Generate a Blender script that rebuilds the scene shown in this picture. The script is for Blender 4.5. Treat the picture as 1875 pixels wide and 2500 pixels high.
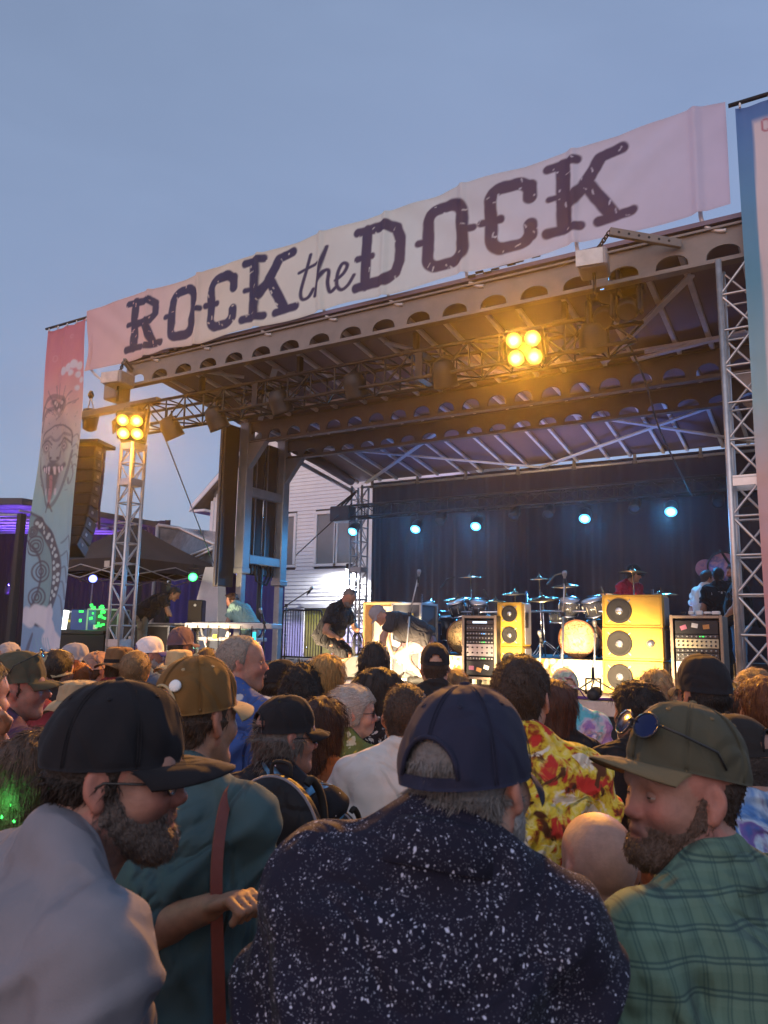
import bpy, math, random
import numpy as np
from mathutils import Vector, Matrix
random.seed(7); RNG = np.random.default_rng(7)
for _o in list(bpy.data.objects): bpy.data.objects.remove(_o)
SC = bpy.context.scene; COL = SC.collection
# ------------------------------------------------------------------ camera
YAW = math.radians(30.7); PITCH = math.radians(9.0); ROLL = math.radians(-1.05)
CAM = np.array([0, 0, 1.8]); FPX = 1878.0; PW, PH = 1875.0, 2500.0
_h = np.array([-math.sin(YAW), math.cos(YAW), 0]); _r = np.array([math.cos(YAW), math.sin(YAW), 0]); _u = np.array([0, 0, 1.0])
CF = _h*math.cos(PITCH) + _u*math.sin(PITCH); _cu = _u*math.cos(PITCH) - _h*math.sin(PITCH)
CR = _r*math.cos(ROLL) - _cu*math.sin(ROLL); CU = _cu*math.cos(ROLL) + _r*math.sin(ROLL)
cam = bpy.data.cameras.new('camera'); cam.sensor_fit = 'VERTICAL'; cam.sensor_height = 36; cam.sensor_width = 27
cam.lens = FPX/PH*36; cam.clip_start = 0.05; cam.clip_end = 3000
cam.dof.use_dof = True; cam.dof.focus_distance = 9.0; cam.dof.aperture_fstop = 10
camo = bpy.data.objects.new('camera', cam); COL.objects.link(camo)
camo.matrix_world = Matrix(((CR[0], CU[0], -CF[0], CAM[0]), (CR[1], CU[1], -CF[1], CAM[1]), (CR[2], CU[2], -CF[2], CAM[2]), (0, 0, 0, 1)))
SC.camera = camo
# ------------------------------------------------------------------ dusk sky
W = bpy.data.worlds.new('World'); SC.world = W; W.use_nodes = True
nt = W.node_tree; bg = nt.nodes['Background']
sky = nt.nodes.new('ShaderNodeTexSky'); sky.sky_type = 'NISHITA'; sky.sun_disc = False
sky.sun_elevation = math.radians(4.0); sky.sun_rotation = math.radians(200); sky.altitude = 0
sky.air_density = 1.0; sky.dust_density = 1.0; sky.ozone_density = 3.0
tint = nt.nodes.new('ShaderNodeMix'); tint.data_type = 'RGBA'; tint.blend_type = 'MULTIPLY'; tint.inputs['Factor'].default_value = 1
tint.inputs['B'].default_value = (1.35, .9, 1.1, 1)
nt.links.new(sky.outputs[0], tint.inputs['A']); nt.links.new(tint.outputs['Result'], bg.inputs['Color'])
bg.inputs['Strength'].default_value = 0.12
bg2 = nt.nodes.new('ShaderNodeBackground'); bg2.inputs['Color'].default_value = (.205, .268, .375, 1); bg2.inputs['Strength'].default_value = 1   # even dusk veil of thin cloud
wtc = nt.nodes.new('ShaderNodeTexCoord'); wno = nt.nodes.new('ShaderNodeTexNoise'); wno.inputs['Scale'].default_value = 2.2; wno.inputs['Detail'].default_value = 5; wno.inputs['Distortion'].default_value = .6
wmp = nt.nodes.new('ShaderNodeMapping'); wmp.inputs['Scale'].default_value = (1, 1, 3); wmr = nt.nodes.new('ShaderNodeMapRange'); wmr.inputs[1].default_value = .3; wmr.inputs[2].default_value = .7; wmr.inputs[3].default_value = .93; wmr.inputs[4].default_value = 1.07
nt.links.new(wtc.outputs['Generated'], wmp.inputs[0]); nt.links.new(wmp.outputs[0], wno.inputs['Vector']); nt.links.new(wno.outputs['Fac'], wmr.inputs[0]); nt.links.new(wmr.outputs[0], bg2.inputs['Strength'])
ads = nt.nodes.new('ShaderNodeAddShader'); nt.links.new(bg.outputs[0], ads.inputs[0]); nt.links.new(bg2.outputs[0], ads.inputs[1])
nt.links.new(ads.outputs[0], nt.nodes['World Output'].inputs['Surface'])
# last glow of the sun, low behind the crowd
sl = bpy.data.lights.new('sun', 'SUN'); sl.energy = 0.85; sl.angle = math.radians(60); sl.color = (1, .84, .78)
slo = bpy.data.objects.new('sun', sl); COL.objects.link(slo); slo.rotation_euler = (math.radians(66), 0, math.radians(18))
vs = SC.view_settings; vs.view_transform = 'Standard'; vs.look = 'None'; vs.exposure = 0; vs.gamma = 1; vs.use_curve_mapping = False
SC.cycles.use_denoising = True
SC.cycles.max_bounces = 6; SC.cycles.diffuse_bounces = 3; SC.cycles.glossy_bounces = 3; SC.cycles.transmission_bounces = 4; SC.cycles.volume_bounces = 0
SC.cycles.sample_clamp_indirect = 4.0; SC.cycles.caustics_reflective = False; SC.cycles.caustics_refractive = False

# ------------------------------------------------------------------ helpers: photo pixel -> point
def ray(x, y): return CF + CR*(x-PW/2)/FPX - CU*(y-PH/2)/FPX
def atY(x, y, Y): v = ray(x, y); return CAM + v*(Y/v[1])
def atX(x, y, X): v = ray(x, y); return CAM + v*(X/v[0])
def atZ(x, y, Z): v = ray(x, y); return CAM + v*((Z-CAM[2])/v[2])
def atD(x, y, D): return CAM + ray(x, y)*D
DECK = 1.15
# ------------------------------------------------------------------ helpers: objects
def tag(o, label=None, cat=None, group=None, kind=None):
    if label: o['label'] = label
    if cat: o['category'] = cat
    if group: o['group'] = group
    if kind: o['kind'] = kind
    return o
def empty(name, loc, rz=0, label=None, cat=None, group=None):
    o = bpy.data.objects.new(name, None); COL.objects.link(o); o.empty_display_size = .1
    o.location = Vector([float(a) for a in loc]); o.rotation_euler = (0, 0, rz)
    return tag(o, label, cat, group)
def link(name, me, mat=None, parent=None):
    o = bpy.data.objects.new(name, me); COL.objects.link(o)
    if mat is not None and len(me.materials) == 0:
        for m in (mat if isinstance(mat, (list, tuple)) else [mat]): me.materials.append(m)
    if parent is not None: o.parent = parent
    return o
def np_mesh(name, V, F, smooth=True, colors=None):
    """V (n,3), F (m,3|4) arrays"""
    me = bpy.data.meshes.new(name); V = np.asarray(V, np.float32); F = np.asarray(F, np.int32)
    n, m, k = len(V), len(F), F.shape[1]
    me.vertices.add(n); me.vertices.foreach_set('co', V.ravel())
    me.loops.add(m*k); me.loops.foreach_set('vertex_index', F.ravel())
    me.polygons.add(m); me.polygons.foreach_set('loop_start', np.arange(0, m*k, k, dtype=np.int32))
    me.polygons.foreach_set('use_smooth', np.full(m, smooth))
    if colors is not None:
        a = me.color_attributes.new('Col', 'FLOAT_COLOR', 'POINT')
        c = np.ones((n, 4), np.float32); c[:, :3] = colors; a.data.foreach_set('color', c.ravel())
    me.update(calc_edges=True); me.validate(); return me
class MB:
    def __init__(s, off=None): s.v = []; s.f = []; s.sm = []; s.off = Vector((0, 0, 0)) if off is None else Vector([float(a) for a in off])
    def add(s, vs, fs, smooth=False):
        b = len(s.v); s.v += [Vector([float(c) for c in v]) - s.off for v in vs]; s.f += [tuple(b+i for i in f) for f in fs]; s.sm += [smooth]*len(fs); return s
    def box(s, c, d, R=None, bev=0):
        """centre, full dims, optional 3x3 rotation; bevelled corners optional"""
        c = Vector([float(a) for a in c]); hx, hy, hz = [a/2 for a in d]
        if not bev:
            vs = [Vector((x*hx, y*hy, z*hz)) for z in (-1, 1) for y in (-1, 1) for x in (-1, 1)]
            fs = [(0, 2, 3, 1), (4, 5, 7, 6), (0, 1, 5, 4), (2, 6, 7, 3), (0, 4, 6, 2), (1, 3, 7, 5)]
        else:
            b = min(bev, hx*.9, hy*.9, hz*.9); vs = []; idx = {}
            for z in (-1, 1):
                for y in (-1, 1):
                    for x in (-1, 1):
                        for a in range(3):
                            p = [x*hx, y*hy, z*hz]
                            for k, (sg, hh) in enumerate(((x, hx), (y, hy), (z, hz))):
                                if k != a: p[k] = sg*(hh-b)
                            idx[(x, y, z, a)] = len(vs); vs.append(Vector(p))
            I = idx; fs = []
            for sg in (-1, 1):
                fx = [(sg, -1, -1, 0), (sg, 1, -1, 0), (sg, 1, 1, 0), (sg, -1, 1, 0)]; fy = [(-1, sg, -1, 1), (-1, sg, 1, 1), (1, sg, 1, 1), (1, sg, -1, 1)]; fz = [(-1, -1, sg, 2), (1, -1, sg, 2), (1, 1, sg, 2), (-1, 1, sg, 2)]
                for q in (fx, fy, fz):
                    f = [I[k] for k in q]; fs.append(tuple(f if sg > 0 else f[::-1]))
            for y in (-1, 1):
                for z in (-1, 1):
                    fs.append((I[(-1, y, z, 1)], I[(1, y, z, 1)], I[(1, y, z, 2)], I[(-1, y, z, 2)])[::(1 if y*z > 0 else -1)])
            for x in (-1, 1):
                for z in (-1, 1):
                    fs.append((I[(x, -1, z, 0)], I[(x, 1, z, 0)], I[(x, 1, z, 2)], I[(x, -1, z, 2)])[::(1 if x*z < 0 else -1) * -1])
            for x in (-1, 1):
                for y in (-1, 1):
                    fs.append((I[(x, y, -1, 0)], I[(x, y, 1, 0)], I[(x, y, 1, 1)], I[(x, y, -1, 1)])[::(1 if x*y > 0 else -1)])
                    for z in (-1, 1): fs.append((I[(x, y, z, 0)], I[(x, y, z, 1)], I[(x, y, z, 2)])[::(1 if x*y*z > 0 else -1)])
        if R is not None: vs = [R @ v for v in vs]
        return s.add([c+v for v in vs], fs)
    def tube(s, pts, r, n=8, cap=True, closed=False):
        pts = [Vector([float(a) for a in p]) for p in pts]; m = len(pts)
        rs = r if isinstance(r, (list, tuple)) else [r]*m
        vs = []; fs = []; prev = None
        for i, p in enumerate(pts):
            if closed: t = pts[(i+1) % m]-pts[i-1]
            else: t = (pts[min(i+1, m-1)]-pts[max(i-1, 0)])
            t.normalize()
            if prev is None: a = t.orthogonal().normalized()
            else:
                a = prev - t*prev.dot(t)
                a = a.normalized() if a.length > 1e-6 else t.orthogonal().normalized()
            prev = a; b = t.cross(a)
            vs += [p + (a*math.cos(k*2*math.pi/n)+b*math.sin(k*2*math.pi/n))*rs[i] for k in range(n)]
        for i in range(m-1 + (1 if closed else 0)):
            j = (i+1) % m
            fs += [(i*n+k, i*n+(k+1) % n, j*n+(k+1) % n, j*n+k) for k in range(n)]
        s.add(vs, fs, True)
        if cap and not closed:
            b = len(s.v)-len(vs); s.f += [tuple(b+k for k in range(n))[::-1], tuple(b+(m-1)*n+k for k in range(n))]; s.sm += [False]*2
        return s
    def lathe(s, c, prof, n=24, R=None, smooth=True, cap=True):
        """profile [(r, z)] about local z through c"""
        c = Vector([float(a) for a in c]); vs = []; fs = []
        for (r, z) in prof:
            for k in range(n):
                v = Vector((r*math.cos(2*math.pi*k/n), r*math.sin(2*math.pi*k/n), z)); vs.append(c+(R @ v if R is not None else v))
        for i in range(len(prof)-1): fs += [(i*n+k, i*n+(k+1) % n, (i+1)*n+(k+1) % n, (i+1)*n+k) for k in range(n)]
        if cap: fs.append(tuple(range(n))[::-1]); m = len(prof)-1; fs.append(tuple(m*n+k for k in range(n)))
        return s.add(vs, fs, smooth)
    def prism(s, poly, axis, a0, a1):
        """2D polygon extruded along axis 0/1/2 from a0 to a1 (polygon in the other two axes in order)"""
        def mk(p, a):
            q = list(p); q.insert(axis, a); return q
        n = len(poly); vs = [mk(p, a0) for p in poly]+[mk(p, a1) for p in poly]
        fs = [tuple(range(n)), tuple(range(n, 2*n))[::-1]]+[(i, i+n, (i+1) % n+n, (i+1) % n) for i in range(n)]
        return s.add(vs, fs)
    def mesh(s, name):
        me = bpy.data.meshes.new(name); me.from_pydata([tuple(v) for v in s.v], [], s.f)
        me.polygons.foreach_set('use_smooth', s.sm); me.update(); return me
    def build(s, name, mat, parent=None):
        me = s.mesh(name)
        if True:
            import bmesh
            bm = bmesh.new(); bm.from_mesh(me); bmesh.ops.recalc_face_normals(bm, faces=bm.faces); bm.to_mesh(me); bm.free()
        return link(name, me, mat, parent)
def rot_to(d, up=(0, 0, 1)):
    """3x3 with local z along d"""
    z = Vector([float(a) for a in d]).normalized(); u = Vector(up)
    if abs(z.dot(u)) > .98: u = Vector((0, 1, 0))
    x = u.cross(z).normalized(); y = z.cross(x); return Matrix((x, y, z)).transposed()
# ------------------------------------------------------------------ helpers: materials
_M = {}
def nodes(m): return m.node_tree.nodes, m.node_tree.links
def ramp(N, stops, interp='LINEAR'):
    r = N.new('ShaderNodeValToRGB'); r.color_ramp.interpolation = interp; e = r.color_ramp.elements
    while len(e) < len(stops): e.new(.5)
    for k, (p, c) in enumerate(stops): e[k].position = p; e[k].color = (*c[:3], 1)
    return r
def mat(name, col=(.5, .5, .5), rough=.6, metal=0, var=.25, vscale=6, bump=.15, bscale=60, vcol=False, sheen=0, spec=.5, emit=None, trans=0, sss=0):
    """principled material with broken-up colour, roughness and a little relief"""
    if name in _M: return _M[name]
    m = bpy.data.materials.new(name); m.use_nodes = True; N, L = nodes(m); b = N['Principled BSDF']; _M[name] = m
    b.inputs['Roughness'].default_value = rough; b.inputs['Metallic'].default_value = metal; b.inputs['Specular IOR Level'].default_value = spec
    if sheen: b.inputs['Sheen Weight'].default_value = sheen
    tc = N.new('ShaderNodeTexCoord')
    n1 = N.new('ShaderNodeTexNoise'); n1.inputs['Scale'].default_value = vscale; n1.inputs['Detail'].default_value = 6; n1.inputs['Roughness'].default_value = .65
    L.new(tc.outputs['Object'], n1.inputs['Vector'])
    mr = N.new('ShaderNodeMapRange'); mr.inputs[1].default_value = .25; mr.inputs[2].default_value = .75; mr.inputs[3].default_value = 1-var; mr.inputs[4].default_value = 1+var
    L.new(n1.outputs['Fac'], mr.inputs[0])
    mx = N.new('ShaderNodeMix'); mx.data_type = 'RGBA'; mx.blend_type = 'MULTIPLY'; mx.inputs['Factor'].default_value = 1
    if vcol:
        ca = N.new('ShaderNodeVertexColor'); ca.layer_name = 'Col'; L.new(ca.outputs['Color'], mx.inputs['A'])
    else: mx.inputs['A'].default_value = (*col, 1)
    L.new(mr.outputs[0], mx.inputs['B']); L.new(mx.outputs['Result'], b.inputs['Base Color'])
    m['mixnode'] = mx.name
    r2 = N.new('ShaderNodeMapRange'); r2.inputs[3].default_value = max(.02, rough-.12); r2.inputs[4].default_value = min(1, rough+.12)
    L.new(n1.outputs['Fac'], r2.inputs[0]); L.new(r2.outputs[0], b.inputs['Roughness'])
    if bump:
        n2 = N.new('ShaderNodeTexNoise'); n2.inputs['Scale'].default_value = bscale; n2.inputs['Detail'].default_value = 4
        L.new(tc.outputs['Object'], n2.inputs['Vector'])
        bp = N.new('ShaderNodeBump'); bp.inputs['Strength'].default_value = bump; bp.inputs['Distance'].default_value = .01
        L.new(n2.outputs['Fac'], bp.inputs['Height']); L.new(bp.outputs[0], b.inputs['Normal'])
    if emit: b.inputs['Emission Color'].default_value = (*emit[0], 1); b.inputs['Emission Strength'].default_value = emit[1]
    if trans: b.inputs['Transmission Weight'].default_value = trans
    if sss:
        b.inputs['Subsurface Weight'].default_value = sss; b.inputs['Subsurface Radius'].default_value = (.012, .005, .003); b.inputs['Subsurface Scale'].default_value = 1
    return m
def color_in(m):
    """socket of the base colour multiplier, for pattern materials"""
    return m.node_tree.nodes[m['mixnode']].inputs['A']
def emis(name, col, s, edge=None):
    """glowing lens: hot centre, coloured rim (object space radius in the lens plane)"""
    if name in _M: return _M[name]
    m = bpy.data.materials.new(name); m.use_nodes = True; N, L = nodes(m); N.remove(N['Principled BSDF']); _M[name] = m
    e = N.new('ShaderNodeEmission'); e.inputs[0].default_value = (*col, 1); e.inputs[1].default_value = s
    if edge:
        tc = N.new('ShaderNodeTexCoord'); ln = N.new('ShaderNodeVectorMath'); ln.operation = 'LENGTH'; L.new(tc.outputs['Object'], ln.inputs[0])
        mr = N.new('ShaderNodeMapRange'); mr.inputs[1].default_value = edge*.35; mr.inputs[2].default_value = edge*1.05; mr.inputs[3].default_value = s; mr.inputs[4].default_value = s*.12
        mr.interpolation_type = 'SMOOTHSTEP'; L.new(ln.outputs['Value'], mr.inputs[0]); L.new(mr.outputs[0], e.inputs[1])
    L.new(e.outputs[0], N['Material Output'].inputs[0]); return m
def lamp(name, kind, loc, target, energy, col, size=.1, spot=60, blend=.5, parent=None):
    l = bpy.data.lights.new(name, kind); l.energy = energy; l.color = col
    if kind == 'SPOT': l.spot_size = math.radians(spot); l.spot_blend = blend
    if kind in ('SPOT', 'POINT'): l.shadow_soft_size = size
    o = bpy.data.objects.new(name, l); COL.objects.link(o)
    o.rotation_euler = (Vector([float(a) for a in target])-Vector([float(a) for a in loc])).to_track_quat('-Z', 'Y').to_euler()
    o.location = Vector([float(a) for a in loc]) - (parent.location if parent is not None else Vector((0, 0, 0)))
    if parent is not None: o.parent = parent
    return o
ALU = mat('aluminium', (.55, .54, .53), .42, .85, .2, 9, .05)
ALUD = mat('dull_aluminium', (.42, .42, .43), .55, .6, .25, 5, .08)
BEIGE = mat('primed_steel', (.21, .19, .175), .55, .1, .22, 3, .08)
BLK = mat('black_steel', (.018, .018, .02), .5, .2, .3, 8, .08)
BLKP = mat('black_plastic', (.02, .02, .022), .42, 0, .25, 12, .1)
RUB = mat('black_rubber', (.015, .015, .015), .8, 0, .2, 10, .1)
WHT = mat('white_paint', (.78, .78, .76), .5, 0, .08, 3, .05)
CHROME = mat('chrome', (.75, .76, .78), .18, 1, .08, 12, 0)
GAL = mat('galvanised_pipe', (.5, .5, .52), .4, .7, .2, 8, .05)
# ================================================================== ground
GR = mat('asphalt', (.05, .05, .052), .85, 0, .3, 4, .4, 90)
g = MB(); g.add([(-140, -40, 0), (60, -40, 0), (60, 160, 0), (-140, 160, 0)], [(0, 1, 2, 3)])
tag(g.build('ground', GR), kind='structure')
# ================================================================== mobile stage
XL, XR = -9.30, -0.69            # truss / mast lines
SO = Vector((-5.0, 8.1, 0))
stage = empty('mobile_stage', SO, 0, 'mobile concert stage with flat beamed roof, steel masts and raised deck', 'stage')
DK = mat('worn_deck_ply', (.16, .12, .10), .6, 0, .35, 5, .12)
for i in range(8):
    x0 = -9.6+i*1.16
    MB(SO).box((x0+.576, 11.43, DECK-.03), (1.148, 6.5, .06), bev=.006).build('deck_panel', DK, stage)
MB(SO).box((-4.96, 8.14, DECK-.07), (9.3, .07, .15), bev=.008).build('edge_rail', ALU, stage)
SK = mat('black_skirt', (.02, .02, .022), .9, 0, .2, 4, .2)
n = 240; vs = []; fs = []
for i in range(n+1):
    x = -9.6+9.3*i/n; y = 8.15+.03*math.sin(i*.9)+.015*math.sin(i*2.3)
    vs += [(x, y, .02), (x, y*.999+.01, DECK-.14)]
for i in range(n): fs.append((2*i, 2*i+2, 2*i+3, 2*i+1))
MB(SO).add(vs, fs, True).build('deck_skirt', SK, stage)
def pierced_beam(y, z0, h, x0, x1, m, hole=.30, pitch=.425, hh=.16, name='roof_beam'):
    """steel roof beam: web pierced by arched holes, flanges top and bottom"""
    b = MB(SO); t = .03; n = int((x1-x0)/pitch); p = (x1-x0)/n; zb = z0+.035
    for i in range(n):
        a = x0+i*p; c = a+p/2; top = z0+h-.02; hb = zb+.035
        arc = [(c+hole/2*math.cos(th), hb+hh*math.sin(th)**.75 if math.sin(th) > 0 else hb) for th in np.linspace(0, math.pi, 11)]
        outer = []
        for th in np.linspace(0, math.pi, 11):
            dx, dz = math.cos(th), math.sin(th)
            k = min(p/2/max(abs(dx), 1e-6), (top-hb)/max(dz, 1e-6)); outer.append((c+dx*k, hb+dz*k))
        for yy in (y-t/2, y+t/2):
            vs = [(q[0], yy, q[1]) for q in arc]+[(q[0], yy, q[1]) for q in outer]
            fs = [(k, k+1, 11+k+1, 11+k) for k in range(10)]
            b.add(vs, fs)
            b.add([(a, yy, zb-.01), (a+p, yy, zb-.01), (a+p, yy, hb), (a, yy, hb)], [(0, 1, 2, 3)])
            for cx in ((a, outer[7][0] if 0 else a), ): pass
            b.add([(outer[0][0], yy, hb), (outer[0][0], yy, top), outer[0] and (c+p/2, yy, top)], []) if 0 else None
            # corners left by the ray fan
            crn = [k for k in range(10) if outer[k][1] < top-1e-4 and outer[k+1][1] >= top-1e-4]
            for k in range(10):
                o0, o1 = outer[k], outer[k+1]
                if abs(o0[0]-o1[0]) > 1e-5 and abs(o0[1]-o1[1]) > 1e-5:
                    cx = o0[0] if abs(o0[0]-c) > abs(o1[0]-c) else o1[0]
                    b.add([(o0[0], yy, o0[1]), (cx, yy, top), (o1[0], yy, o1[1])], [(0, 1, 2)])
        vs = [(q[0], y-t/2, q[1]) for q in arc]+[(q[0], y+t/2, q[1]) for q in arc]
        b.add(vs, [(k, k+1, 12+k, 11+k) for k in range(10)]+[(0, 11, 21, 10)])
    b.box(((x0+x1)/2, y, z0+h-.012), (x1-x0, .11, .024)); b.box(((x0+x1)/2, y, z0+.018), (x1-x0, .12, .022))
    return b.build(name, m, stage)
pierced_beam(8.0, 5.56, .40, -9.55, -.55, BEIGE, .33, .475, .135)
RUST = mat('tan_primer', (.14, .118, .105), .55, .1, .2, 3, .08)
pierced_beam(10.65, 5.22, .42, XL, XR, RUST)
pierced_beam(11.75, 5.14, .40, XL, XR, RUST, hh=.11)
# roof skins (front wing, centre, rear wing), each a thin ribbed sheet seen from below
SKIN = mat('roof_skin', (.16, .125, .175), .5, .1, .2, 1.5, .05)
RIBW = mat('roof_rib', (.74, .72, .76), .45, .0, .15, 6, .05)
def skin(y0, z0, y1, z1, x0=-9.6, x1=-.5):
    MB(SO).add([(x0, y0, z0), (x1, y0, z0), (x1, y1, z1), (x0, y1, z1), (x0, y0, z0+.05), (x1, y0, z0+.05), (x1, y1, z1+.05), (x0, y1, z1+.05)],
               [(0, 1, 2, 3), (4, 5, 6, 7), (0, 1, 5, 4), (1, 2, 6, 5), (2, 3, 7, 6), (3, 0, 4, 7)]).build('roof_panel', SKIN, stage)
skin(7.95, 6.0, 10.66, 5.68); skin(10.67, 5.67, 11.74, 5.60); skin(11.76, 5.60, 14.55, 5.22)
def bar(p, q, w, h, m, name, parent, off=SO):
    """rectangular bar from p to q: width w across, height h"""
    p, q = Vector(p), Vector(q); d = q-p; z = d.normalized(); u = Vector((0, 0, 1))
    if abs(z.dot(u)) > .95: u = Vector((0, 1, 0))
    x = u.cross(z).normalized(); y = z.cross(x); R = Matrix((x, y, z)).transposed()
    return MB(off).box((p+q)/2, (w, h, d.length), R, min(w, h)*.12).build(name, m, parent)
for i in range(18):
    x = -9.25+i*.502+(.05 if i % 2 else -.04)
    bar((x, 8.06, 5.955), (x, 10.60, 5.645), .06, .06, RIBW, 'roof_rib', stage)
    bar((x+.1, 10.72, 5.625), (x+.1, 11.69, 5.56), .06, .06, RIBW, 'roof_rib', stage)
    bar((x+.05, 11.82, 5.545), (x+.05, 14.40, 5.175), .055, .06, RIBW, 'roof_rib', stage)
for k, (y, z) in enumerate(((8.55, 5.86), (8.66, 5.84))):
    if k == 0:
        for a, b in ((-9.2, -7.6), (-7.3, -5.6), (-5.3, -3.5), (-3.3, -1.9), (-1.5, -.8)): bar((a, y, z), (b, y, z), .05, .045, RIBW, 'cable_rail', stage)
for a, b in ((-9.0, -7.9), (-7.75, -6.3), (-6.2, -4.95), (-4.8, -3.6), (-3.5, -.7)):
    for dy in (0, .07): bar((a, 10.2+dy, 5.62-dy*.1), (b, 10.2+dy, 5.62-dy*.1), .035, .04, RIBW, 'cable_rail', stage)
for p, q in (((-8.9, 11.9, 5.42), (-4.9, 14.3, 5.09)), ((-4.9, 14.3, 5.10), (-.8, 12.0, 5.41)), ((-5.2, 8.7, 5.78), (-3.9, 10.3, 5.58)), ((-8.8, 10.4, 5.57), (-7.2, 8.8, 5.77)), ((-1.2, 8.6, 5.79), (-2.6, 10.3, 5.58)), ((-8.9, 14.2, 5.10), (-6.0, 12.0, 5.41)), ((-3.6, 12.0, 5.41), (-.9, 14.2, 5.10)), ((-2.2, 10.4, 5.57), (-.8, 10.1, 5.60)), ((-8.6, 8.3, 5.83), (-7.9, 8.9, 5.77))):
    bar(p, q, .09, .03, RIBW, 'wind_brace', stage)
MB(SO).tube([(-9.2, 14.45, 5.06), (-.6, 14.45, 5.06)], .026, 8).build('rear_pipe', GAL, stage)
for i in range(8):
    x = -8.9+i*1.15; MB(SO).box((x, 14.45, 5.13), (.05, .07, .16), bev=.01).box((x, 14.45, 5.05), (.09, .09, .05), bev=.01).build('pipe_clamp', BEIGE, stage)
# rolled tarp and side edge of the rear wing
MB(SO).tube([(-9.42, 11.9, 5.33), (-9.42, 13.2, 5.15), (-9.42, 14.5, 4.98)], .045, 8).build('edge_pipe', GAL, stage)
MB(SO).tube([(-9.3, 12.0, 5.45), (-9.27, 12.9, 5.36), (-9.3, 14.2, 5.17)], [.09, .11, .1], 10).build('rolled_tarp', BLKP, stage)
# masts: two at each end, with gussets, cross tubes, folded side panels and a hydraulic ram
BLUEG = mat('grey_mast_steel', (.40, .41, .42), .45, .3, .18, 4, .06)
for xs, sg in ((XL, 1), (XR+.15, -1)):
    for y, zb, zt in ((10.65, 2.86, 5.62), (11.75, 2.70, 5.52)):
        MB(SO).box((xs, y, (zb+zt)/2), (.20, .20, zt-zb), bev=.012).box((xs, y, zb+.02), (.23, .23, .1), bev=.01).build('mast_sleeve', BLUEG, stage)
        MB(SO).box((xs, y, (DECK+zb)/2), (.13, .13, zb-DECK+.2), bev=.012).box((xs, y, DECK+.03), (.3, .3, .04)).build('mast_leg', ALUD, stage)
        b = MB(SO)
        b.prism([(xs+sg*.10, 5.30), (xs+sg*.55, 5.30), (xs+sg*.52, 5.18), (xs+sg*.10, 4.72)][::1], 1, y-.055, y+.055) if 0 else None
        gx = [(xs+sg*.101, zt-.36), (xs+sg*.50, zt-.36), (xs+sg*.101, zt-.86)]
        b.add([(a, y-.06, c) for a, c in gx]+[(a, y+.06, c) for a, c in gx], [(0, 1, 2), (3, 5, 4), (0, 2, 5, 3), (2, 1, 4, 5), (0, 3, 4, 1)])
        b.build('gusset', BLUEG, stage)
        if sg > 0 and y < 11:
            gx = [(xs-.101, zt-.06), (xs-.34, zt-.06), (xs-.101, zt-.62)]
            MB(SO).add([(a, y-.05, c) for a, c in gx]+[(a, y+.05, c) for a, c in gx], [(0, 1, 2), (3, 5, 4), (0, 2, 5, 3), (2, 1, 4, 5), (0, 3, 4, 1)]).build('gusset', RUST, stage)
    for z, hh in ((4.35, .17), (3.10, .17)):
        MB(SO).box((xs+sg*.02, 11.2, z), (.14, .90, hh), bev=.015).build('cross_tube', BLUEG, stage)
    for k in range(3):
        MB(SO).box((xs-sg*.06, 10.84+k*.32, 4.1), (.03, .30, 2.55), bev=.006).build('folded_panel', BLK, stage)
        MB(SO).box((xs-sg*.035, 10.99+k*.32, 4.1), (.03, .025, 2.5)).build('panel_rib', ALUD, stage)
    MB(SO).box((xs-.1*sg, 10.30, 4.05), (.05, .46, 2.95), bev=.01).build('folded_panel', BLK, stage)
    for yy in (10.04, 10.11): MB(SO).box((xs-.07*sg, yy, 4.05), (.05, .025, 2.98), bev=.005).build('panel_rib', BEIGE, stage)
    MB(SO).tube([(xs+.03*sg, 11.15, 5.3), (xs+.03*sg, 11.15, 2.9)], .018, 8).build('hydraulic_rod', CHROME, stage)
    MB(SO).tube([(xs+.03*sg, 11.15, 2.95), (xs+.03*sg, 11.15, DECK)], .05, 10).build('hydraulic_ram', BLKP, stage)
    for k in range(2):
        MB(SO).tube([(xs+.05*sg, 10.95+.1*k, 3.02), (xs+.06*sg, 11.0+.1*k, 2.72), (xs+.06*sg, 11.2+.1*k, 2.66), (xs+.05*sg, 11.35+.1*k, 2.85), (xs+.05*sg, 11.33+.1*k, 3.05)], .022, 6).build('hose', RUB, stage)
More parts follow.
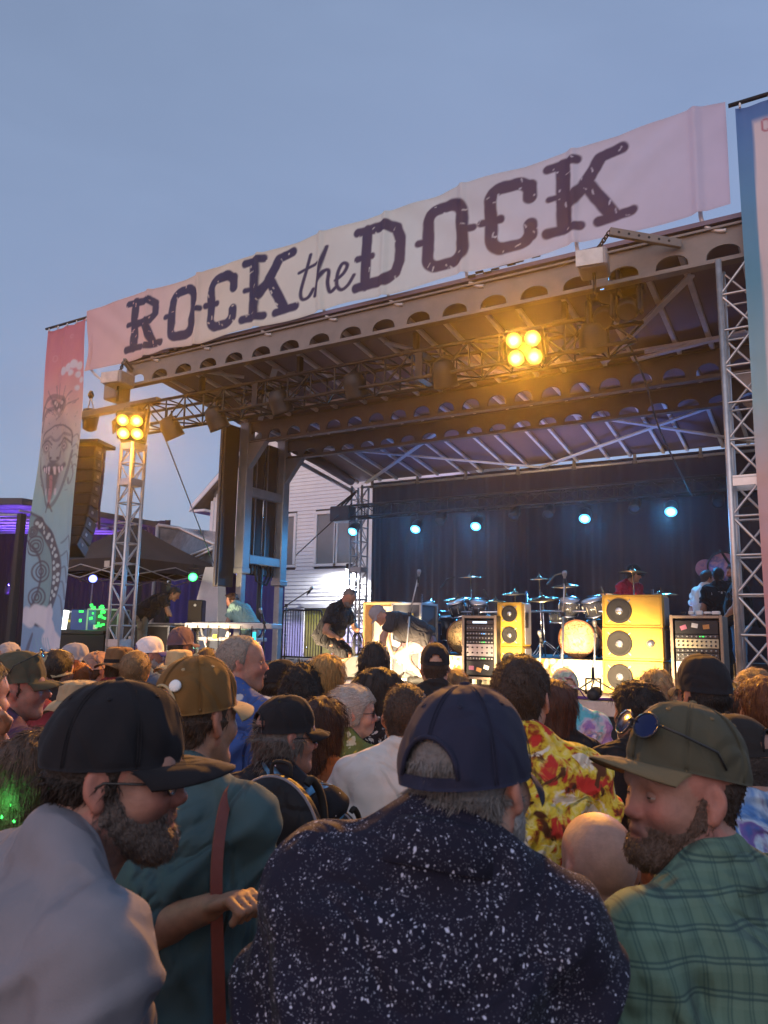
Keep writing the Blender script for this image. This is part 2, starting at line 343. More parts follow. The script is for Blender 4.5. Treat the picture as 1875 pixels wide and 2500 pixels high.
# ------------------------------------------------------------------ box trusses
def box_truss(name, p, q, w, hgt, m, label, cat='truss', bay=.42, rc=.024, rb=.011, group=None, up=(0, 0, 1), plates=()):
    p, q = Vector([float(a) for a in p]), Vector([float(a) for a in q]); d = (q-p); Ln = d.length; z = d.normalized()
    u = Vector(up); x = u.cross(z).normalized(); y = z.cross(x)
    t = empty(name, p, 0, label, cat, group)
    def pt(a, b, s): return p + x*a*w/2 + y*b*hgt/2 + z*s
    cn = [(-1, -1), (1, -1), (1, 1), (-1, 1)]
    for a, b in cn: MB(p).tube([pt(a, b, 0), pt(a, b, Ln)], rc, 8).build('chord', m, t)
    n = max(2, int(Ln/bay)); s = Ln/n
    cache = {}
    def brace(a, b):
        dv = b-a; k = round(dv.length, 3)
        if k not in cache: cache[k] = MB().tube([(0, 0, 0), (0, 0, dv.length)], rb, 6, False).mesh('brace')
        o = link('brace', cache[k], m, t); o.location = a-p; o.rotation_euler = rot_to(dv).to_euler()
    for i in range(n):
        for f in range(4):
            A, B = cn[f], cn[(f+1) % 4]
            if (i+f) % 2: A, B = B, A
            brace(pt(*A, i*s), pt(*B, (i+1)*s))
        for f in range(4):
            if i: brace(pt(*cn[f], i*s), pt(*cn[(f+1) % 4], i*s))
    for s0 in plates:
        b = MB(p)
        for f in range(4):
            A, B = cn[f], cn[(f+1) % 4]; c = (pt(*A, s0)+pt(*B, s0))/2; R = Matrix((x, y, z)).transposed()
            b.box(c, ((w+.05) if f % 2 == 0 else .02, .02 if f % 2 == 0 else hgt+.05, .10), R)
        b.build('joint_plate', m, t)
    return t
box_truss('truss_tower', (XL+.02, 8.0, 0), (XL+.02, 8.0, 4.62), .25, .25, ALU, 'silver truss tower holding up the left front corner of the roof', bay=.30, rc=.026, up=(0, 1, 0), plates=(.06, 1.6, 4.02, 4.58))
box_truss('truss_tower', (XR, 8.02, 0), (XR, 8.02, 5.55), .30, .30, ALU, 'silver truss tower beside the blue bordered banner at right', bay=.36, rc=.03, rb=.013, up=(0, 1, 0), plates=(.06, 3.3))
box_truss('truss_tower', (XL+.05, 14.5, 0), (XL+.05, 14.5, 5.1), .28, .28, ALUD, 'dark rear truss tower in front of the white house', bay=.30, rc=.024, up=(0, 1, 0), plates=(.06, 3.2))
BT = mat('black_truss', (.028, .026, .026), .45, .4, .25, 10, .05)
box_truss('lighting_truss', (-9.75, 8.5, 5.21), (-1.75, 8.5, 5.21), .40, .36, BT, 'black lighting truss hung under the front roof beam', bay=.40, rc=.026, rb=.013, plates=(2.6, 5.3))
box_truss('lighting_truss', (-9.15, 14.15, 4.45), (-.75, 14.15, 4.45), .28, .26, BT, 'black rear lighting truss in front of the dark backdrop', bay=.33, rc=.024, rb=.011)
# small hanging brackets of the lighting truss
for x in (-8.4, -6.5, -4.6, -2.6):
    MB(SO).box((x, 8.5, 5.56), (.06, .10, .34), bev=.01).box((x, 8.5, 5.41), (.18, .44, .05), bev=.01).build('truss_hanger', BLK, stage)
# ------------------------------------------------------------------ backdrop
BD = mat('black_velvet', (.017, .013, .028), .95, 0, .25, 2, .15, 40, sheen=.5)
nx, nz = 420, 24; V = []; 
for j in range(nz+1):
    z = DECK-.02+(5.20-DECK)*j/nz
    for i in range(nx+1):
        x = -9.0+(8.3)*i/nx; a = i/nx*2*math.pi
        k = (.35+.65*(1-j/nz)**.6)
        y = 14.62+k*(.024*math.sin(a*19+.8*math.sin(a*3)+.9*math.sin(a*2+j/nz*2.5))+.014*math.sin(a*41+2*math.sin(a*5))+.02*math.sin(a*9+j/nz*3))
        V.append((x-SO.x, y-SO.y, z))
F = [(j*(nx+1)+i, j*(nx+1)+i+1, (j+1)*(nx+1)+i+1, (j+1)*(nx+1)+i) for j in range(nz) for i in range(nx)]
bd = link('backdrop_curtain', np_mesh('backdrop', np.array(V)+np.array(SO), F), BD)
tag(bd, 'black pleated curtain closing the back of the stage', 'curtain')
# ------------------------------------------------------------------ flat prints drawn with distance fields
def sd_seg(P, a, b): a = np.array(a, float); b = np.array(b, float); d = b-a; h = np.clip(((P-a)@d)/max(d@d, 1e-12), 0, 1); return np.linalg.norm(P-a-h[:, None]*d, axis=1)
def sd_path(P, pts, r, closed=False):
    pts = list(pts)+([pts[0]] if closed else []); d = np.full(len(P), 9.0)
    for i, (a, b) in enumerate(zip(pts[:-1], pts[1:])):
        d = np.minimum(d, sd_seg(P, a, b)-(r if np.isscalar(r) else r[i]))
    return d
def sd_rbox(P, c, h, r): q = np.abs(P-np.array(c))-np.array(h)+r; return np.linalg.norm(np.maximum(q, 0), axis=1)+np.minimum(q.max(1), 0)-r
def spline(pts, n=8, closed=False):
    p = np.array(pts, float); out = []; m = len(p)
    for i in range(m if closed else m-1):
        p0, p1, p2, p3 = (p[(i-1) % m], p[i], p[(i+1) % m], p[(i+2) % m]) if closed else (p[max(i-1, 0)], p[i], p[i+1], p[min(i+2, m-1)])
        for t in np.arange(n)/n: out.append(.5*((2*p1)+(-p0+p2)*t+(2*p0-5*p1+4*p2-p3)*t*t+(-p0+3*p1-3*p2+p3)*t**3))
    if not closed: out.append(p[-1])
    return out
def lettre(ch, P):
    U = np.minimum
    sg = lambda a, b, r: sd_seg(P, a, b)-r
    if ch == 'R':
        d = U(U(sg((.28, .1), (.28, .9), .115), sg((.09, .9), (.3, .9), .085)), U(sg((.10, .52), (.3, .52), .07), sg((.08, .08), (.46, .08), .085)))
        d = U(d, sd_path(P, [(.3, .89), (.6, .89), (.74, .8), (.75, .62), (.62, .51), (.34, .5)], .095))
        return U(U(d, sg((.52, .48), (.73, .12), .11)), sg((.57, .08), (.92, .09), .085))
    if ch == 'O':
        d = np.abs(sd_rbox(P, (.42, .5), (.23, .39), .16))-.105
        return U(d, U(sg((.06, .5), (.14, .5), .075), sg((.70, .5), (.79, .5), .075)))
    if ch == 'C':
        d = np.abs(sd_rbox(P, (.42, .5), (.24, .39), .16))-.105
        d = np.maximum(d, -sd_rbox(P, (.72, .5), (.27, .155), .02))
        return U(U(d, sg((.06, .5), (.3, .5), .075)), U(sg((.66, .68), (.66, .82), .11), sg((.66, .2), (.66, .32), .11)))
    if ch == 'K':
        d = U(U(sg((.26, .1), (.26, .9), .11), sg((.09, .9), (.40, .92), .085)), U(sg((.10, .5), (.28, .5), .065), sg((.07, .08), (.42, .08), .085)))
        d = U(d, sd_path(P, [(.28, .36), (.48, .56), (.66, .86), (.88, .9)], [.10, .10, .095]))
        return U(U(d, sg((.52, .55), (.76, .12), .105)), sg((.62, .08), (.96, .1), .085))
    if ch == 'D':
        d = U(U(sg((.24, .1), (.24, .9), .11), sg((.07, .9), (.3, .9), .09)), U(sg((.09, .5), (.34, .5), .075), sg((.07, .09), (.3, .09), .09)))
        return U(d, sd_path(P, [(.3, .9), (.56, .9), (.72, .82), (.78, .66), (.78, .34), (.72, .18), (.56, .1), (.3, .1)], .105))
    if ch == 'the':
        d = sd_path(P, spline([(.27, .93), (.20, .62), (.10, .22), (.13, .05), (.24, .06), (.33, .2)]), .034)
        d = U(d, sd_seg(P, (.06, .62), (.40, .70))-.034)
        d = U(d, sd_path(P, spline([(.56, 1.0), (.46, .60), (.36, .05)]), .034))
        d = U(d, sd_path(P, spline([(.40, .28), (.52, .50), (.60, .48), (.58, .25), (.62, .06), (.72, .12)]), .034))
        return U(d, sd_path(P, spline([(.72, .26), (.86, .36), (.92, .50), (.84, .56), (.76, .40), (.74, .16), (.82, .04), (.94, .10), (1.04, .26)]), .034))
def smooth(d, w): return np.clip(.5-d/w, 0, 1)
def hnoise(P, s, seed=0):
    """2D value noise"""
    q = P*s; i = np.floor(q).astype(np.int64); f = q-i; f = f*f*(3-2*f)
    def h(a, b): x = np.sin((a*127.1+b*311.7+seed*74.7))*43758.5453; return x-np.floor(x)
    return (h(i[:, 0], i[:, 1])*(1-f[:, 0])+h(i[:, 0]+1, i[:, 1])*f[:, 0])*(1-f[:, 1])+(h(i[:, 0], i[:, 1]+1)*(1-f[:, 0])+h(i[:, 0]+1, i[:, 1]+1)*f[:, 0])*f[:, 1]
def mixc(a, b, k): return a*(1-k[:, None])+np.asarray(b)*k[:, None]
def s2l(*c): c = np.array(c)/255.; return np.where(c <= .04045, c/12.92, ((c+.055)/1.055)**2.4)
def grad(t, stops):
    xs = [s[0] for s in stops]; return np.stack([np.interp(t, xs, [s[1][k] for s in stops]) for k in range(3)], 1)
def cloth_print(name, rough=.7, thr=.3):
    m = mat(name, (1, 1, 1), rough, 0, .06, 2, .12, 220, vcol=True)
    N, L = nodes(m); b = N['Principled BSDF']; tr = N.new('ShaderNodeBsdfTranslucent'); mx = N.new('ShaderNodeMixShader'); mx.inputs[0].default_value = thr
    L.new(N[m['mixnode']].outputs['Result'], tr.inputs[0]); L.new(b.outputs[0], mx.inputs[1]); L.new(tr.outputs[0], mx.inputs[2]); L.new(mx.outputs[0], N['Material Output'].inputs[0]); return m
PRINT = cloth_print('printed_banner_cloth')
# main banner: between its top and bottom edges, in the plane of the roof front
NX, NZ = 900, 100
uu, vv = np.meshgrid(np.linspace(0, 1, NX+1), np.linspace(0, 1, NZ+1)); u = uu.ravel(); v = vv.ravel()
XA, XB = -10.47, -.70
zb = 5.96+.16*u+.03*np.sin(u*2*math.pi*6+1)*(.4+.6*np.sin(u*9)**2)-.09*np.exp(-((u-.955)/.03)**2)*0; zt = 7.02+.27*u+.018*np.abs(np.sin(u*math.pi*9))
Xb = XA+(XB-XA)*u+.05*np.sin(v*5)*(u < .01); Zb = zb+(zt-zb)*v
poles = np.array([-9.05, -8.0, -6.85, -5.75, -4.75, -3.65, -2.30, -1.0])
Yb = 7.90+.022*np.sin(u*31+v*1.4)*(.3+.7*v)+.010*np.sin(u*53-v*2)+.010*np.sin(u*17+v*5)
for p in poles: Yb -= .045*np.exp(-((Xb-p)/.05)**2)
# diagonal drag folds from the upper corners
for cx, sgn in ((-10.3, 1), (-7.4, -1), (-4.2, 1), (-1.1, -1)):
    dd = (Xb-cx)*sgn-(zt-Zb)*1.3; Yb += .014*np.sin(dd*9)*np.exp(-(dd/.5)**2)
P2 = np.stack([Xb, Zb-.020*0], 1)
col = grad(u, [(0, s2l(236, 190, 188)), (.14, s2l(238, 204, 196)), (.3, s2l(240, 228, 206)), (.45, s2l(234, 234, 220)), (.62, s2l(224, 234, 230)), (.78, s2l(218, 220, 230)), (1, s2l(216, 208, 230))])
ink = grad(u, [(0, s2l(56, 64, 98)), (.45, s2l(64, 64, 98)), (1, s2l(92, 74, 102))])
for ch, x0, x1, z0, z1 in (('R', -9.56, -8.66, 6.08, 7.00), ('O', -8.71, -7.90, 6.07, 7.01), ('C', -7.90, -7.12, 6.08, 7.03), ('K', -7.17, -6.12, 6.10, 7.12), ('the', -6.17, -5.24, 6.24, 6.93),
                           ('D', -5.24, -4.33, 6.14, 7.10), ('O', -4.34, -3.46, 6.15, 7.12), ('C', -3.47, -2.62, 6.17, 7.14), ('K', -2.68, -1.62, 6.24, 7.20)):
    sel = np.where((Xb > x0-.1) & (Xb < x1+.1))[0]; w = x1-x0; Q = np.stack([(Xb[sel]-x0)/w*(.84 if ch in 'OC' else 1.0), (Zb[sel]-z0)/(z1-z0)], 1)
    wob = (hnoise(Q, 14, 3)-.5)*.010; d = lettre(ch, Q)+(wob+.024 if ch != 'the' else 0); k = smooth(d, .022)
    if ch != 'the':
        for _ in range(20):
            c = RNG.uniform(.03, .97, 2); a = RNG.uniform(0, 3.14); l = RNG.uniform(.004, .03); e = np.array([math.cos(a)*l, math.sin(a)*l])
            k *= 1-smooth(sd_seg(Q, c-e, c+e)-RNG.uniform(.004, .011)+(hnoise(Q, 60, 5)-.5)*.012, .012)*.85
    col[sel] = mixc(col[sel], 0, k)+ink[sel]*k[:, None]
hem = np.clip(1-np.minimum(np.minimum(1-v, v)*1.05, np.minimum(u, 1-u)*9.8)/.035, 0, 1); col *= (1-.10*hem)[:, None]
F = np.arange((NX+1)*NZ).reshape(NZ, NX+1)[:, :-1].ravel(); F = np.stack([F, F+1, F+NX+2, F+NX+1], 1)
bn = link('event_banner', np_mesh('event_banner', np.stack([Xb, Yb, Zb], 1), F, True, col), PRINT)
tag(bn, 'long pink to lavender cloth banner lettered ROCK the DOCK above the roof', 'banner')
# curved poles holding the banner, part of the roof front
PIPE = mat('white_pipe', (.62, .60, .58), .4, .3, .15, 6, .05)
for x in list(poles)+[-10.36]:
    if x < -10: pts = [(-10.42, 7.96, 7.0), (-10.44, 7.96, 6.3), (-10.36, 7.97, 5.98), (-9.95, 7.99, 5.72), (-9.5, 8.0, 5.66)]
    else: pts = [(x, 7.99, 7.05+.025*(x+10)), (x, 7.99, 6.35), (x+.02, 7.99, 6.05), (x+.14, 7.98, 5.93), (x+.24, 7.97, 5.90)]
    MB(SO).tube(spline(pts, 5), .022, 8).build('banner_pole', PIPE, stage)
MB(SO).tube([(-10.42, 7.97, 7.03), (-.72, 7.97, 7.29)], .018, 8).build('banner_rail', GAL, stage)
for x0, z0, x1, z1 in ((-8.6, 5.97, -7.95, 6.06), (-3.55, 6.04, -2.75, 6.10)):   # twisted tie straps
    b = MB(SO)
    for i in range(9):
        t = i/8; b.box((x0+(x1-x0)*t, 7.93, z0+(z1-z0)*t+.02*math.sin(i*2)), (.10, .012, .028), Matrix.Rotation(i*.9, 3, 'X'))
    b.build('tie_strap', RUB, stage)
# ================================================================== side banners
def side_banner(name, label, x0, x1, z0, z1, y, paint, NXs=100, NZs=520, sway=.03):
    uu, vv = np.meshgrid(np.linspace(0, 1, NXs+1), np.linspace(0, 1, NZs+1)); u = uu.ravel(); v = vv.ravel()   # v: 0 top, 1 bottom
    X = x0+(x1-x0)*u+.06*np.sin(v*4)*0; Z = z1+(z0-z1)*v; Y = y+sway*np.sin(u*5+v*7)+.02*np.sin(u*11-v*13)+.012*np.sin(u*23+v*3)
    F = np.arange((NXs+1)*NZs).reshape(NZs, NXs+1)[:, :-1].ravel(); F = np.stack([F, F+NXs+1, F+NXs+2, F+1], 1)
    t = empty(name, ((x0+x1)/2, y, z0), 0, label, 'banner')
    o = link('printed_cloth', np_mesh(name, np.stack([X-(x0+x1)/2, Y-y, Z-z0], 1), F, True, paint(u, v, (z1-z0)/(x1-x0))), PRINT, t)
    MB((( x0+x1)/2, y, z0)).tube([(x0-.06, y, z1+.05), (x1+.06, y, z1+.05)], .022, 8).build('top_rail', BLK, t)
    b = MB(((x0+x1)/2, y, z0))
    for k in range(5): b.tube([(x0+(x1-x0)*(.04+.23*k), y-.02, z1-.02), (x0+(x1-x0)*(.04+.23*k), y, z1+.07)], .012, 5)
    b.build('tie', WHT, t)
    return t
def paint_serpent(u, v, asp):
    P = np.stack([u, v*asp], 1); H = asp
    c = grad(v, [(0, s2l(214, 112, 126)), (.12, s2l(222, 128, 138)), (.2, s2l(222, 160, 160)), (.3, s2l(206, 190, 186)), (.38, s2l(178, 200, 194)), (.5, s2l(150, 196, 194)), (.7, s2l(140, 180, 200)), (1, s2l(110, 140, 190))])
    ink = s2l(52, 48, 72); teal = s2l(92, 140, 150); white = s2l(226, 216, 222)
    def fill(d, colr, w=.03, a=1.0):
        nonlocal c; c = mixc(c, colr, smooth(d, w)*a)
    def stroke(pts, r, colr=ink, a=.9, closed=False): fill(sd_path(P, spline(pts, 6, closed), r*1.05, closed), colr, .02, a*.85)
    def circ(x, y, r): return np.hypot(P[:, 0]-x, P[:, 1]-y)-r
    for x, y, r in ((.2, .5, .05), (.62, .2, .03), (.35, .85, .03)): fill(np.abs(circ(x, y, r))-.008, s2l(232, 160, 165), .02, .7)
    # spray curls beside the crest
    for x, y, r in ((.52, .78, .07), (.64, .74, .075), (.76, .70, .075), (.88, .74, .07), (.72, .84, .055), (.86, .88, .055), (.94, .98, .05), (.86, 1.1, .045)): fill(circ(x, y, r), white, .03)
    # crest fan, head, brows, eyes, jaws: an invented sea monster
    for k, (x, y) in enumerate(((.05, 1.30), (.14, 1.05), (.30, .98), (.45, .98), (.62, 1.05), (.78, 1.15), (.90, 1.28))):
        stroke([(.46, 1.55), ((.46+x)/2+.03*(k-3)*.3, (1.55+y)/2-.04), (x, y)], .010, ink, .6)
    stroke([(.02, 1.5), (.08, 1.3), (.25, 1.15), (.45, 1.2), (.6, 1.25), (.66, 1.35), (.5, 1.42), (.3, 1.36), (.14, 1.45), (.03, 1.7)], .035, ink, .65)
    fill(sd_path(P, spline([(.3, 1.25), (.45, 1.35), (.58, 1.3)], 5), .06), ink, .05, .75)
    for x, y in ((.40, 1.32), (.48, 1.42), (.44, 1.52), (.54, 1.30), (.33, 1.27)): fill(circ(x, y, .032), s2l(214, 190, 190), .02)
    fill(sd_path(P, spline([(.47, 1.85), (.47, 2.2), (.46, 2.6)], 5), .27)+(P[:, 1]-2.1)*.16, s2l(150, 138, 150), .12, .55)
    stroke([(.12, 2.05), (.18, 1.80), (.38, 1.68), (.62, 1.68), (.82, 1.80), (.84, 2.02)], .014)
    stroke([(.2, 1.90), (.34, 1.84), (.48, 1.92), (.62, 1.82), (.8, 1.86)], .022, ink, .55)
    for ex in (.27, .68):
        fill(circ(ex, 2.02, .085), ink, .05, .55); fill(circ(ex, 2.02, .045), s2l(190, 180, 186), .02); fill(circ(ex, 2.02, .022), ink, .02)
        stroke([(ex-.14, 2.0), (ex, 1.90), (ex+.14, 1.98)], .016)
    # snout, gaping jaws with fangs, forked tongue
    stroke([(.36, 2.10), (.40, 2.22), (.47, 2.26), (.55, 2.22), (.58, 2.10)], .018, ink, .7)
    for x in (.42, .53): fill(circ(x, 2.20, .022), ink, .02, .9)
    fill(sd_path(P, spline([(.25, 2.34), (.46, 2.42), (.70, 2.32)], 5), .05)+np.abs(P[:, 0]-.46)*.05, ink, .04, .85)
    fill(sd_path(P, spline([(.46, 2.42), (.46, 2.65), (.46, 2.84)], 5), .13)+(P[:, 1]-2.42)*.22, ink, .05, .8)
    for k, x in enumerate((.27, .34, .41, .50, .57, .64)): fill(sd_path(P, [(x, 2.36), (x+.012, 2.47-.03*abs(k-2.5))], .020)+(P[:, 1]-2.38)*.1, white, .02, .95)
    for x in (.38, .46, .54): fill(sd_path(P, [(x, 2.78), (x, 2.70)], .014), white, .02, .9)
    fill(sd_path(P, spline([(.46, 2.50), (.47, 2.72), (.45, 2.95)], 5), .022), s2l(178, 120, 130), .02, .9)
    stroke([(.45, 2.92), (.40, 3.06)], .012); stroke([(.45, 2.92), (.51, 3.05)], .012)
    stroke([(.10, 2.15), (.20, 2.50), (.34, 2.82), (.46, 2.98), (.60, 2.80), (.74, 2.48), (.86, 2.12)], .026, ink, .75)
    for k in range(90):   # hatching over the head and crest
        x, y = RNG.uniform(.06, .90), RNG.uniform(1.25, 2.75)
        if abs(x-.47) > .44-.10*(y-1.6): continue
        a_ = RNG.normal(.9 if x < .47 else 2.2, .35); l = RNG.uniform(.02, .05); fill(sd_path(P, [(x, y), (x+l*math.cos(a_), y+l*math.sin(a_))], .005), ink, .012, .6)
    for k in range(4): stroke([(.85, 1.9+.16*k), (.95, 1.86+.16*k), (.99, 1.95+.14*k)], .012, ink, .6)
    stroke([(.86, 2.3), (.92, 2.5), (.80, 2.62), (.78, 2.54)], .02, ink, .6)
    # coiled body with ringed scales
    body = spline([(-.05, 3.25), (.18, 3.35), (.42, 3.6), (.55, 3.95), (.52, 4.3), (.40, 4.6)], 8)
    fill(sd_path(P, body, .20), s2l(118, 158, 164), .04); fill(np.abs(sd_path(P, body, .21))-.022, ink, .03, .9)
    body2 = spline([(.22, 3.22), (.52, 3.5), (.70, 3.9), (.72, 4.25), (.58, 4.62)], 8)
    fill(sd_path(P, body2, .10), s2l(48, 52, 72), .03, .9)
    for k in range(26):
        a = body2[min(int(k/26*len(body2)), len(body2)-1)]; fill(circ(a[0]+(.035 if k % 2 else -.035), a[1], .032), s2l(190, 206, 206), .015)
    for (x, y, r) in ((.20, 3.58, .15), (.34, 3.98, .16), (.30, 4.38, .15), (.12, 3.36, .08)):
        for q in (1, .62, .3): fill(np.abs(circ(x, y, r*q))-.014, ink, .02, .9)
    for k in range(5): stroke([(.75+.02*k, 3.55+.2*k), (.92, 3.45+.24*k), (.99, 3.66+.25*k)], .014, ink, .7)
    # waves and foam
    for (x, y, r) in [(.1+.1*k, 4.66+.05*math.sin(k*2), .14) for k in range(6)]+[(.6+.08*k, 4.78+.08*k, .14) for k in range(6)]+[(.62, 5.0, .14), (.75, 5.05, .15), (.88, 5.2, .13)]: fill(circ(x, y, r), white, .04, .95)
    for k in range(6): stroke([(.3+.07*k, 5.0), (.42+.08*k, 5.35), (.46+.09*k, 5.8)], .012, s2l(120, 170, 186), .7)
    stroke([(.05, 5.55), (.16, 5.15), (.26, 4.95)], .03); fill(np.abs(circ(.12, 5.45, .09))-.02, ink, .02, .9); fill(np.abs(circ(.12, 5.45, .04))-.012, ink, .02, .9)
    for (x, y, r) in [(.2+.1*k, 5.62+.1*abs(k-2), .15) for k in range(5)]+[(.1, 5.95, .16), (.26, 6.0, .2), (.45, 5.95, .17), (.6, 6.05, .13), (.12, 6.2, .14)]: fill(circ(x, y, r), s2l(206, 198, 212), .05, .95)
    for k in range(7): stroke([(.62+.03*k, 6.0+.1*k), (.82, 5.95+.09*k), (.99, 6.0+.07*k)], .012, ink, .6)
    stroke([(.1, 7.0), (.4, 6.75), (.7, 6.6), (.95, 6.35)], .045, ink, .8)
    for k in range(5): stroke([(-.02, 6.4+.16*k), (.2, 6.6+.14*k), (.5, 6.75+.12*k)], .012, s2l(84, 112, 165), .7)
    for (x, y, r) in ((.4, 7.05, .13), (.55, 7.0, .14), (.68, 7.08, .12), (.3, 7.2, .13), (.5, 7.25, .16)): fill(circ(x, y, r), white, .05, .9)
    return c*.86+.14*s2l(205, 195, 198)
side_banner('sea_monster_banner', 'tall narrow banner with a drawn sea monster over waves at left', -11.66, -10.60, .9, 6.93, 8.0, paint_serpent)
def paint_right(u, v, asp):
    P = np.stack([u*1.15, v*asp*1.15], 1)
    c = grad(v, [(0, s2l(88, 128, 188)), (.3, s2l(110, 175, 200)), (.5, s2l(170, 200, 200)), (.62, s2l(225, 190, 180)), (1, s2l(226, 120, 130))])
    wob = .006*np.sin(v*23)
    d = np.maximum(.125+wob-u, .030-v); inner = grad(v, [(0, s2l(232, 216, 216)), (.5, s2l(236, 220, 214)), (1, s2l(236, 200, 196))])
    k = smooth(d, .012); c = c*(1-k[:, None])+inner*k[:, None]
    red = s2l(196, 110, 122)
    ol = np.abs(sd_rbox(P, (.262, .255), (.030, .062), .028))-.009; ol = np.minimum(ol, sd_path(P, [(.335, .19), (.335, .315), (.37, .315)], .009))
    c = mixc(c, red, smooth(ol, .01)); c = mixc(c, s2l(70, 66, 96), smooth(np.hypot(P[:, 0]-.30, (P[:, 1]-1.75)*.8)-.085, .012))
    return c
side_banner('bordered_banner', 'tall white banner with blue to red wavy border at right edge', -.60, .55, 1.0, 7.08, 7.78, paint_right, 70, 400, .015)
# ================================================================== lamps of the rig
AMB = (1.0, .40, .035)
LENS = emis('amber_lens', (1, .42, .06), 20, .075)
def disc(c, d, r, name, m, parent, depth=.02):
    """domed lens facing d"""
    o = MB().lathe((0, 0, 0), [(r, -depth*.3), (r, 0), (r*.8, depth*.5), (r*.4, depth*.85), (.001, depth)], 20).build(name, m, parent)
    o.location = Vector([float(a) for a in c]) - parent.location; o.rotation_euler = rot_to(d).to_euler(); return o
def blinder(c, look, label, watts):
    c = Vector([float(a) for a in c]); t = empty('blinder_light', c, 0, label, 'stage light', 'amber four lamp blinders')
    d = (Vector(look)-c).normalized(); R = rot_to(d); x, y = R.col[0], R.col[1]
    MB(c).box(c-d*.08, (.44, .44, .12), R, .02).build('housing', BLK, t)
    for a in (-1, 1):
        MB(c).box(c+x*a*.24-d*.05, (.02, .20, .30), R).build('yoke_arm', BLK, t)
        for b in (-1, 1):
            p = c+x*a*.105+y*b*.105
            MB(c).lathe(p-d*.02, [(.05, -.02), (.098, .0), (.102, .05), (.094, .05), (.088, .0), (.05, -.012)], 20, R, cap=False).build('reflector_rim', BLK, t)
            disc(p+d*.012, d, .092, 'lens', LENS, t, .03)
    lamp('lamp', 'SPOT', c+d*.12, look, watts, AMB, .16, 112, .8, t); lamp('spill', 'POINT', c+d*.10, look, 11, AMB, .12, parent=t)
    return t
blinder(atY(318, 1042, 7.95), (-4.4, 1.5, .4), 'four lamp amber blinder at the left end of the black truss', 2300)
blinder(atY(1280, 850, 8.02), (-1.6, 1.2, .6), 'four lamp amber blinder glowing right of the middle of the black truss', 3400)
def par(c, look, label, name='par_light', lit=None, r=.11, L=.26, group=None, watts=0, spot=50, cat='stage light'):
    c = Vector([float(a) for a in c]); d = (Vector([float(a) for a in look])-c).normalized(); R = rot_to(d); t = empty(name, c, 0, label, cat, group)
    MB(c).lathe(c, [(r*.35, -L), (r*.75, -L*.92), (r*.95, -L*.6), (r, -L*.5), (r, 0), (r*1.03, .01), (r*1.03, .05), (r*.93, .05), (r*.93, .0)], 18, R).build('can', BLK, t)
    x = R.col[0]; up = Vector((0, 0, 1)); b = MB(c)
    b.tube([c+x*(r+.012)-d*L*.4, c+x*(r+.012)-d*L*.4+up*.16, c-x*(r+.012)-d*L*.4+up*.16, c-x*(r+.012)-d*L*.4], .012, 6)
    b.tube([c-d*L*.4+up*.16, c-d*L*.4+up*.28], .016, 6); b.build('yoke', BLK, t)
    if lit:
        disc(c+d*.03, d, r*.92, 'lens', lit[0], t, .02)
        if watts: lamp('lamp', 'SPOT', c+d*.09, look, watts, lit[1], .08, spot, .7, t)
    else: disc(c+d*.03, d, r*.92, 'lens', mat('dark_glass', (.03, .03, .035), .12, 0, .1, 8, 0), t, .02)
    return t
CY = (.05, .42, 1.0); CYL = emis('cyan_lens', (.08, .50, 1.0), 18, .10)
for k, (x, y, tx, ty, lab) in enumerate(((862, 1296, -8.2, 10.5, 'lit cyan lamp on the dark rear tower by the house'), (1015, 1290, -6.6, 11, 'lit cyan lamp, leftmost over the black curtain'), (1162, 1283, -5.2, 11, 'lit cyan lamp above the narrow yellow speaker stack'),
                                         (1428, 1264, -3.4, 11, 'lit cyan lamp above the orange bass drum'), (1638, 1247, -2.0, 11, 'lit cyan lamp, rightmost over the black curtain'))):
    c = atY(x, y, 14.0)
    par(c, (tx*.6+c[0]*.4, 11.2, 1.6), lab, 'cyan_lamp', (CYL, CY), .115, .25, 'cyan lamps on the rear truss', 300, 120)
for i, (px, py) in enumerate(((425, 1062), (535, 1040), (690, 1000), (872, 962), (1088, 935), (1448, 850))):
    c = atY(px, py, 8.42)
    par(c, (c[0]*.8-1, 10.5, 1.2), ('dark unlit lamp beside the left amber blinder', 'dark unlit lamp, second along the black truss from the left', 'dark unlit lamp on the black truss above the left mast', 'dark unlit lamp on the black truss below the banner word the', 'dark unlit lamp left of the bright right blinder', 'dark unlit lamp under the right hoist cluster')[i], 'unlit_lamp', None, .155, .30, 'unlit lamps on the front truss')
for i, x in enumerate((-7.0, -5.4, -4.7, -3.1, -1.7, -1.3)):
    par((x, 14.05, 4.12), (x, 11, 1.4), ('unlit lamp on the rear truss above the flight cases', 'unlit lamp on the rear truss left of the narrow speaker stack', 'unlit lamp on the rear truss right of the narrow speaker stack', 'unlit lamp on the rear truss above the drummer', 'unlit lamp on the rear truss above the round discs', 'unlit lamp at the right end of the rear truss')[i], 'unlit_lamp', None, .10, .24, 'unlit lamps on the rear truss')
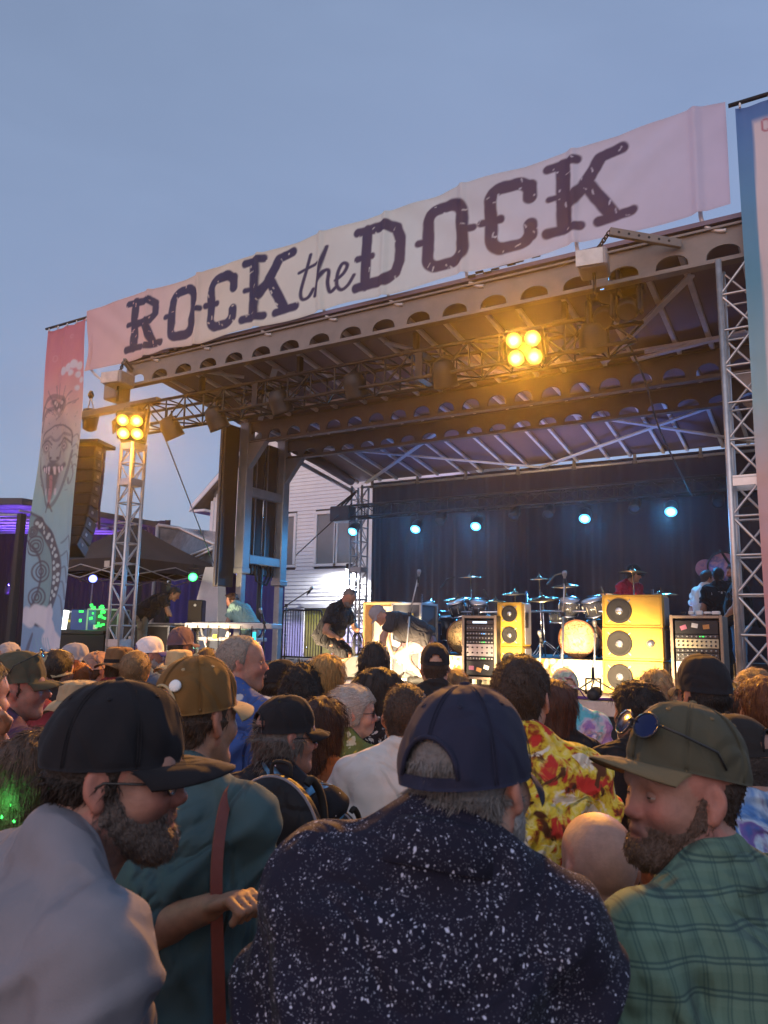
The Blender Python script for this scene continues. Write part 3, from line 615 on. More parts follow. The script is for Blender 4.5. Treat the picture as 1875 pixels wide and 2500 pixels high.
# moving heads bunched at the right hoist
MV = emis('blue_led', (.15, .45, 1), 3)
for i, (px, py) in enumerate(((1478, 700), (1528, 740), (1470, 760), (1535, 690))):
    c = Vector([float(a) for a in atY(px, py, 8.15+.05*i)])
    lab = ('black moving head light just below the grey hoist box', 'black moving head light at the right edge of the hoist cluster', 'black moving head light at the bottom of the hoist cluster', 'black moving head light tucked behind the hoist chain')[i]
    t = empty('moving_head_light', c, 0, lab, 'stage light', 'moving head lights by the right hoist')
    MB(c).box(c+Vector((0, 0, .17)), (.30, .22, .10), None, .03).build('base', BLKP, t)
    for s in (-1, 1): MB(c).box(c+Vector((s*.15, 0, 0)), (.05, .14, .30), None, .02).build('arm', BLKP, t)
    MB(c).lathe(c+Vector((0, .10, -.02)), [(.02, -.12), (.10, -.10), (.125, 0), (.12, .12), (.10, .16), (.085, .15)], 16, rot_to((.1, -.8, -.6))).build('head', BLKP, t)
    if i == 0:
        for k in range(3): MB(c).box(c+Vector((.10-.05*k, -.14, .12-.09*k)), (.05, .02, .06), None, .006).build('status_light', MV, t)
# hoists on perforated arms
def hoist(box_c, arm0, arm1, label, bw=.30):
    b0 = Vector([float(a) for a in box_c]); t = empty('chain_hoist', b0, 0, label, 'hoist', 'chain hoists at the roof front')
    HB = mat('hoist_case', (.30, .29, .30), .5, .2, .2, 6, .06)
    MB(b0).box(b0, (bw, .34, .20), Matrix.Rotation(.15, 3, 'Z'), .02).build('hoist_case', HB, t); MB(b0).box(b0+Vector((0, -.178, .0)), (bw*.9, .012, .17), Matrix.Rotation(.15, 3, 'Z')).build('hoist_lid', mat('hoist_lid', (.5, .49, .47), .45, .4), t)
    a0, a1 = Vector([float(a) for a in arm0]), Vector([float(a) for a in arm1]); d = (a1-a0); R = rot_to(d)
    MB(b0).box((a0+a1)/2, (.05, .09, d.length), R, .006).build('outrigger_arm', BEIGE, t)
    for k in range(6): MB(b0).tube([a0+d*(.12+.14*k)-R.col[0]*.027, a0+d*(.12+.14*k)+R.col[0]*.027], .015, 8).build('arm_hole', BLK, t)
    n = 7
    for k in range(n):
        p = a0.lerp(b0+Vector((0, 0, .1)), (k+.5)/n); ln = (a0-b0).length/n
        R2 = rot_to((b0-a0)); c = [p+R2 @ Vector((math.cos(q)*.022, 0, math.sin(q)*ln*.62)) if k % 2 else p+R2 @ Vector((0, math.cos(q)*.022, math.sin(q)*ln*.62)) for q in np.linspace(0, 2*math.pi, 9)[:-1]]
        MB(b0).tube(c, .008, 5, False, True).build('chain_link', BLK, t)
    MB(b0).tube([b0-Vector((0, 0, .1)), b0-Vector((0, 0, .34))], .02, 6).build('load_hook', BLK, t)
hoist(atY(1450, 645, 7.55), atY(1488, 566, 7.5), atY(1662, 596, 7.93), 'grey hoist box hung on a chain under the letter K')
hoist(atY(290, 928, 7.75), atY(303, 880, 7.7), atY(322, 905, 7.95), 'grey hoist box at the left end of the roof above the left blinder', .36)
# left outrigger that carries the speaker array
MB(SO).box((-10.6, 8.6, 5.52), (2.3, .10, .12), None, .01).build('side_outrigger', BEIGE, stage)
MB(SO).box((-9.75, 8.0, 5.60), (.30, .30, .42), None, .02).build('corner_block', BEIGE, stage)
# black bin bags/covers hanging behind the left blinder
MB(SO).box((-9.86, 8.5, 5.12), (.34, .36, .62), Matrix.Rotation(.1, 3, 'Y'), .05).build('cable_bag', BLKP, stage)
# ------------------------------------------------------------------ line array
ar0 = Vector((-11.62, 9.0, 5.05)); la = empty('line_array', ar0, 0, 'black curved line array of speaker boxes hung beside the left banner', 'speaker')
GRL = mat('speaker_grille', (.030, .024, .022), .6, .1, .3, 40, .4, 260)
ang = .0; p = ar0.copy(); FACE = Vector((.35, -.94, 0)).normalized()
MB(ar0).box(p+Vector((.0, 0, .05)), (.72, .62, .07), Matrix.Rotation(.36, 3, 'Z'), .01).build('fly_frame', BLK, la)
for k in range(9):
    ang = .015*k*k*.6; R = Matrix.Rotation(.36, 3, 'Z') @ Matrix.Rotation(-ang, 3, 'X'); hh = .225
    c = p-R.col[2]*hh/2
    cb = MB(ar0).box(c, (.50, .36, hh-.012), R, .015).build('speaker_cabinet', BLKP, la)
    gr = MB(ar0).box(c-R.col[1]*.183, (.46, .012, hh-.05), R, .004).build('grille', GRL, cb)
    for s in (-1, 1):
        MB(ar0).box(c+R.col[0]*s*.254-R.col[1]*.05, (.008, .06, .05), R).build('side_plate', ALUD, cb)
    p = p-R.col[2]*hh
mh = ar0+Vector((-.02, 0, .55))
t = empty('chain_motor', mh, 0, 'black chain motor and bag above the speaker array', 'hoist')
MB(mh).lathe(mh, [(.05, -.24), (.12, -.2), (.15, .05), (.14, .16), (.02, .17)], 14).build('chain_bag', BLKP, t); MB(mh).tube([mh+Vector((.08, 0, .15)), mh+Vector((-.04, 0, .42)), mh+Vector((-.1, 0, .15))], .012, 6).build('sling', ALUD, t)
MB(mh).lathe(mh+Vector((-.04, 0, .45)), [(.03, -.06), (.06, 0), (.03, .08)], 10).build('hook_block', BLK, t)
MB(mh).tube([ar0+Vector((.28, .1, .05)), ar0+Vector((.31, .1, -.6)), ar0+Vector((.28, .1, -1.1)), ar0+Vector((.30, .12, -1.5))], .022, 6).build('signal_cable', mat('navy_cable', (.03, .03, .12), .5), t)
# guy cables
def cable(name, pts, r, m, label, cat='cable'):
    o = MB().tube(pts, r, 6).build(name, m); return tag(o, label, cat)
cable('guy_cable', [(-9.2, 8.45, 5.0), (-11.6, 12.4, 3.2)], .012, GAL, 'thin guy cable slanting down from the left blinder to the tent')
cable('guy_cable', [atX(860, 1228, -9.28), atY(723, 1355, 13.2)], .012, BLK, 'thin black guy cable slanting across the house window')
cable('hanging_cable', spline([atY(1530, 830, 8.4), atY(1575, 930, 9.5), atY(1615, 1060, 11), atY(1690, 1210, 13)], 6), .014, BLK, 'black cable sagging down from the right lamp cluster')
# rear left sub-truss corner and bags by the tower
rc = Vector((-9.05, 14.15, 4.45)); MB(SO).box((-9.45, 14.12, 4.42), (.52, .30, .34), None, .02).build('corner_block', BT, stage)
for k in range(3): MB(SO).tube([(-9.6+.1*k, 14.1, 4.6), (-9.3, 14.45, 5.0)], .02, 6).build('sling', RUB, stage)
# ================================================================== white house behind the stage
HX0, HX1, HY = -18.0, -8.2, 19.0; HO = Vector((-13, HY, 0))
house = empty('white_house', HO, 0, 'white clapboard house with grey shuttered windows behind the stage', 'house')
SID = mat('white_clapboard', (.80, .80, .81), .55, 0, .07, 3, .06)
HW = mat('house_trim', (.78, .78, .78), .5, 0, .05, 3, .03)
PANE = mat('grey_blind', (.16, .18, .19), .35, 0, .15, 2, .02)
wins = [(-15.30, -14.50), (-13.62, -12.98), (-12.86, -12.20), (-11.0, -10.3)]
WZ0, WZ1 = 3.86, 5.36; DX0, DX1, DZ1 = -13.98, -12.95, 2.52
def spans(z0, z1):
    cut = []
    if z1 > WZ0-.08 and z0 < WZ1+.08: cut += [(a-.09, b+.09) for a, b in wins]
    if z0 < DZ1+.05: cut += [(DX0-.10, DX1+.10)]
    xs = HX0; out = []
    for a, b in sorted(cut):
        if a > xs: out.append((xs, a))
        xs = max(xs, b)
    if xs < HX1: out.append((xs, HX1))
    return out
ph = .115
for i in range(int(7.4/ph)):
    z = .35+i*ph; x1lim = HX1; gable = max(0, z-6.05)
    for a, b in spans(z, z+ph):
        a2 = max(a, HX0+gable*1.05)
        if b-a2 < .05: continue
        MB(HO).add([(a2, HY-.028, z), (b, HY-.028, z), (b, HY-.006, z+ph+.012), (a2, HY-.006, z+ph+.012), (a2, HY, z), (b, HY, z), (b, HY, z+ph+.012), (a2, HY, z+ph+.012)],
                   [(0, 1, 2, 3), (0, 4, 5, 1), (1, 5, 6, 2), (3, 2, 6, 7), (0, 3, 7, 4)]).build('clapboard', SID, house)
MB(HO).box(((HX0+HX1)/2, HY+.14, 3.3), (HX1-HX0-.02, .2, 6.4)).build('wall', mat('house_wall', (.2, .2, .2), .8), house)
MB(HO).box((HX0+.05, HY-.03, 3.1), (.14, .06, 6.0), None, .006).build('corner_board', HW, house)
MB(HO).box((-13, HY+.05, .18), (9.8, .14, .34)).build('foundation', mat('concrete', (.32, .32, .31), .8), house)
for a, b in wins:
    w = MB(HO).box(((a+b)/2, HY-.045, WZ1+.05), (b-a+.18, .05, .10), None, .006).box(((a+b)/2, HY-.05, WZ0-.05), (b-a+.22, .07, .08), None, .006).box((a-.045, HY-.045, (WZ0+WZ1)/2), (.09, .05, WZ1-WZ0), None, .006).box((b+.045, HY-.045, (WZ0+WZ1)/2), (.09, .05, WZ1-WZ0), None, .006).build('window', HW, house)
    MB(HO).box(((a+b)/2, HY-.022, (WZ0+WZ1)/2), (b-a-.01, .012, WZ1-WZ0-.01)).build('pane', PANE, w)
# gable roof with white rake board, left eave showing
RF = mat('grey_shingle', (.14, .14, .15), .85, 0, .3, 8, .3)
MB(HO).prism([(HX0-.65, 5.82), (HX0-.62, 5.98), (-13.1, 10.75), (-8.0, 5.9), (-8.0, 5.74), (-13.1, 10.55)], 1, HY-.35, HY+6).build('roof', RF, house)
MB(HO).prism([(HX0-.66, 5.72), (HX0-.62, 5.93), (-13.1, 10.62), (-13.1, 10.40)], 1, HY-.40, HY-.352).build('rake_board', HW, house)
MB(HO).prism([(HX0-.62, 5.72), (HX0-.02, 5.72), (HX0-.02, 5.80), (HX0-.62, 5.80)], 1, HY-.34, HY+5.9).build('soffit', HW, house)
MB(HO).prism([(HX0, 6.05), (HX0+.5, 6.30), (-13.1, 10.4), (-8.3, 6.05)], 1, HY-.004, HY+.05).build('gable_wall', HW, house)
# doorway with an olive yellow door
MB(HO).box(((DX0+DX1)/2, HY-.05, DZ1+.07), (DX1-DX0+.24, .06, .14), None, .008).box((DX0-.06, HY-.05, DZ1/2+.1), (.12, .06, DZ1-.1), None, .008).box((DX1+.06, HY-.05, DZ1/2+.1), (.12, .06, DZ1-.1), None, .008).build('door_frame', HW, house)
dr = MB(HO).box((DX0+.52, HY-.02, DZ1/2+.16), (DX1-DX0-.02, .03, DZ1-.3), None, .004).build('door', mat('olive_door', (.42, .38, .08), .5), house)
MB(HO).lathe((DX0+.14, HY-.06, 1.35), [(.012, -.01), (.03, .01), (.02, .04)], 10, rot_to((0, -1, 0))).build('handle', CHROME, dr)
# flood lamp on the wall side of the rear tower: white light raking the clapboards
fl = Vector([float(a) for a in atY(853, 1383, 18.72)])
ft = empty('flood_light', fl, 0, 'small white flood lamp on the house wall beside the rear tower', 'flood light')
MB(fl).box(fl, (.20, .10, .16), rot_to((-.3, .3, -.9)), .02).build('housing', BLK, ft)
disc(fl+Vector((-.05, -.03, -.10)), (-.3, -.4, -.9), .07, 'lens', emis('white_lens', (1, .98, .95), 22, .07), ft, .02)
lamp('lamp', 'SPOT', fl+Vector((-.06, -.04, -.15)), fl+Vector((-.25, .06, -1)), 420, (.95, .95, 1), .06, 165, .4, ft)
# ================================================================== wing platform, tent, keyboards, second stage
PL = mat('platform_ply', (.06, .055, .055), .7, 0, .3, 4, .1)
wo = Vector((-13, 12.6, 0))
w = empty('wing_platform', wo, 0, 'low black platform left of the stage under the tent', 'platform')
for i in range(3):
    MB(wo).box((-10.95-i*2.02, 13.0, DECK-.04), (2.0, 7.6, .07), None, .006).build('deck_panel', PL, w)
MB(wo).box((-13.0, 9.25, DECK/2-.06), (6.0, .04, DECK-.14)).build('skirt', SK, w)
CAN = mat('black_canopy', (.016, .014, .017), .75, 0, .25, 2, .2, 30)
NC = Vector([float(a) for a in atD(305, 1393, 16.5)]); tx, ty = -2.9, 2.9; zv, ze, za = NC.z, NC.z+.30, NC.z+1.28
to = Vector((NC.x, NC.y, DECK)); tent = empty('pop_up_tent', to, 0, 'black pop up canopy tent left of the stage behind the silver tower', 'tent')
cor = [(NC.x, NC.y), (NC.x, NC.y+ty), (NC.x+tx, NC.y+ty), (NC.x+tx, NC.y)]; ap = (NC.x+tx/2, NC.y+ty/2, za)
for i in range(4):
    a, b = cor[i], cor[(i+1) % 4]; n = 12; vs = []; fs = []
    for s in range(n+1):
        for r in range(9):
            e = Vector((a[0]+(b[0]-a[0])*s/n, a[1]+(b[1]-a[1])*s/n, ze)); q = e.lerp(Vector(ap), r/8)
            q.z -= .07*math.sin(math.pi*r/8)*(1-abs(2*s/n-1))*.8+.05*math.sin(math.pi*r/8); vs.append(q)
    for s in range(n):
        for r in range(8): fs.append((s*9+r, (s+1)*9+r, (s+1)*9+r+1, s*9+r+1))
    MB(to).add(vs, fs, True).build('canopy_panel', CAN, tent)
    vs = []; fs = []; n = 40
    for s in range(n+1):
        k = s/n; px, py = a[0]+(b[0]-a[0])*k, a[1]+(b[1]-a[1])*k; nx_, ny_ = (b[1]-a[1])/2.9, -(b[0]-a[0])/2.9
        o = .012*math.sin(s*1.3); vs += [(px, py, ze), (px+nx_*o, py+ny_*o, zv+.03*math.sin(k*math.pi))]
    fs = [(2*s, 2*s+1, 2*s+3, 2*s+2) for s in range(n)]
    MB(to).add(vs, fs, True).build('valance', CAN, tent)
    MB(to).box((a[0]-.03*(1 if a[0] > ap[0] else -1), a[1]+.03*(1 if a[1] < ap[1] else -1), (DECK+ze)/2), (.045, .045, ze-DECK), None, .004).build('leg', ALUD, tent)
    m2 = (Vector((*a, ze-.12))+Vector((*b, ze-.12)))/2
    MB(to).tube([(a[0], a[1], ze-.10), m2-Vector((0, 0, .30)), (b[0], b[1], ze-.10)], .014, 6).tube([(a[0], a[1], ze-.42), m2, (b[0], b[1], ze-.42)], .014, 6).build('scissor_brace', ALUD, tent)
pc = atY(262, 1360, NC.y-.015)
MB(to).box((pc[0], NC.y-.012, zv+.16), (.17, .006, .14), None, .002).build('valance_badge', mat('cream_print', (.55, .5, .45), .7), tent)
# dark blue drapes
BLU = mat('blue_drape', (.030, .035, .22), .85, 0, .2, 2, .15)
def drape(x0, x1, y, z0, z1, label, m=BLU, name='stage_drape'):
    n = int((x1-x0)*26); vs = []; fs = []
    for i in range(n+1):
        x = x0+(x1-x0)*i/n
        for z in (z0, (z0+z1)/2, z1): vs.append((x, y+.045*math.sin(i*.8)+.02*math.sin(i*2.1+z), z))
    for i in range(n): fs += [(3*i, 3*i+3, 3*i+4, 3*i+1), (3*i+1, 3*i+4, 3*i+5, 3*i+2)]
    return tag(MB().add(vs, fs, True).build(name, m), label, 'curtain')
drape(-17.2, -13.0, 16.6, DECK, 4.0, 'deep blue drape behind the tent and keyboard player')
drape(-37, -22.6, 21.6, 0, 6.1, 'added black sheet shutting out the sky behind the far left stage', SK)  # added sheet, blocks the sky so the far left stays dark
drape(-12.4, -11.1, 14.2, DECK, 3.9, 'deep blue drape hanging between the two left masts')
# lamps under and behind the tent
BLE = emis('blue_lens', (.18, .22, 1.0), 14, .10); GRE = emis('green_lens', (.05, 1.0, .18), 12, .10); PUE = emis('violet_lens', (.35, .12, 1.0), 10, .10)
for (px, py, D, le, colr, tgt, lab, wt) in ((227, 1412, 18.0, BLE, (.15, .2, 1), (-16, 16.6, 2.4), 'round blue lamp on a pole at the left under the tent', 260),
                                            (471, 1408, 16.8, GRE, (.05, 1, .2), (-14.5, 11, 1.3), 'green lamp under the right side of the tent', 160),
                                            (588, 1401, 16.0, BLE, (.15, .2, 1), (-14.2, 16.6, 2.2), 'round blue lamp beside the left mast', 420)):
    c = atD(px, py, D); tw = Vector([float(a) for a in (CAM-c)]).normalized()
    par(c, Vector([float(a) for a in c])+tw*2+Vector((0, 0, -.5)), lab, 'coloured_lamp', (le, colr), .105, .2, None, 0)
    lamp('lamp', 'SPOT', Vector([float(a) for a in c]), tgt, wt, colr, .08, 100, .7, bpy.data.objects[[o.name for o in bpy.data.objects if o.get('label') == lab][0]])
    if py != 1408 and px < 300: MB(bpy.data.objects[[o.name for o in bpy.data.objects if o.get('label') == lab][0]].location).tube([c-np.array([0, 0, .12]), (c[0], c[1], DECK)], .018, 6).build('pole', ALUD, bpy.data.objects[[o.name for o in bpy.data.objects if o.get('label') == lab][0]])
# pale inflatable-like uplit columns
COLM = mat('white_lycra', (.68, .7, .74), .6, 0, .08, 4, .05)
for (px0, px1, lab) in ((462, 500, 'tall pale tapering lycra column behind the keyboard player'),):
    c = atD(488, 1560, 16.8); cx, cy = c[0], c[1]
    b = MB((cx, cy, DECK)); hgt = 2.05
    b.add([(cx-.55, cy, DECK), (cx+.35, cy+.2, DECK), (cx+.35, cy+.6, DECK), (cx-.55, cy+.4, DECK), (cx-.05, cy+.1, DECK+hgt), (cx+.24, cy+.2, DECK+hgt), (cx+.24, cy+.4, DECK+hgt), (cx-.05, cy+.3, DECK+hgt)],
          [(0, 1, 5, 4), (1, 2, 6, 5), (2, 3, 7, 6), (3, 0, 4, 7), (4, 5, 6, 7), (0, 3, 2, 1)])
    t = empty('light_column', (cx, cy, DECK), 0, lab, 'column'); b.build('stretched_cover', COLM, t); MB((cx, cy, DECK)).box((cx+.1, cy+.25, DECK+.012), (1.0, .7, .03)).build('base_plate', BLK, t)
c = atD(480, 1500, 15.6); t = empty('monitor_speaker', (c[0], c[1], DECK), .5, 'upright black speaker on a pole in front of the pale column', 'speaker')
MB().box((0, 0, .95), (.30, .28, .62), None, .02).build('cabinet', BLKP, t); MB().box((0, -.145, .95), (.27, .012, .58), None, .004).build('grille', GRL, t); MB().tube([(0, 0, 0), (0, 0, .66)], .02, 8).build('pole', BLK, t)
MB().lathe((0, -.152, 1.15), [(.03, 0), (.025, .004)], 12, rot_to((0, -1, 0))).build('badge', WHT, t)
# second stage far left, lit violet
o2 = Vector((-24, 18, 0)); s2 = empty('second_stage', o2, 0, 'smaller roofed stage lit violet blue at the far left', 'stage')
PUR = mat('violet_lit_steel', (.45, .45, .5), .5, .3, .2, 4, .05)
zt = 6.5
MB(o2).prism([(-30, zt), (-16.8, zt-.75), (-16.8, zt-.55), (-30, zt+.45)], 1, 15.2, 21.0).build('roof', mat('dark_roof_cover', (.06, .06, .075), .7), s2)
for k in range(7):
    y = 15.5+k*.85; MB(o2).tube([(-29.5, y, zt-.35), (-17.1, y, zt-1.05)], .05, 8).build('roof_tube', PUR, s2)
for k in range(9):
    x = -29.2+k*1.5; MB(o2).tube([(x, 15.4, zt-.42-.062*k), (x, 20.8, zt-.42-.062*k)], .04, 6).build('roof_tube', PUR, s2)
for x, y in ((-17.2, 15.5), (-17.2, 20.6), (-22.5, 15.5), (-22.5, 20.6)): MB(o2).box((x, y, 2.75), (.22, .22, 5.5), None, .02).build('leg', BLK, s2)
MB(o2).box((-23, 18, .5), (12.5, 6, 1.0)).build('deck', PL, s2)
MB(o2).box((-19.4, 15.6, 5.2), (.6, .5, .5), None, .08).build('speaker_cluster', BLKP, s2)
s2.location.x -= 5.9
for (x, y) in ((-26.0, 17.2), (-30, 18)):
    lt = par((x, y, 3.2), (x+.5, y+.4, 7), 'violet lamp on the far left stage, %s' % ('nearer the sea monster banner' if x > -28 else 'at the picture edge'), 'violet_lamp', (PUE, (.22, .10, 1)), .12, .25, None, 1500, 160)
lt = par((-24.5, 16.5, 1.35), (-26, 18.0, 5.5), 'violet lamp on the floor of the far left stage', 'violet_lamp', (PUE, (.25, .1, 1)), .12, .25, None, 1300, 150)
# second tent roof and scaffold between tent and house
rt = Vector((-19.0, 17.3, 0)); t = empty('clear_roof_canopy', rt, 0, 'bluish clear plastic canopy roof behind the black tent', 'canopy')
PLS = mat('wet_plastic', (.10, .13, .17), .2, 0, .4, 5, .4, 12)
A = atD(385, 1282, 21); B = atD(440, 1290, 21); Cc = atD(525, 1330, 19); Dd = atD(520, 1380, 19); Ee = atD(385, 1380, 21)
MB(rt).add([A, B, Cc, Dd, Ee, A+np.array([0, 2, .1]), B+np.array([0, 2, .1]), Cc+np.array([0, 2, 0]), Dd+np.array([0, 2, 0]), Ee+np.array([0, 2, 0])], [(0, 1, 2, 3, 4), (5, 9, 8, 7, 6), (0, 5, 6, 1), (1, 6, 7, 2), (2, 7, 8, 3)]).build('cover', PLS, t)
MB(rt).tube([A, B, Cc], .05, 6).build('ridge_pole', ALU, t)
for q in (.15, .4): MB(rt).tube([Cc+(Dd-Cc)*q+np.array([-.9, 0, -.2]), Cc+(Dd-Cc)*q*.4], .045, 6).build('strut', ALU, t)
for q in (A, Cc): MB(rt).tube([q, (q[0], q[1], 0)], .05, 6).build('post', ALUD, t)
# gear heap behind the banner: flight cases, racks, green console lights
CASE = mat('flightcase_ply', (.028, .026, .028), .5, 0, .3, 6, .08)
def flightcase(c, dims, label, rz=0., m=CASE, grp=None, stickers=0):
    t = empty('flight_case', c, rz, label, 'flight case', grp); w_, d_, h_ = dims
    MB().box((0, 0, h_/2+.02), (w_-.02, d_-.02, h_-.02), None, .006).build('panel', m, t)
    e = MB()
    for a in (-1, 1):
        for b2 in (-1, 1):
            e.box((a*w_/2, b2*d_/2, h_/2+.02), (.03, .03, h_)); e.box((0, a*d_/2, h_/2+.02+b2*h_/2), (w_, .03, .03)); e.box((a*w_/2, 0, h_/2+.02+b2*h_/2), (.03, d_, .03))
    e.build('edging', ALUD, t)
    for k in range(2): MB().box((-w_*.22+k*w_*.44, -d_/2-.008, h_*.68), (.09, .012, .09), None, .004).build('latch', ALU, t)
    for k in range(stickers): MB().box((random.uniform(-.36, .36)*w_, -d_/2-.012-.001*k, random.uniform(.12, .9)*h_), (random.uniform(.05, .14), .003, random.uniform(.04, .10)), Matrix.Rotation(random.uniform(-.4, .4), 3, 'Y')).build('sticker', random.choice([WHT, mat('yellow_sticker', (.7, .5, .08), .6), mat('pink_sticker', (.6, .2, .3), .6), mat('teal_sticker', (.1, .4, .45), .6), mat('grey_sticker', (.35, .35, .36), .6)]), t)
    return t
for k, (px, D, ww, hh, lab) in enumerate(((175, 15.4, .8, .95, 'tall black case behind the sea monster banner'), (225, 15.6, .7, .85, 'black case right of the green screen'), (262, 15.2, .6, 1.0, 'black case left of the silver tower'), (360, 15.0, 1.0, .7, 'black case right of the silver tower'), (420, 15.4, .9, .75, 'black case below the tent pole'))):
    c = atD(px, 1560, D); flightcase((c[0], c[1], DECK), (ww, .6, hh), lab, .5, grp='cases under the tent', stickers=3)
sc0 = atD(170, 1530, 14.9); t = empty('lighting_console', (sc0[0], sc0[1], DECK+.55), .62, 'lighting console with glowing green keys and a white screen', 'console')
MB().box((.1, 0, -.28), (1.3, .5, .55), None, .02).build('stand', BLK, t)
MB().box((.12, 0, .03), (1.2, .5, .08), None, .01).build('desk', BLKP, t)
MB().box((-.18, -.05, .26), (.30, .03, .38), Matrix.Rotation(.1, 3, 'Y'), .01).build('screen', emis('white_screen', (.9, 1, .95), 3.2), t)
MB().box((.28, .03, .26), (.55, .03, .40), None, .01).build('screen', mat('dark_screen', (.01, .02, .06), .2, emit=((.01, .04, .2), .6)), t)
GK = emis('green_key', (.05, 1, .12), 2.2)
random.seed(3)
for k in range(22):
    a = random.random()*2.2; MB().box((.18+.42*math.sin(a)*random.uniform(.9, 1.1), -.01, .14+.42*random.random()), (random.uniform(.03, .09), .012, random.uniform(.03, .06)), Matrix.Rotation(random.uniform(-.3, .3), 3, 'Y'), .004).build('lit_key', GK, t)
lamp('glow', 'POINT', Vector((sc0[0]+.4, sc0[1]-.3, DECK+.9)), (0, 0, 0), 6, (.1, 1, .25), .2, parent=t)
# line of trees beyond
FOL = mat('dusk_foliage', (.05, .065, .035), .8, 0, .5, 3, .3)
for k, (px, D, hgt) in enumerate(((20, 42, 3.6), (120, 46, 3.8), (190, 44, 4.2), (255, 48, 4.4), (330, 45, 4.0))):
    c = atD(px, 1540, D); t = empty('tree', (c[0], c[1], 0), 0, ('leafy tree far off at the left picture edge', 'leafy tree far off behind the sea monster banner', 'leafy tree far off seen under the left of the tent', 'leafy tree far off seen beside the blue pole lamp', 'leafy tree far off behind the silver tower')[k], 'tree', 'trees beyond the festival ground')
    MB().tube([(0, 0, 0), (.05, 0, hgt*.3), (-.05, .1, hgt*.6)], [.22, .17, .06], 8).build('trunk', mat('bark', (.07, .055, .045), .9), t)
    N_ = 3600; ctr = RNG.normal(0, 1, (14, 3))*[1.7, 1.3, .9]+[0, 0, hgt*.62]
    p0 = ctr[RNG.integers(0, 14, N_)]+RNG.normal(0, .55, (N_, 3)); a = RNG.normal(0, .26, (N_, 3)); b2 = RNG.normal(0, .26, (N_, 3))
    link('crown', np_mesh('crown', np.concatenate([p0, p0+a, p0+b2]), np.stack([np.arange(N_), np.arange(N_)+N_, np.arange(N_)+2*N_], 1), False), FOL, t)
# ================================================================== drum riser with tie-dye skirt
def tiedye(name, stops, scale=3.0, warp=1.2, rough=.8, detail=4, bump=.2, seed=0.0):
    if name in _M: return _M[name]
    m = mat(name, (1, 1, 1), rough, 0, .08, 8, bump, 120); N, L = nodes(m)
    tc = N.new('ShaderNodeTexCoord'); mp = N.new('ShaderNodeMapping'); mp.inputs['Location'].default_value = (seed, seed*.7, seed*.3); L.new(tc.outputs['Object'], mp.inputs[0])
    n = N.new('ShaderNodeTexNoise'); n.inputs['Scale'].default_value = scale; n.inputs['Detail'].default_value = detail; n.inputs['Roughness'].default_value = .6; n.inputs['Distortion'].default_value = warp
    L.new(mp.outputs[0], n.inputs['Vector']); r = ramp(N, stops); L.new(n.outputs['Fac'], r.inputs[0]); L.new(r.outputs[0], color_in(m)); return m
RZ = DECK+.375; ro = Vector((-3.7, 9.75, DECK))
riser = empty('drum_riser', ro, 0, 'low drum riser with a cream and orange tie dye skirt', 'riser')
for i in range(2): MB(ro).box((-5.55+1.9*i+.95-.02, 10.95, RZ-.03), (1.88, 2.38, .06), None, .006).build('deck_panel', PL, riser)
MB(ro).box((-4.6, 10.95, DECK+.16), (3.7, 2.3, .30)).build('frame', BLK, riser)
TDS = tiedye('tie_dye_skirt', [(.28, (.62, .14, .02)), (.38, (.75, .42, .08)), (.46, (.78, .70, .48)), (.56, (.80, .74, .6)), (.62, (.35, .42, .38)), (.68, (.75, .66, .42)), (.8, (.6, .2, .04))], 4.5, 1.5)
n = 160; vs = []; fs = []
for i in range(n+1):
    x = -5.55+3.75*i/n; y = 9.73+.018*math.sin(i*.7)+.01*math.sin(i*1.9)
    vs += [(x, y, DECK+.01), (x, 9.745+.006*math.sin(i*.7), RZ-.005)]
MB(ro).add(vs, [(2*i, 2*i+2, 2*i+3, 2*i+1) for i in range(n)], True).build('skirt', TDS, riser)
# ================================================================== speaker cabinets
YEL = mat('yellow_tolex', (.62, .36, .035), .5, 0, .12, 5, .25, 260); YED = mat('yellow_edge', (.50, .28, .03), .5, 0, .15, 6, .15)
CONE = mat('paper_cone', (.018, .015, .014), .8, 0, .2, 20, .2); CAPM = mat('dust_cap', (.62, .6, .58), .25, .8, .1, 8, 0)
GREYT = mat('grey_back', (.30, .29, .32), .6, 0, .15, 4, .1)
def driver(p, r, parent):
    f = MB().lathe((0, 0, 0), [(r*1.0, 0), (r*1.0, .014), (r*.95, .018), (r*.91, .010), (r*.86, .017), (r*.80, .012), (r*.55, .006), (r*.34, .004)], 28).build('speaker_cone', CONE, parent)
    f.location = p; f.rotation_euler = rot_to((0, -1, 0)).to_euler()
    c = MB().lathe((0, 0, .003), [(r*.34, 0), (r*.29, .014), (r*.16, .022), (.001, .025)], 20).build('dust_cap', CAPM, f)
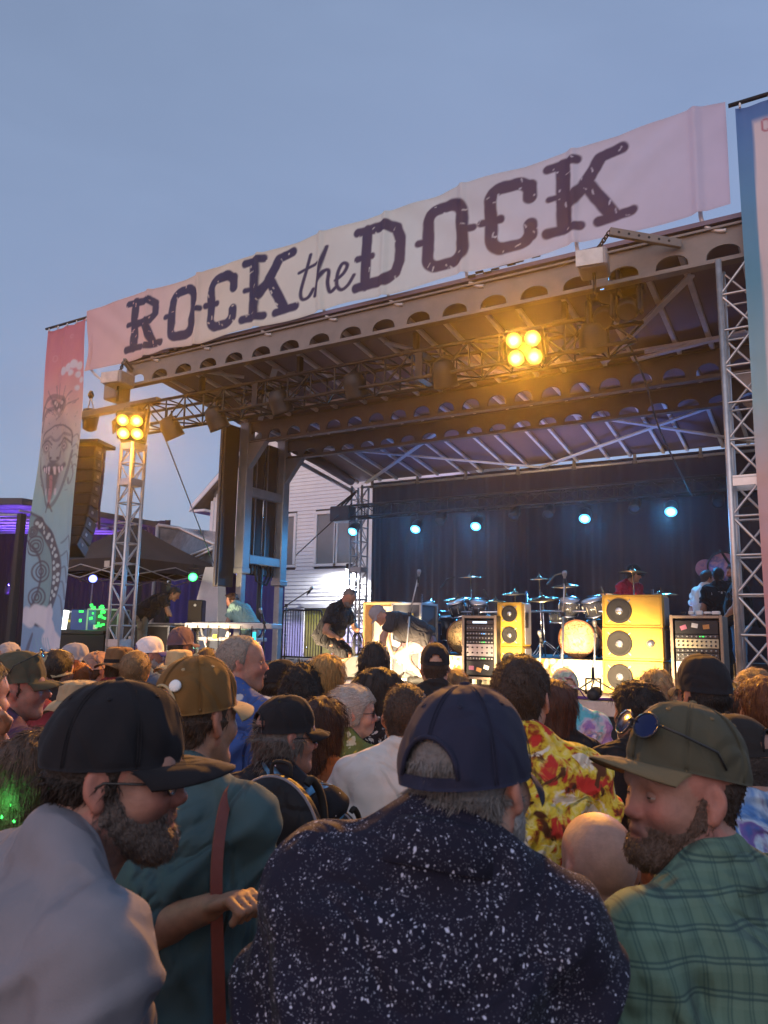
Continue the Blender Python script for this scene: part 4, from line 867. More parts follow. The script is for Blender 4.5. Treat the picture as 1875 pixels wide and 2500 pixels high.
def cabinet(base, w_, d_, h_, drivers, label, rz=0, knob=False, port=False, group=None):
    t = empty('speaker_cabinet', base, rz, label, 'speaker', group)
    MB().box((0, .0, h_/2), (w_, d_, h_-.006), None, .012).build('shell', YEL, t)
    MB().box((w_/2+.004, .04, h_/2), (.010, d_-.12, h_-.05), None, .003).build('side_panel', GREYT, t)
    e = MB()
    for s in (-1, 1): e.box((s*(w_/2-.012), -d_/2-.006, h_/2), (.026, .018, h_-.012), None, .004); e.box((0, -d_/2-.006, h_/2+s*(h_/2-.014)), (w_-.052, .018, .024), None, .004)
    e.build('front_trim', YED, t)
    for (x, z, r) in drivers:
        driver((x, -d_/2-.004, z), r, t)
        for k in range(4):
            a = math.pi/4+k*math.pi/2; MB().box((x+math.cos(a)*r*1.1, -d_/2-.008, z+math.sin(a)*r*1.1), (.045, .012, .014), Matrix.Rotation(-a, 3, 'Y'), .003).build('mount_clip', ALUD, t)
    for a in (-1, 1):
        for b in (-1, 1): MB().box((a*(w_/2-.018), -d_/2+.012, h_/2+b*(h_/2-.02)), (.042, .05, .042), None, .008).build('corner', YED, t)
    if knob: MB().lathe((w_*.30, -d_/2-.004, h_*.52), [(.045, 0), (.045, .012), (.03, .014), (.028, .03), (.001, .032)], 18, rot_to((0, -1, 0))).build('horn_knob', ALU, t)
    if port: MB().box((w_/2+.010, -.02, h_*.6), (.012, .10, .20), None, .003).build('port', BLK, t)
    return t
sx, sy = -2.17, 9.67
for k, lab in enumerate(('yellow speaker cabinet at the bottom of the right stack', 'yellow speaker cabinet with a round knob in the middle of the right stack', 'yellow speaker cabinet on top of the right stack')):
    cabinet((sx+.004*k, sy+.01*k, DECK+.39*k), .70, .40, .388, [(-.15, .195, .150)], lab, 0, k == 1, False, 'yellow cabinets of the right stack')
lx = atY(1246, 1560, 9.45)[0]
cabinet((lx, 9.60, DECK), .33, .34, .52, [(0, .34, .105)], 'yellow single speaker cabinet at the bottom of the narrow stack', 0, False, True)
cabinet((lx, 9.60, DECK+.522), .33, .34, .56, [(0, .14, .105), (0, .415, .105)], 'tall yellow two speaker cabinet on top of the narrow stack', 0, False, True)
# ================================================================== equipment racks
FACE_D = mat('rack_face', (.05, .05, .052), .4, .4, .3, 20, .08); FACE_S = mat('silver_face', (.45, .45, .46), .35, .6, .15, 10, .05); FACE_C = mat('cream_face', (.62, .55, .36), .45, 0, .1, 8, .05)
TAN = mat('tan_case_edge', (.42, .30, .20), .5, 0, .2, 6, .1)
def rack(base, w_, d_, h_, units, label, rz=0):
    t = empty('equipment_rack', base, rz, label, 'equipment rack')
    MB().box((-w_/2+.015, 0, h_/2+.1), (.03, d_, h_), None, .004).box((w_/2-.015, 0, h_/2+.1), (.03, d_, h_), None, .004).box((0, 0, .115), (w_-.062, d_, .03)).box((0, 0, h_+.085), (w_-.062, d_, .03)).box((0, d_/2-.01, h_/2+.1), (w_-.062, .02, h_-.062)).build('case', BLKP, t)
    e = MB()
    for s in (-1, 1): e.box((s*(w_/2-.012), -d_/2-.004, h_/2+.1), (.034, .02, h_+.02), None, .004); e.box((0, -d_/2-.004, h_/2+.1+s*(h_/2-.012)), (w_-.06, .02, .032), None, .004)
    e.build('case_edging', TAN, t)
    for a in (-1, 1):
        for b in (-1, 1): MB().lathe((a*w_*.36, b*d_*.36, .05), [(.05, -.02), (.05, .02)], 14, rot_to((1, 0, 0))).box((a*w_*.36, b*d_*.36, .085), (.06, .06, .025)).build('caster', RUB, t)
    z = h_+.05
    for (kind, hh) in units:
        z -= hh; f = {'s': FACE_S, 'c': FACE_C, 'd': FACE_D, 'l': FACE_D, 'b': BLK, 'k': FACE_D, 'w': WHT}[kind]
        zz = z+hh/2
        u = MB().box((0, -d_/2+.05, zz), (w_-.09, .06, hh-.006), None, .003).build('rack_unit', f, t)
        yk = -d_/2+.018
        if kind in 'sdkc':
            n = 9 if kind != 's' else 6
            for r2 in range(2 if kind == 's' or hh > .09 else 1):
                for q in range(n):
                    MB().lathe((-w_*.36+q*w_*.72/(n-1), yk, zz+(.5-r2)*hh*.42*(1 if hh > .09 or kind == 's' else 0)), [(.011, 0), (.010, .014), (.001, .015)], 8, rot_to((0, -1, 0))).build('knob', BLK if kind in 'sc' else ALU, u)
        if kind == 'l': MB().box((0, yk-.002, zz), (w_*.42, .004, hh*.4)).build('display', emis('pale_display', (.7, .85, 1), 2.0), u); 
        if kind == 'b':
            for q in range(3): MB().box((-w_*.25+q*w_*.22, yk-.002, zz+random.uniform(-.2, .2)*hh), (.07, .003, .05), Matrix.Rotation(random.uniform(-.5, .5), 3, 'Y')).build('sticker', random.choice([WHT, mat('orange_sticker', (.6, .28, .08), .6), mat('pink_sticker', (.6, .2, .3), .6)]), u)
        if kind == 'k': MB().box((w_*.1, yk-.002, zz), (.05, .004, .012)).build('status_light', emis('blue_led', (.15, .45, 1), 3) if random.random() < .5 else emis('green_key', (.05, 1, .12), 2.2), u)
        if kind == 'w': MB().box((0, yk-.003, zz), (.12, .004, hh*.4)).build('display', mat('teal_display', (.03, .3, .35), .3, emit=((.03, .4, .5), .5)), u)
    return t
random.seed(11)
rx = atY(1181, 1600, 9.42)[0]
rack((rx, 9.50, DECK), .47, .45, .80, [('l', .06), ('d', .09), ('k', .05), ('d', .06), ('k', .045), ('s', .16), ('k', .05), ('b', .19)], 'black gear rack with rows of knobs beside the narrow yellow stack')
r2 = rack((-1.46, 9.80, DECK), .56, .50, .82, [('b', .16), ('k', .05), ('c', .11), ('d', .05), ('d', .10), ('w', .18), ('k', .08)], 'tan edged gear rack right of the big yellow stack')
b = MB()
for k in range(5): tag(MB().box((-1.62+.09*k, 9.72, DECK+.82+.14), (.05+.01*k, .07, .03+.012*(k % 3)), None, .008).build('small_box', random.choice([WHT, BLKP, YED, FACE_S])), ('small black pedal on the right gear rack, leftmost', 'small pedal second from left on the right gear rack', 'small pedal in the middle of the right gear rack', 'small pedal second from right on the right gear rack', 'small pedal on the right gear rack, rightmost')[k], 'effects pedal', 'pedals on the right gear rack')
# ================================================================== drum kits
DRUMF = tiedye('printed_drumhead', [(.30, (.70, .40, .16)), (.44, (.82, .56, .26)), (.46, (.80, .54, .24)), (.49, (.20, .07, .03)), (.52, (.82, .55, .24)), (.6, (.84, .60, .30)), (.63, (.22, .09, .04)), (.66, (.84, .6, .3))], 9, .5, .5, 2, .05)
SHELL = mat('drum_shell', (.05, .05, .06), .25, .2, .15, 8, 0); CYM = mat('brass_cymbal', (.62, .50, .28), .22, .95, .12, 20, .05, 200); HEADW = mat('drum_head', (.62, .62, .62), .5, 0, .06, 4, .03)
def drum(p, r, h_, axis, head, parent, name='drum'):
    R = rot_to(axis); d = MB().lathe((0, 0, 0), [(r, -h_/2), (r, h_/2)], 28).build(name, SHELL, parent); d.location = p; d.rotation_euler = R.to_euler()
    for s in (-1, 1):
        MB().lathe((0, 0, s*(h_/2)), [(r*.98, -.014), (r*1.05, -.014), (r*1.05, .014), (r*.98, .014)], 28, cap=False).build('hoop', CHROME if r < .2 else mat('bass_hoop', (.30, .12, .05), .35), d)
        MB().lathe((0, 0, s*(h_/2+.002)), [(r*.975, -.004), (r*.975, .004), (.001, .006)], 28).build('drum_head', head, d)
    for k in range(8): a = k*math.pi/4; MB().box((math.cos(a)*r*1.03, math.sin(a)*r*1.03, 0), (.02, .02, h_*.5), Matrix.Rotation(a, 3, 'Z'), .004).build('lug', CHROME, d)
    return d
def stand(parent, base, top, r=.011, legs=.26):
    b = MB().tube([base, top], r, 6)
    for k in range(3): a = k*2.1+.3; b.tube([(base[0], base[1], base[2]+.22), (base[0]+legs*math.cos(a), base[1]+legs*math.sin(a), base[2]+.01)], .009, 5)
    return b.build('stand', CHROME, parent)
def cymbal(parent, p, r, tilt=.2, az=0.):
    R = Matrix.Rotation(az, 3, 'Z') @ Matrix.Rotation(tilt, 3, 'X')
    c = MB().lathe((0, 0, 0), [(r, 0), (r*.6, .018), (r*.22, .028), (r*.16, .05), (.006, .058), (.005, .10)], 30).build('cymbal', CYM, parent); c.location = p; c.rotation_euler = R.to_euler()
    stand(parent, (p[0]+.02, p[1]+.03, 0), (p[0], p[1], p[2]))
def kit(base, label, rz, cyms, mirror=1):
    t = empty('drum_kit', base, rz, label, 'drum kit')
    drum((0, 0, .25), .24, .40, (0, -1, .03), DRUMF, t, 'bass_drum')
    drum((-.17*mirror, .02, .68), .13, .20, (.15, -.35, .9), HEADW, t, 'tom'); drum((.17*mirror, .02, .68), .14, .21, (-.15, -.35, .9), HEADW, t, 'tom')
    drum((.52*mirror, .35, .38), .19, .36, (0, -.08, 1), HEADW, t, 'floor_tom'); drum((-.38*mirror, .36, .55), .17, .14, (0, -.06, 1), HEADW, t, 'snare_drum'); drum((.62*mirror, -.12, .60), .16, .24, (-.2, -.5, .8), HEADW, t, 'tom')
    stand(t, (-.38*mirror, .36, 0), (-.38*mirror, .36, .48)); stand(t, (.62*mirror, -.05, 0), (.62*mirror, -.08, .5))
    for (x, y, z, r, ti) in cyms: cymbal(t, (x, y, z), r, ti)
    MB().tube([(-.75, -.06, .62), (.95, -.06, .62)], .018, 8).tube([(-.75, -.06, 0), (-.75, -.06, .9)], .016, 8).tube([(.95, -.06, 0), (.95, -.06, .9)], .016, 8).build('rack_bar', CHROME, t)
    MB().lathe((0, .85, .45), [(.17, 0), (.18, .04), (.16, .08), (.02, .09)], 20).tube([(0, .85, 0), (0, .85, .45)], .03, 8).build('throne', BLKP, t)
    MB().tube([(-.5, .1, 1.0), (-.35, .0, 1.12), (-.2, -.05, 1.15)], .012, 6).tube([(.35, 0, .8), (.3, -.1, .95)], .012, 6).build('microphone_arm', BLK, t)
    return t
kb = atY(1420, 1572, 10.35)
kit((kb[0], 10.35, RZ), 'drum kit with an orange patterned bass drum in the middle of the stage', 0, [(-.62, .25, .80, .22, .25), (-.30, .30, .98, .20, .18), (.25, .55, .84, .24, -.15), (.95, .5, .86, .22, .1), (.55, .65, 1.18, .20, -.05), (-.75, .5, 1.1, .15, .1)])
kb2 = atY(1142, 1570, 10.7)
kit((kb2[0], 10.7, RZ), 'drum kit half hidden behind the left gear rack', 0, [(-.25, .2, .82, .23, .2), (-.2, .55, 1.18, .20, .05), (.6, .4, .9, .22, .1), (.2, .6, .8, .2, 0)], -1)
# ================================================================== microphone stands
def mic(p, d, parent):
    R = rot_to(d); p = Vector([float(a) for a in p])
    MB().lathe(p, [(.010, -.17), (.013, -.05), (.017, -.01), (.026, .01), (.029, .035), (.022, .058), (.001, .066)], 12, R).build('microphone', mat('mic_grille', (.3, .29, .29), .4, .6), parent)
    MB().lathe(p, [(.017, -.12), (.020, -.10), (.020, -.05), (.017, -.03)], 10, R).build('mic_clip', BLK, parent)
def mic_stand(base, pole_top, boom_end, label, base_r=.28, m=None, back=.12):
    base = Vector([float(a) for a in base]); t = empty('microphone_stand', base, 0, label, 'microphone stand'); m = m or GAL
    pt = Vector([float(a) for a in pole_top])-base
    MB().tube([(0, 0, .10), pt], .011, 8).tube([(0, 0, .10), (0, 0, pt.z*.55)], .015, 8).build('pole', m, t)
    for k in range(3):
        a = k*2.094+.6; MB().tube([(0, 0, .16), (base_r*math.cos(a), base_r*math.sin(a), .012)], .010, 6).build('leg', BLK, t)
    if boom_end is not None:
        be = Vector([float(a) for a in boom_end])-base; d = (be-pt).normalized()
        MB().tube([pt-d*back, be], .009, 8).build('boom', m, t); MB().box(pt, (.05, .04, .05), None, .008).build('clutch', BLK, t); mic(be+d*.06, d+Vector((0, -.2, .3)), t)
    else: mic(pt+Vector((0, 0, .1)), (0, -.5, .9), t)
    return t
def deckpt(px, py, Y): p = atY(px, py, Y); return np.array([p[0], p[1], DECK])
mic_stand(deckpt(988, 1600, 9.1), atY(1000, 1500, 9.05), atY(1020, 1412, 9.0), 'boom microphone stand leaning right, left of the blue case')
mic_stand(deckpt(1372, 1600, 9.15), atY(1375, 1500, 9.15), atY(1378, 1418, 9.1), 'upright microphone stand in front of the orange bass drum')
mic_stand(deckpt(696, 1560, 10.6), atY(699, 1478, 10.6), atY(754, 1442, 10.4), 'boom microphone stand in front of the house wall', m=BLK)
mic_stand(deckpt(1450, 1640, 9.35), atY(1452, 1545, 9.35), None, 'short microphone stand beside the right yellow stack')
mic_stand(deckpt(1318, 1640, 9.4), atY(1319, 1570, 9.4), None, 'low microphone stand left of the orange bass drum')
mic_stand(deckpt(645, 1560, 9.6), atY(645, 1520, 9.6), atY(640, 1502, 9.6), 'thin microphone stand at the right end of the keyboard', m=BLK)
# ================================================================== open tan cabinet, road cases, barrier
c = atY(945, 1560, 10.7); t = empty('open_amp_cabinet', (c[0], 10.7, DECK), 0, 'tan framed amplifier cabinet behind the two bending men', 'amplifier')
TANW = mat('tan_wood', (.50, .30, .12), .5, 0, .2, 5, .1)
e = MB()
for s in (-1, 1): e.box((s*.33, 0, .58), (.05, .36, 1.14), None, .01); e.box((0, 0, .58+s*.545), (.61, .36, .05), None, .01)
e.build('frame', TANW, t); MB().box((0, .05, .80), (.60, .04, .58), None, .004).build('grille_cloth', mat('cream_grille', (.66, .58, .46), .7, 0, .1, 30, .3, 200), t); MB().box((0, .05, .30), (.60, .05, .40), None, .01).build('amp_panel', FACE_D, t)
for k in range(4): MB().lathe((-.18+.12*k, .02, .32), [(.02, 0), (.018, .02)], 10, rot_to((0, -1, 0))).build('knob', ALU, t)
random.seed(5)
c = atY(1012, 1560, 9.95); flightcase((c[0], 9.95, DECK), (.46, .5, 1.06), 'tall road case covered in stickers behind the bending man', 0, mat('navy_ply', (.05, .055, .075), .5), None, 9)
c = atY(1046, 1560, 10.9); flightcase((c[0], 10.9, DECK+.0), (.46, .4, .82), 'blue painted case left of the drum riser', -.15, mat('blue_ply', (.03, .10, .30), .5), None, 0)
def barrier(base, rz, label, w_=1.9, h_=1.1):
    t = empty('crowd_barrier', base, rz, label, 'barrier'); b = MB()
    b.tube(spline([(-w_/2, 0, .1), (-w_/2, 0, h_-.12), (-w_/2+.12, 0, h_), (0, 0, h_), (w_/2-.12, 0, h_), (w_/2, 0, h_-.12), (w_/2, 0, .1)], 5), .02, 8); b.build('frame', BLK, t)
    MB().tube([(-w_/2, 0, .15), (w_/2, 0, .15)], .016, 6).build('bottom_rail', BLK, t)
    for k in range(1, 15): MB().tube([(-w_/2+w_*k/15, 0, .15), (-w_/2+w_*k/15, 0, h_-.01)], .008, 5).build('bar', BLK, t)
    for s in (-1, 1): MB().box((s*w_*.4, 0, .08), (.05, .55, .015)).build('foot', BLK, t)
c = atY(726, 1560, 12.9); barrier((c[0]+.1, 12.9, DECK), .0, 'black crowd barrier standing in front of the house', 1.0)
# ================================================================== keyboard rig
kc = atY(568, 1528, 9.95); kz = kc[2]
t = empty('stage_piano', (kc[0], 9.95, DECK), .10, 'long pale stage piano on a stand at the left of the stage', 'keyboard'); zk = kz-DECK
MB().box((0, 0, zk), (1.75, .34, .085), None, .012).build('body', mat('ivory_panel', (.62, .60, .58), .45), t)
MB().box((-.02, -.06, zk+.046), (1.45, .17, .012), None, .003).build('key_bed', WHT, t)
for k in range(36):
    if k % 7 not in (2, 6): MB().box((-.72+k*.04, -.03, zk+.058), (.016, .10, .014), None, .002).build('black_key', BLK, t)
for s in (-1, 1): MB().tube([(s*.55, -.14, zk-.05), (s*.45, .12, 0)], .02, 8).tube([(s*.55, .14, zk-.05), (s*.45, -.12, 0)], .02, 8).build('stand_leg', ALUD, t)
MB().box((0, 0, zk-.22), (1.2, .30, .06), None, .01).build('second_keyboard', mat('grey_panel', (.42, .41, .43), .5), t)
for k in range(7): MB().tube(spline([(-.8+.22*k, -.19, zk), (-.78+.22*k, -.22, zk-.18), (-.82+.23*k, -.18, zk-.45), (-.75+.2*k, -.1, .02)], 4), .008, 5).build('cable', RUB, t)
for k in range(8): MB().box((-.78+.2*k+random.uniform(-.05, .05), -.18, zk-.12-random.uniform(0, .25)), (random.uniform(.04, .09), .01, random.uniform(.05, .10)), Matrix.Rotation(random.uniform(-.5, .5), 3, 'Y')).build('hanging_tag', random.choice([WHT, mat('pink_sticker', (.6, .2, .3), .6), mat('yellow_sticker', (.7, .5, .08), .6), mat('teal_sticker', (.1, .4, .45), .6)]), t)
MB().box((.55, -.16, zk-.16), (.05, .02, .13)).build('lit_strip', emis('cyan_strip', (.05, .8, 1), 2.0), t)
# round framed discs on a stand near the right tower
DSC = tiedye('striped_disc', [(.35, (.10, .12, .26)), (.45, (.40, .22, .28)), (.55, (.12, .14, .3)), (.65, (.5, .3, .34))], 3, .3)
c = Vector([float(a) for a in atD(1767, 1384, 12.8)]); t = empty('round_disc_stand', (c.x, c.y, DECK), 0, 'round striped disc in a black ring on a stand at right', 'disc')
dv = (Vector([float(a) for a in CAM])-c); dv.z *= .2; R = rot_to(dv)
off = Vector((c.x, c.y, DECK))
MB(off).lathe(c, [(.235, -.02), (.26, -.02), (.26, .02), (.235, .02)], 36, R, cap=False).build('ring', BLK, t); MB(off).lathe(c, [(.232, -.008), (.232, .006), (.001, .012)], 36, R).build('disc', DSC, t)
MB(off).tube([c-Vector((0, 0, .25)), (c.x, c.y, DECK)], .014, 6).build('pole', BLK, t); MB(off).tube([c+Vector((-.05, 0, .3)), c+Vector((.25, 0, -.25)), c+Vector((.5, 0, -1.0))], .022, 6).build('cable_arm', BLK, t)
c2 = Vector([float(a) for a in atD(1722, 1388, 13.2)]); t = empty('round_disc', c2-Vector((0, 0, .15)), 0, 'smaller pale striped disc left of the ringed disc', 'disc')
MB(t.location).lathe(c2, [(.15, -.03), (.16, 0), (.15, .03), (.001, .04)], 30, R).build('disc', DSC, t); MB(t.location).tube([c2, (c2.x, c2.y+.1, DECK)], .012, 6).build('pole', BLK, t)
c = atY(1838, 1625, 8.25); t = empty('stage_monitor', (c[0]+.05, 8.5, DECK), -.2, 'small black monitor speaker at the foot of the right tower', 'speaker')
MB().box((0, 0, .22), (.42, .36, .42), None, .02).build('cabinet', BLKP, t); MB().box((0, -.185, .22), (.38, .012, .38), None, .004).build('grille', GRL, t)
# low footlights along the stage front (hidden by the crowd): warm wash from below
WARM = (1.0, .74, .42)
for k, (x, tx, wt, lab) in enumerate(((-9.1, -9.4, 420, 'warm footlight below the stage piano'), (-7.1, -6.3, 700, 'warm footlight below the man with the cable'), (-5.8, -5.6, 420, 'warm footlight below the second bending man'), (-4.9, -4.9, 420, 'warm footlight below the left gear rack'),
                                      (-3.3, -3.4, 500, 'warm footlight below the orange bass drum'), (-2.3, -2.3, 460, 'warm footlight below the right yellow stack'))):
    par((x, 8.30, DECK+.07), (tx, 10.2, DECK+.34), lab, 'footlight', (emis('warm_lens', (1, .8, .5), 8, .1), WARM), .065, .14, 'footlights along the stage edge', wt, 82)
for k, x in enumerate((-6.2, -4.2, -2.2)):  # added lamps out of view, give the roof ribs their blue light
    par((x, 13.3, DECK+.16), (x+.1, 12.7, 6), ('added blue uplight behind the left drum kit', 'added blue uplight behind the middle of the riser', 'added blue uplight behind the right drum kit')[k], 'unseen_floor_lamp', (BLE, (.10, .30, 1)), .11, .2, 'added blue uplights behind the riser', 230, 75)
# violet wash on the house from a floor lamp at the back of the stage
par((-9.9, 15.3, .35), (-13.2, 19, 4.2), 'violet floor lamp behind the stage lighting the house', 'unseen_floor_lamp', (PUE, (.50, .44, 1.0)), .12, .22, None, 1500, 120)
# tangle of cable at the deck edge
for k in range(4):
    pts = [(-2.9+.18*i+random.uniform(-.1, .1), 8.32+random.uniform(-.08, .12)+.04*k, DECK+.012+(.10 if i == 2 and k == 0 else 0)) for i in range(7)]
    cable('floor_cable', spline(pts, 5), .008, mat('violet_cable', (.10, .03, .22), .5), ('violet cable looping up at the stage edge', 'violet cable along the stage edge, nearest the rail', 'violet cable along the stage edge, second from the rail', 'violet cable along the stage edge, farthest from the rail')[k])
# ================================================================== people: distance-field modelling
def Rx(a): c, s = math.cos(a), math.sin(a); return np.array([[1, 0, 0], [0, c, -s], [0, s, c]])
def Ry(a): c, s = math.cos(a), math.sin(a); return np.array([[c, 0, s], [0, 1, 0], [-s, 0, c]])
def Rz(a): c, s = math.cos(a), math.sin(a); return np.array([[c, -s, 0], [s, c, 0], [0, 0, 1]])
A3 = lambda *v: np.array(v, float)
def smin(a, b, k): h = np.clip(.5+.5*(b-a)/k, 0, 1); return b+(a-b)*h-k*h*(1-h)
def smax(a, b, k): return -smin(-a, -b, k)
def f_cone(p, a, b, ra, rb):
    a = a.astype(np.float32); d = (b-a).astype(np.float32); q = p-a; h = np.clip(q@d/max(float(d@d), 1e-9), 0, 1)
    return np.linalg.norm(q-h[:, None]*d, axis=1)-(ra+(rb-ra)*h)
def f_ell(p, c, r, R=None):
    q = p-c.astype(np.float32)
    if R is not None: q = q@R.astype(np.float32)
    r = np.asarray(r, np.float32); k0 = np.linalg.norm(q/r, axis=1); k1 = np.linalg.norm(q/(r*r), axis=1)+1e-6
    return np.where(k0 < .02, -r.min(), k0*(k0-1)/k1)
def run(prims, p, d):
    for q in prims:
        t = q[0]
        if t == 'c': d = smin(d, f_cone(p, q[1], q[2], q[3], q[4]), q[5])
        elif t == 'e': d = smin(d, f_ell(p, q[1], q[2], q[3]), q[4])
        elif t == 'se': d = smax(d, -f_ell(p, q[1], q[2], q[3]), q[4])
        elif t == 'sc': d = smax(d, -f_cone(p, q[1], q[2], q[3], q[4]), q[5])
        elif t == 'pl': d = smax(d, (p-q[1].astype(np.float32))@q[2].astype(np.float32), q[3])
        elif t == 'fn': d = q[1](p, d)
    return d
def field(groups):
    def f(p):
        p = p.astype(np.float32); d = np.full(len(p), 1.0, np.float32)
        for c, r, prims in groups:
            if r is None: d = run(prims, p, d); continue
            s = np.where(((p-c.astype(np.float32))**2).sum(1) < (r+.06)**2)[0]
            if len(s): d[s] = run(prims, p[s], d[s])
        return d
    return f
def polygonize(f, lo, hi, res, proj=1):
    """sparse surface nets on field f; returns verts, quads, normals"""
    lo = np.asarray(lo, float)-res*2; n = np.ceil((np.asarray(hi)-lo)/res).astype(int)+3; B = 8; nb = -(-n//B)
    g = np.stack(np.meshgrid(*[np.arange(k) for k in nb], indexing='ij'), -1).reshape(-1, 3)
    dc = f(lo+(g*B+3.5)*res); act = np.abs(dc) < B*res*1.25
    D = np.repeat(np.repeat(np.repeat(np.where(dc > 0, 1., -1.).astype(np.float32).reshape(nb), B, 0), B, 1), B, 2)
    ga = g[act]; loc = np.stack(np.meshgrid(*[np.arange(B)]*3, indexing='ij'), -1).reshape(-1, 3)
    pts = (ga[:, None, :]*B+loc[None]).reshape(-1, 3)
    D[pts[:, 0], pts[:, 1], pts[:, 2]] = f(lo+pts*res)
    S = D < 0; c = S[:-1, :-1, :-1].astype(np.int8)
    cnt = sum(S[i:S.shape[0]-1+i, j:S.shape[1]-1+j, k:S.shape[2]-1+k].astype(np.int8) for i in (0, 1) for j in (0, 1) for k in (0, 1))
    cells = np.argwhere((cnt > 0) & (cnt < 8)); m = len(cells)
    if m == 0: return None
    idm = np.full(cnt.shape, -1, np.int32); idm[cells[:, 0], cells[:, 1], cells[:, 2]] = np.arange(m)
    cv = {o: D[cells[:, 0]+o[0], cells[:, 1]+o[1], cells[:, 2]+o[2]] for o in [(i, j, k) for i in (0, 1) for j in (0, 1) for k in (0, 1)]}
    acc = np.zeros((m, 3)); num = np.zeros(m)
    for a in cv:
        for ax in range(3):
            if a[ax]: continue
            b = list(a); b[ax] = 1; va, vb = cv[a], cv[tuple(b)]; x = (va < 0) != (vb < 0); t = np.where(x, va/np.where(x, va-vb, 1), 0)
            q = np.array(a, float)[None]+np.zeros((m, 1)); q[:, ax] += t; acc += q*x[:, None]; num += x
    V = lo+(cells+acc/num[:, None])*res
    Q = []
    for ax in range(3):
        a0, a1 = [k for k in range(3) if k != ax]
        s0 = [slice(1, -1)]*3; s0[ax] = slice(0, -1); s1 = [slice(1, -1)]*3; s1[ax] = slice(1, None)
        x = S[tuple(s0)] != S[tuple(s1)]; e = np.argwhere(x)
        off = np.ones(3, int); off[ax] = 0; e = e+off
        ins = S[e[:, 0], e[:, 1], e[:, 2]]
        def cell(da, db):
            q = e.copy(); q[:, a0] += da; q[:, a1] += db; q = np.minimum(q, np.array(idm.shape)-1); return idm[q[:, 0], q[:, 1], q[:, 2]]
        F = np.stack([cell(-1, -1), cell(0, -1), cell(0, 0), cell(-1, 0)], 1)
        flip = ins if ax != 1 else ~ins
        F[~flip] = F[~flip][:, ::-1]; Q.append(F[(F >= 0).all(1)])
    Q = np.concatenate(Q); h = res*.5
    K = np.array([(1, -1, -1), (-1, -1, 1), (-1, 1, -1), (1, 1, 1)], float)
    G = None
    for it in range(proj):
        G = sum(k[None]*f(V+k*h)[:, None] for k in K)/(4*h); g2 = (G*G).sum(1)+1e-6
        V = V-np.clip(f(V)/g2, -res, res)[:, None]*G
    N = G/np.sqrt((G*G).sum(1)+1e-9)[:, None]
    return V, Q, N
# ---------------------------------------------------------------- head
def head_prims(T, R, fem=0., jaw=1.0, nose=1.0, ears=True, face=True):
    """T maps head-local points to body space, R rotation"""
    P = lambda x, y, z: T(A3(x, y, z)); j = jaw*(1-.10*fem)
    h = [('e', P(0, -.016, .030), (.0765, .098, .092), R, .01), ('e', P(0, .030, -.022), (.064*j, .070, .085), R, .03), ('e', P(0, .02, .045), (.068, .076, .066), R, .03),
         ('c', P(-.050*j, .0, -.052), P(-.020*j, .070, -.098), .022, .021, .03), ('c', P(.050*j, .0, -.052), P(.020*j, .070, -.098), .022, .021, .03), ('c', P(-.014, .080, -.100), P(.014, .080, -.100), .020*j, .020*j, .02)]
    if face:
        h += [('c', P(-.034, .080, .026), P(.034, .080, .026), .015, .015, .02), ('e', P(-.040, .060, -.028), (.028, .030, .028), R, .02), ('e', P(.040, .060, -.028), (.028, .030, .028), R, .02),
              ('se', P(-.032, .103, .000), (.019, .016, .013), R, .012), ('se', P(.032, .103, .000), (.019, .016, .013), R, .012),
              ('c', P(0, .093, .014), P(0, .096+.020*nose, -.026), .0080, .0108, .012), ('e', P(0, .096+.020*nose, -.030), (.0108, .012, .0100), R, .01), ('e', P(-.013, .098+.006*nose, -.033), (.0088, .0115, .0082), R, .008), ('e', P(.013, .098+.006*nose, -.033), (.0088, .0115, .0082), R, .008),
              ('e', P(0, .084, -.062), (.027, .022, .022), R, .012),
              ('c', P(-.018, .092, -.062), P(.018, .092, -.062), .0075, .0075, .008), ('c', P(-.015, .091, -.077), P(.015, .091, -.077), .0085, .0085, .008), ('sc', P(-.022, .105, -.0695), P(.022, .105, -.0695), .0045, .0045, .006)]
    if ears:
        for s in (-1, 1):
            Re = R@Rz(s*.38)@Ry(-s*.12)
            h += [('e', P(s*.079, -.012, -.002), (.0100, .0185, .0300), Re, .006), ('se', P(s*.0905, -.007, .003), (.0095, .0105, .0175), Re, .005), ('e', P(s*.080, -.006, -.030), (.009, .011, .012), Re, .006)]
    return h
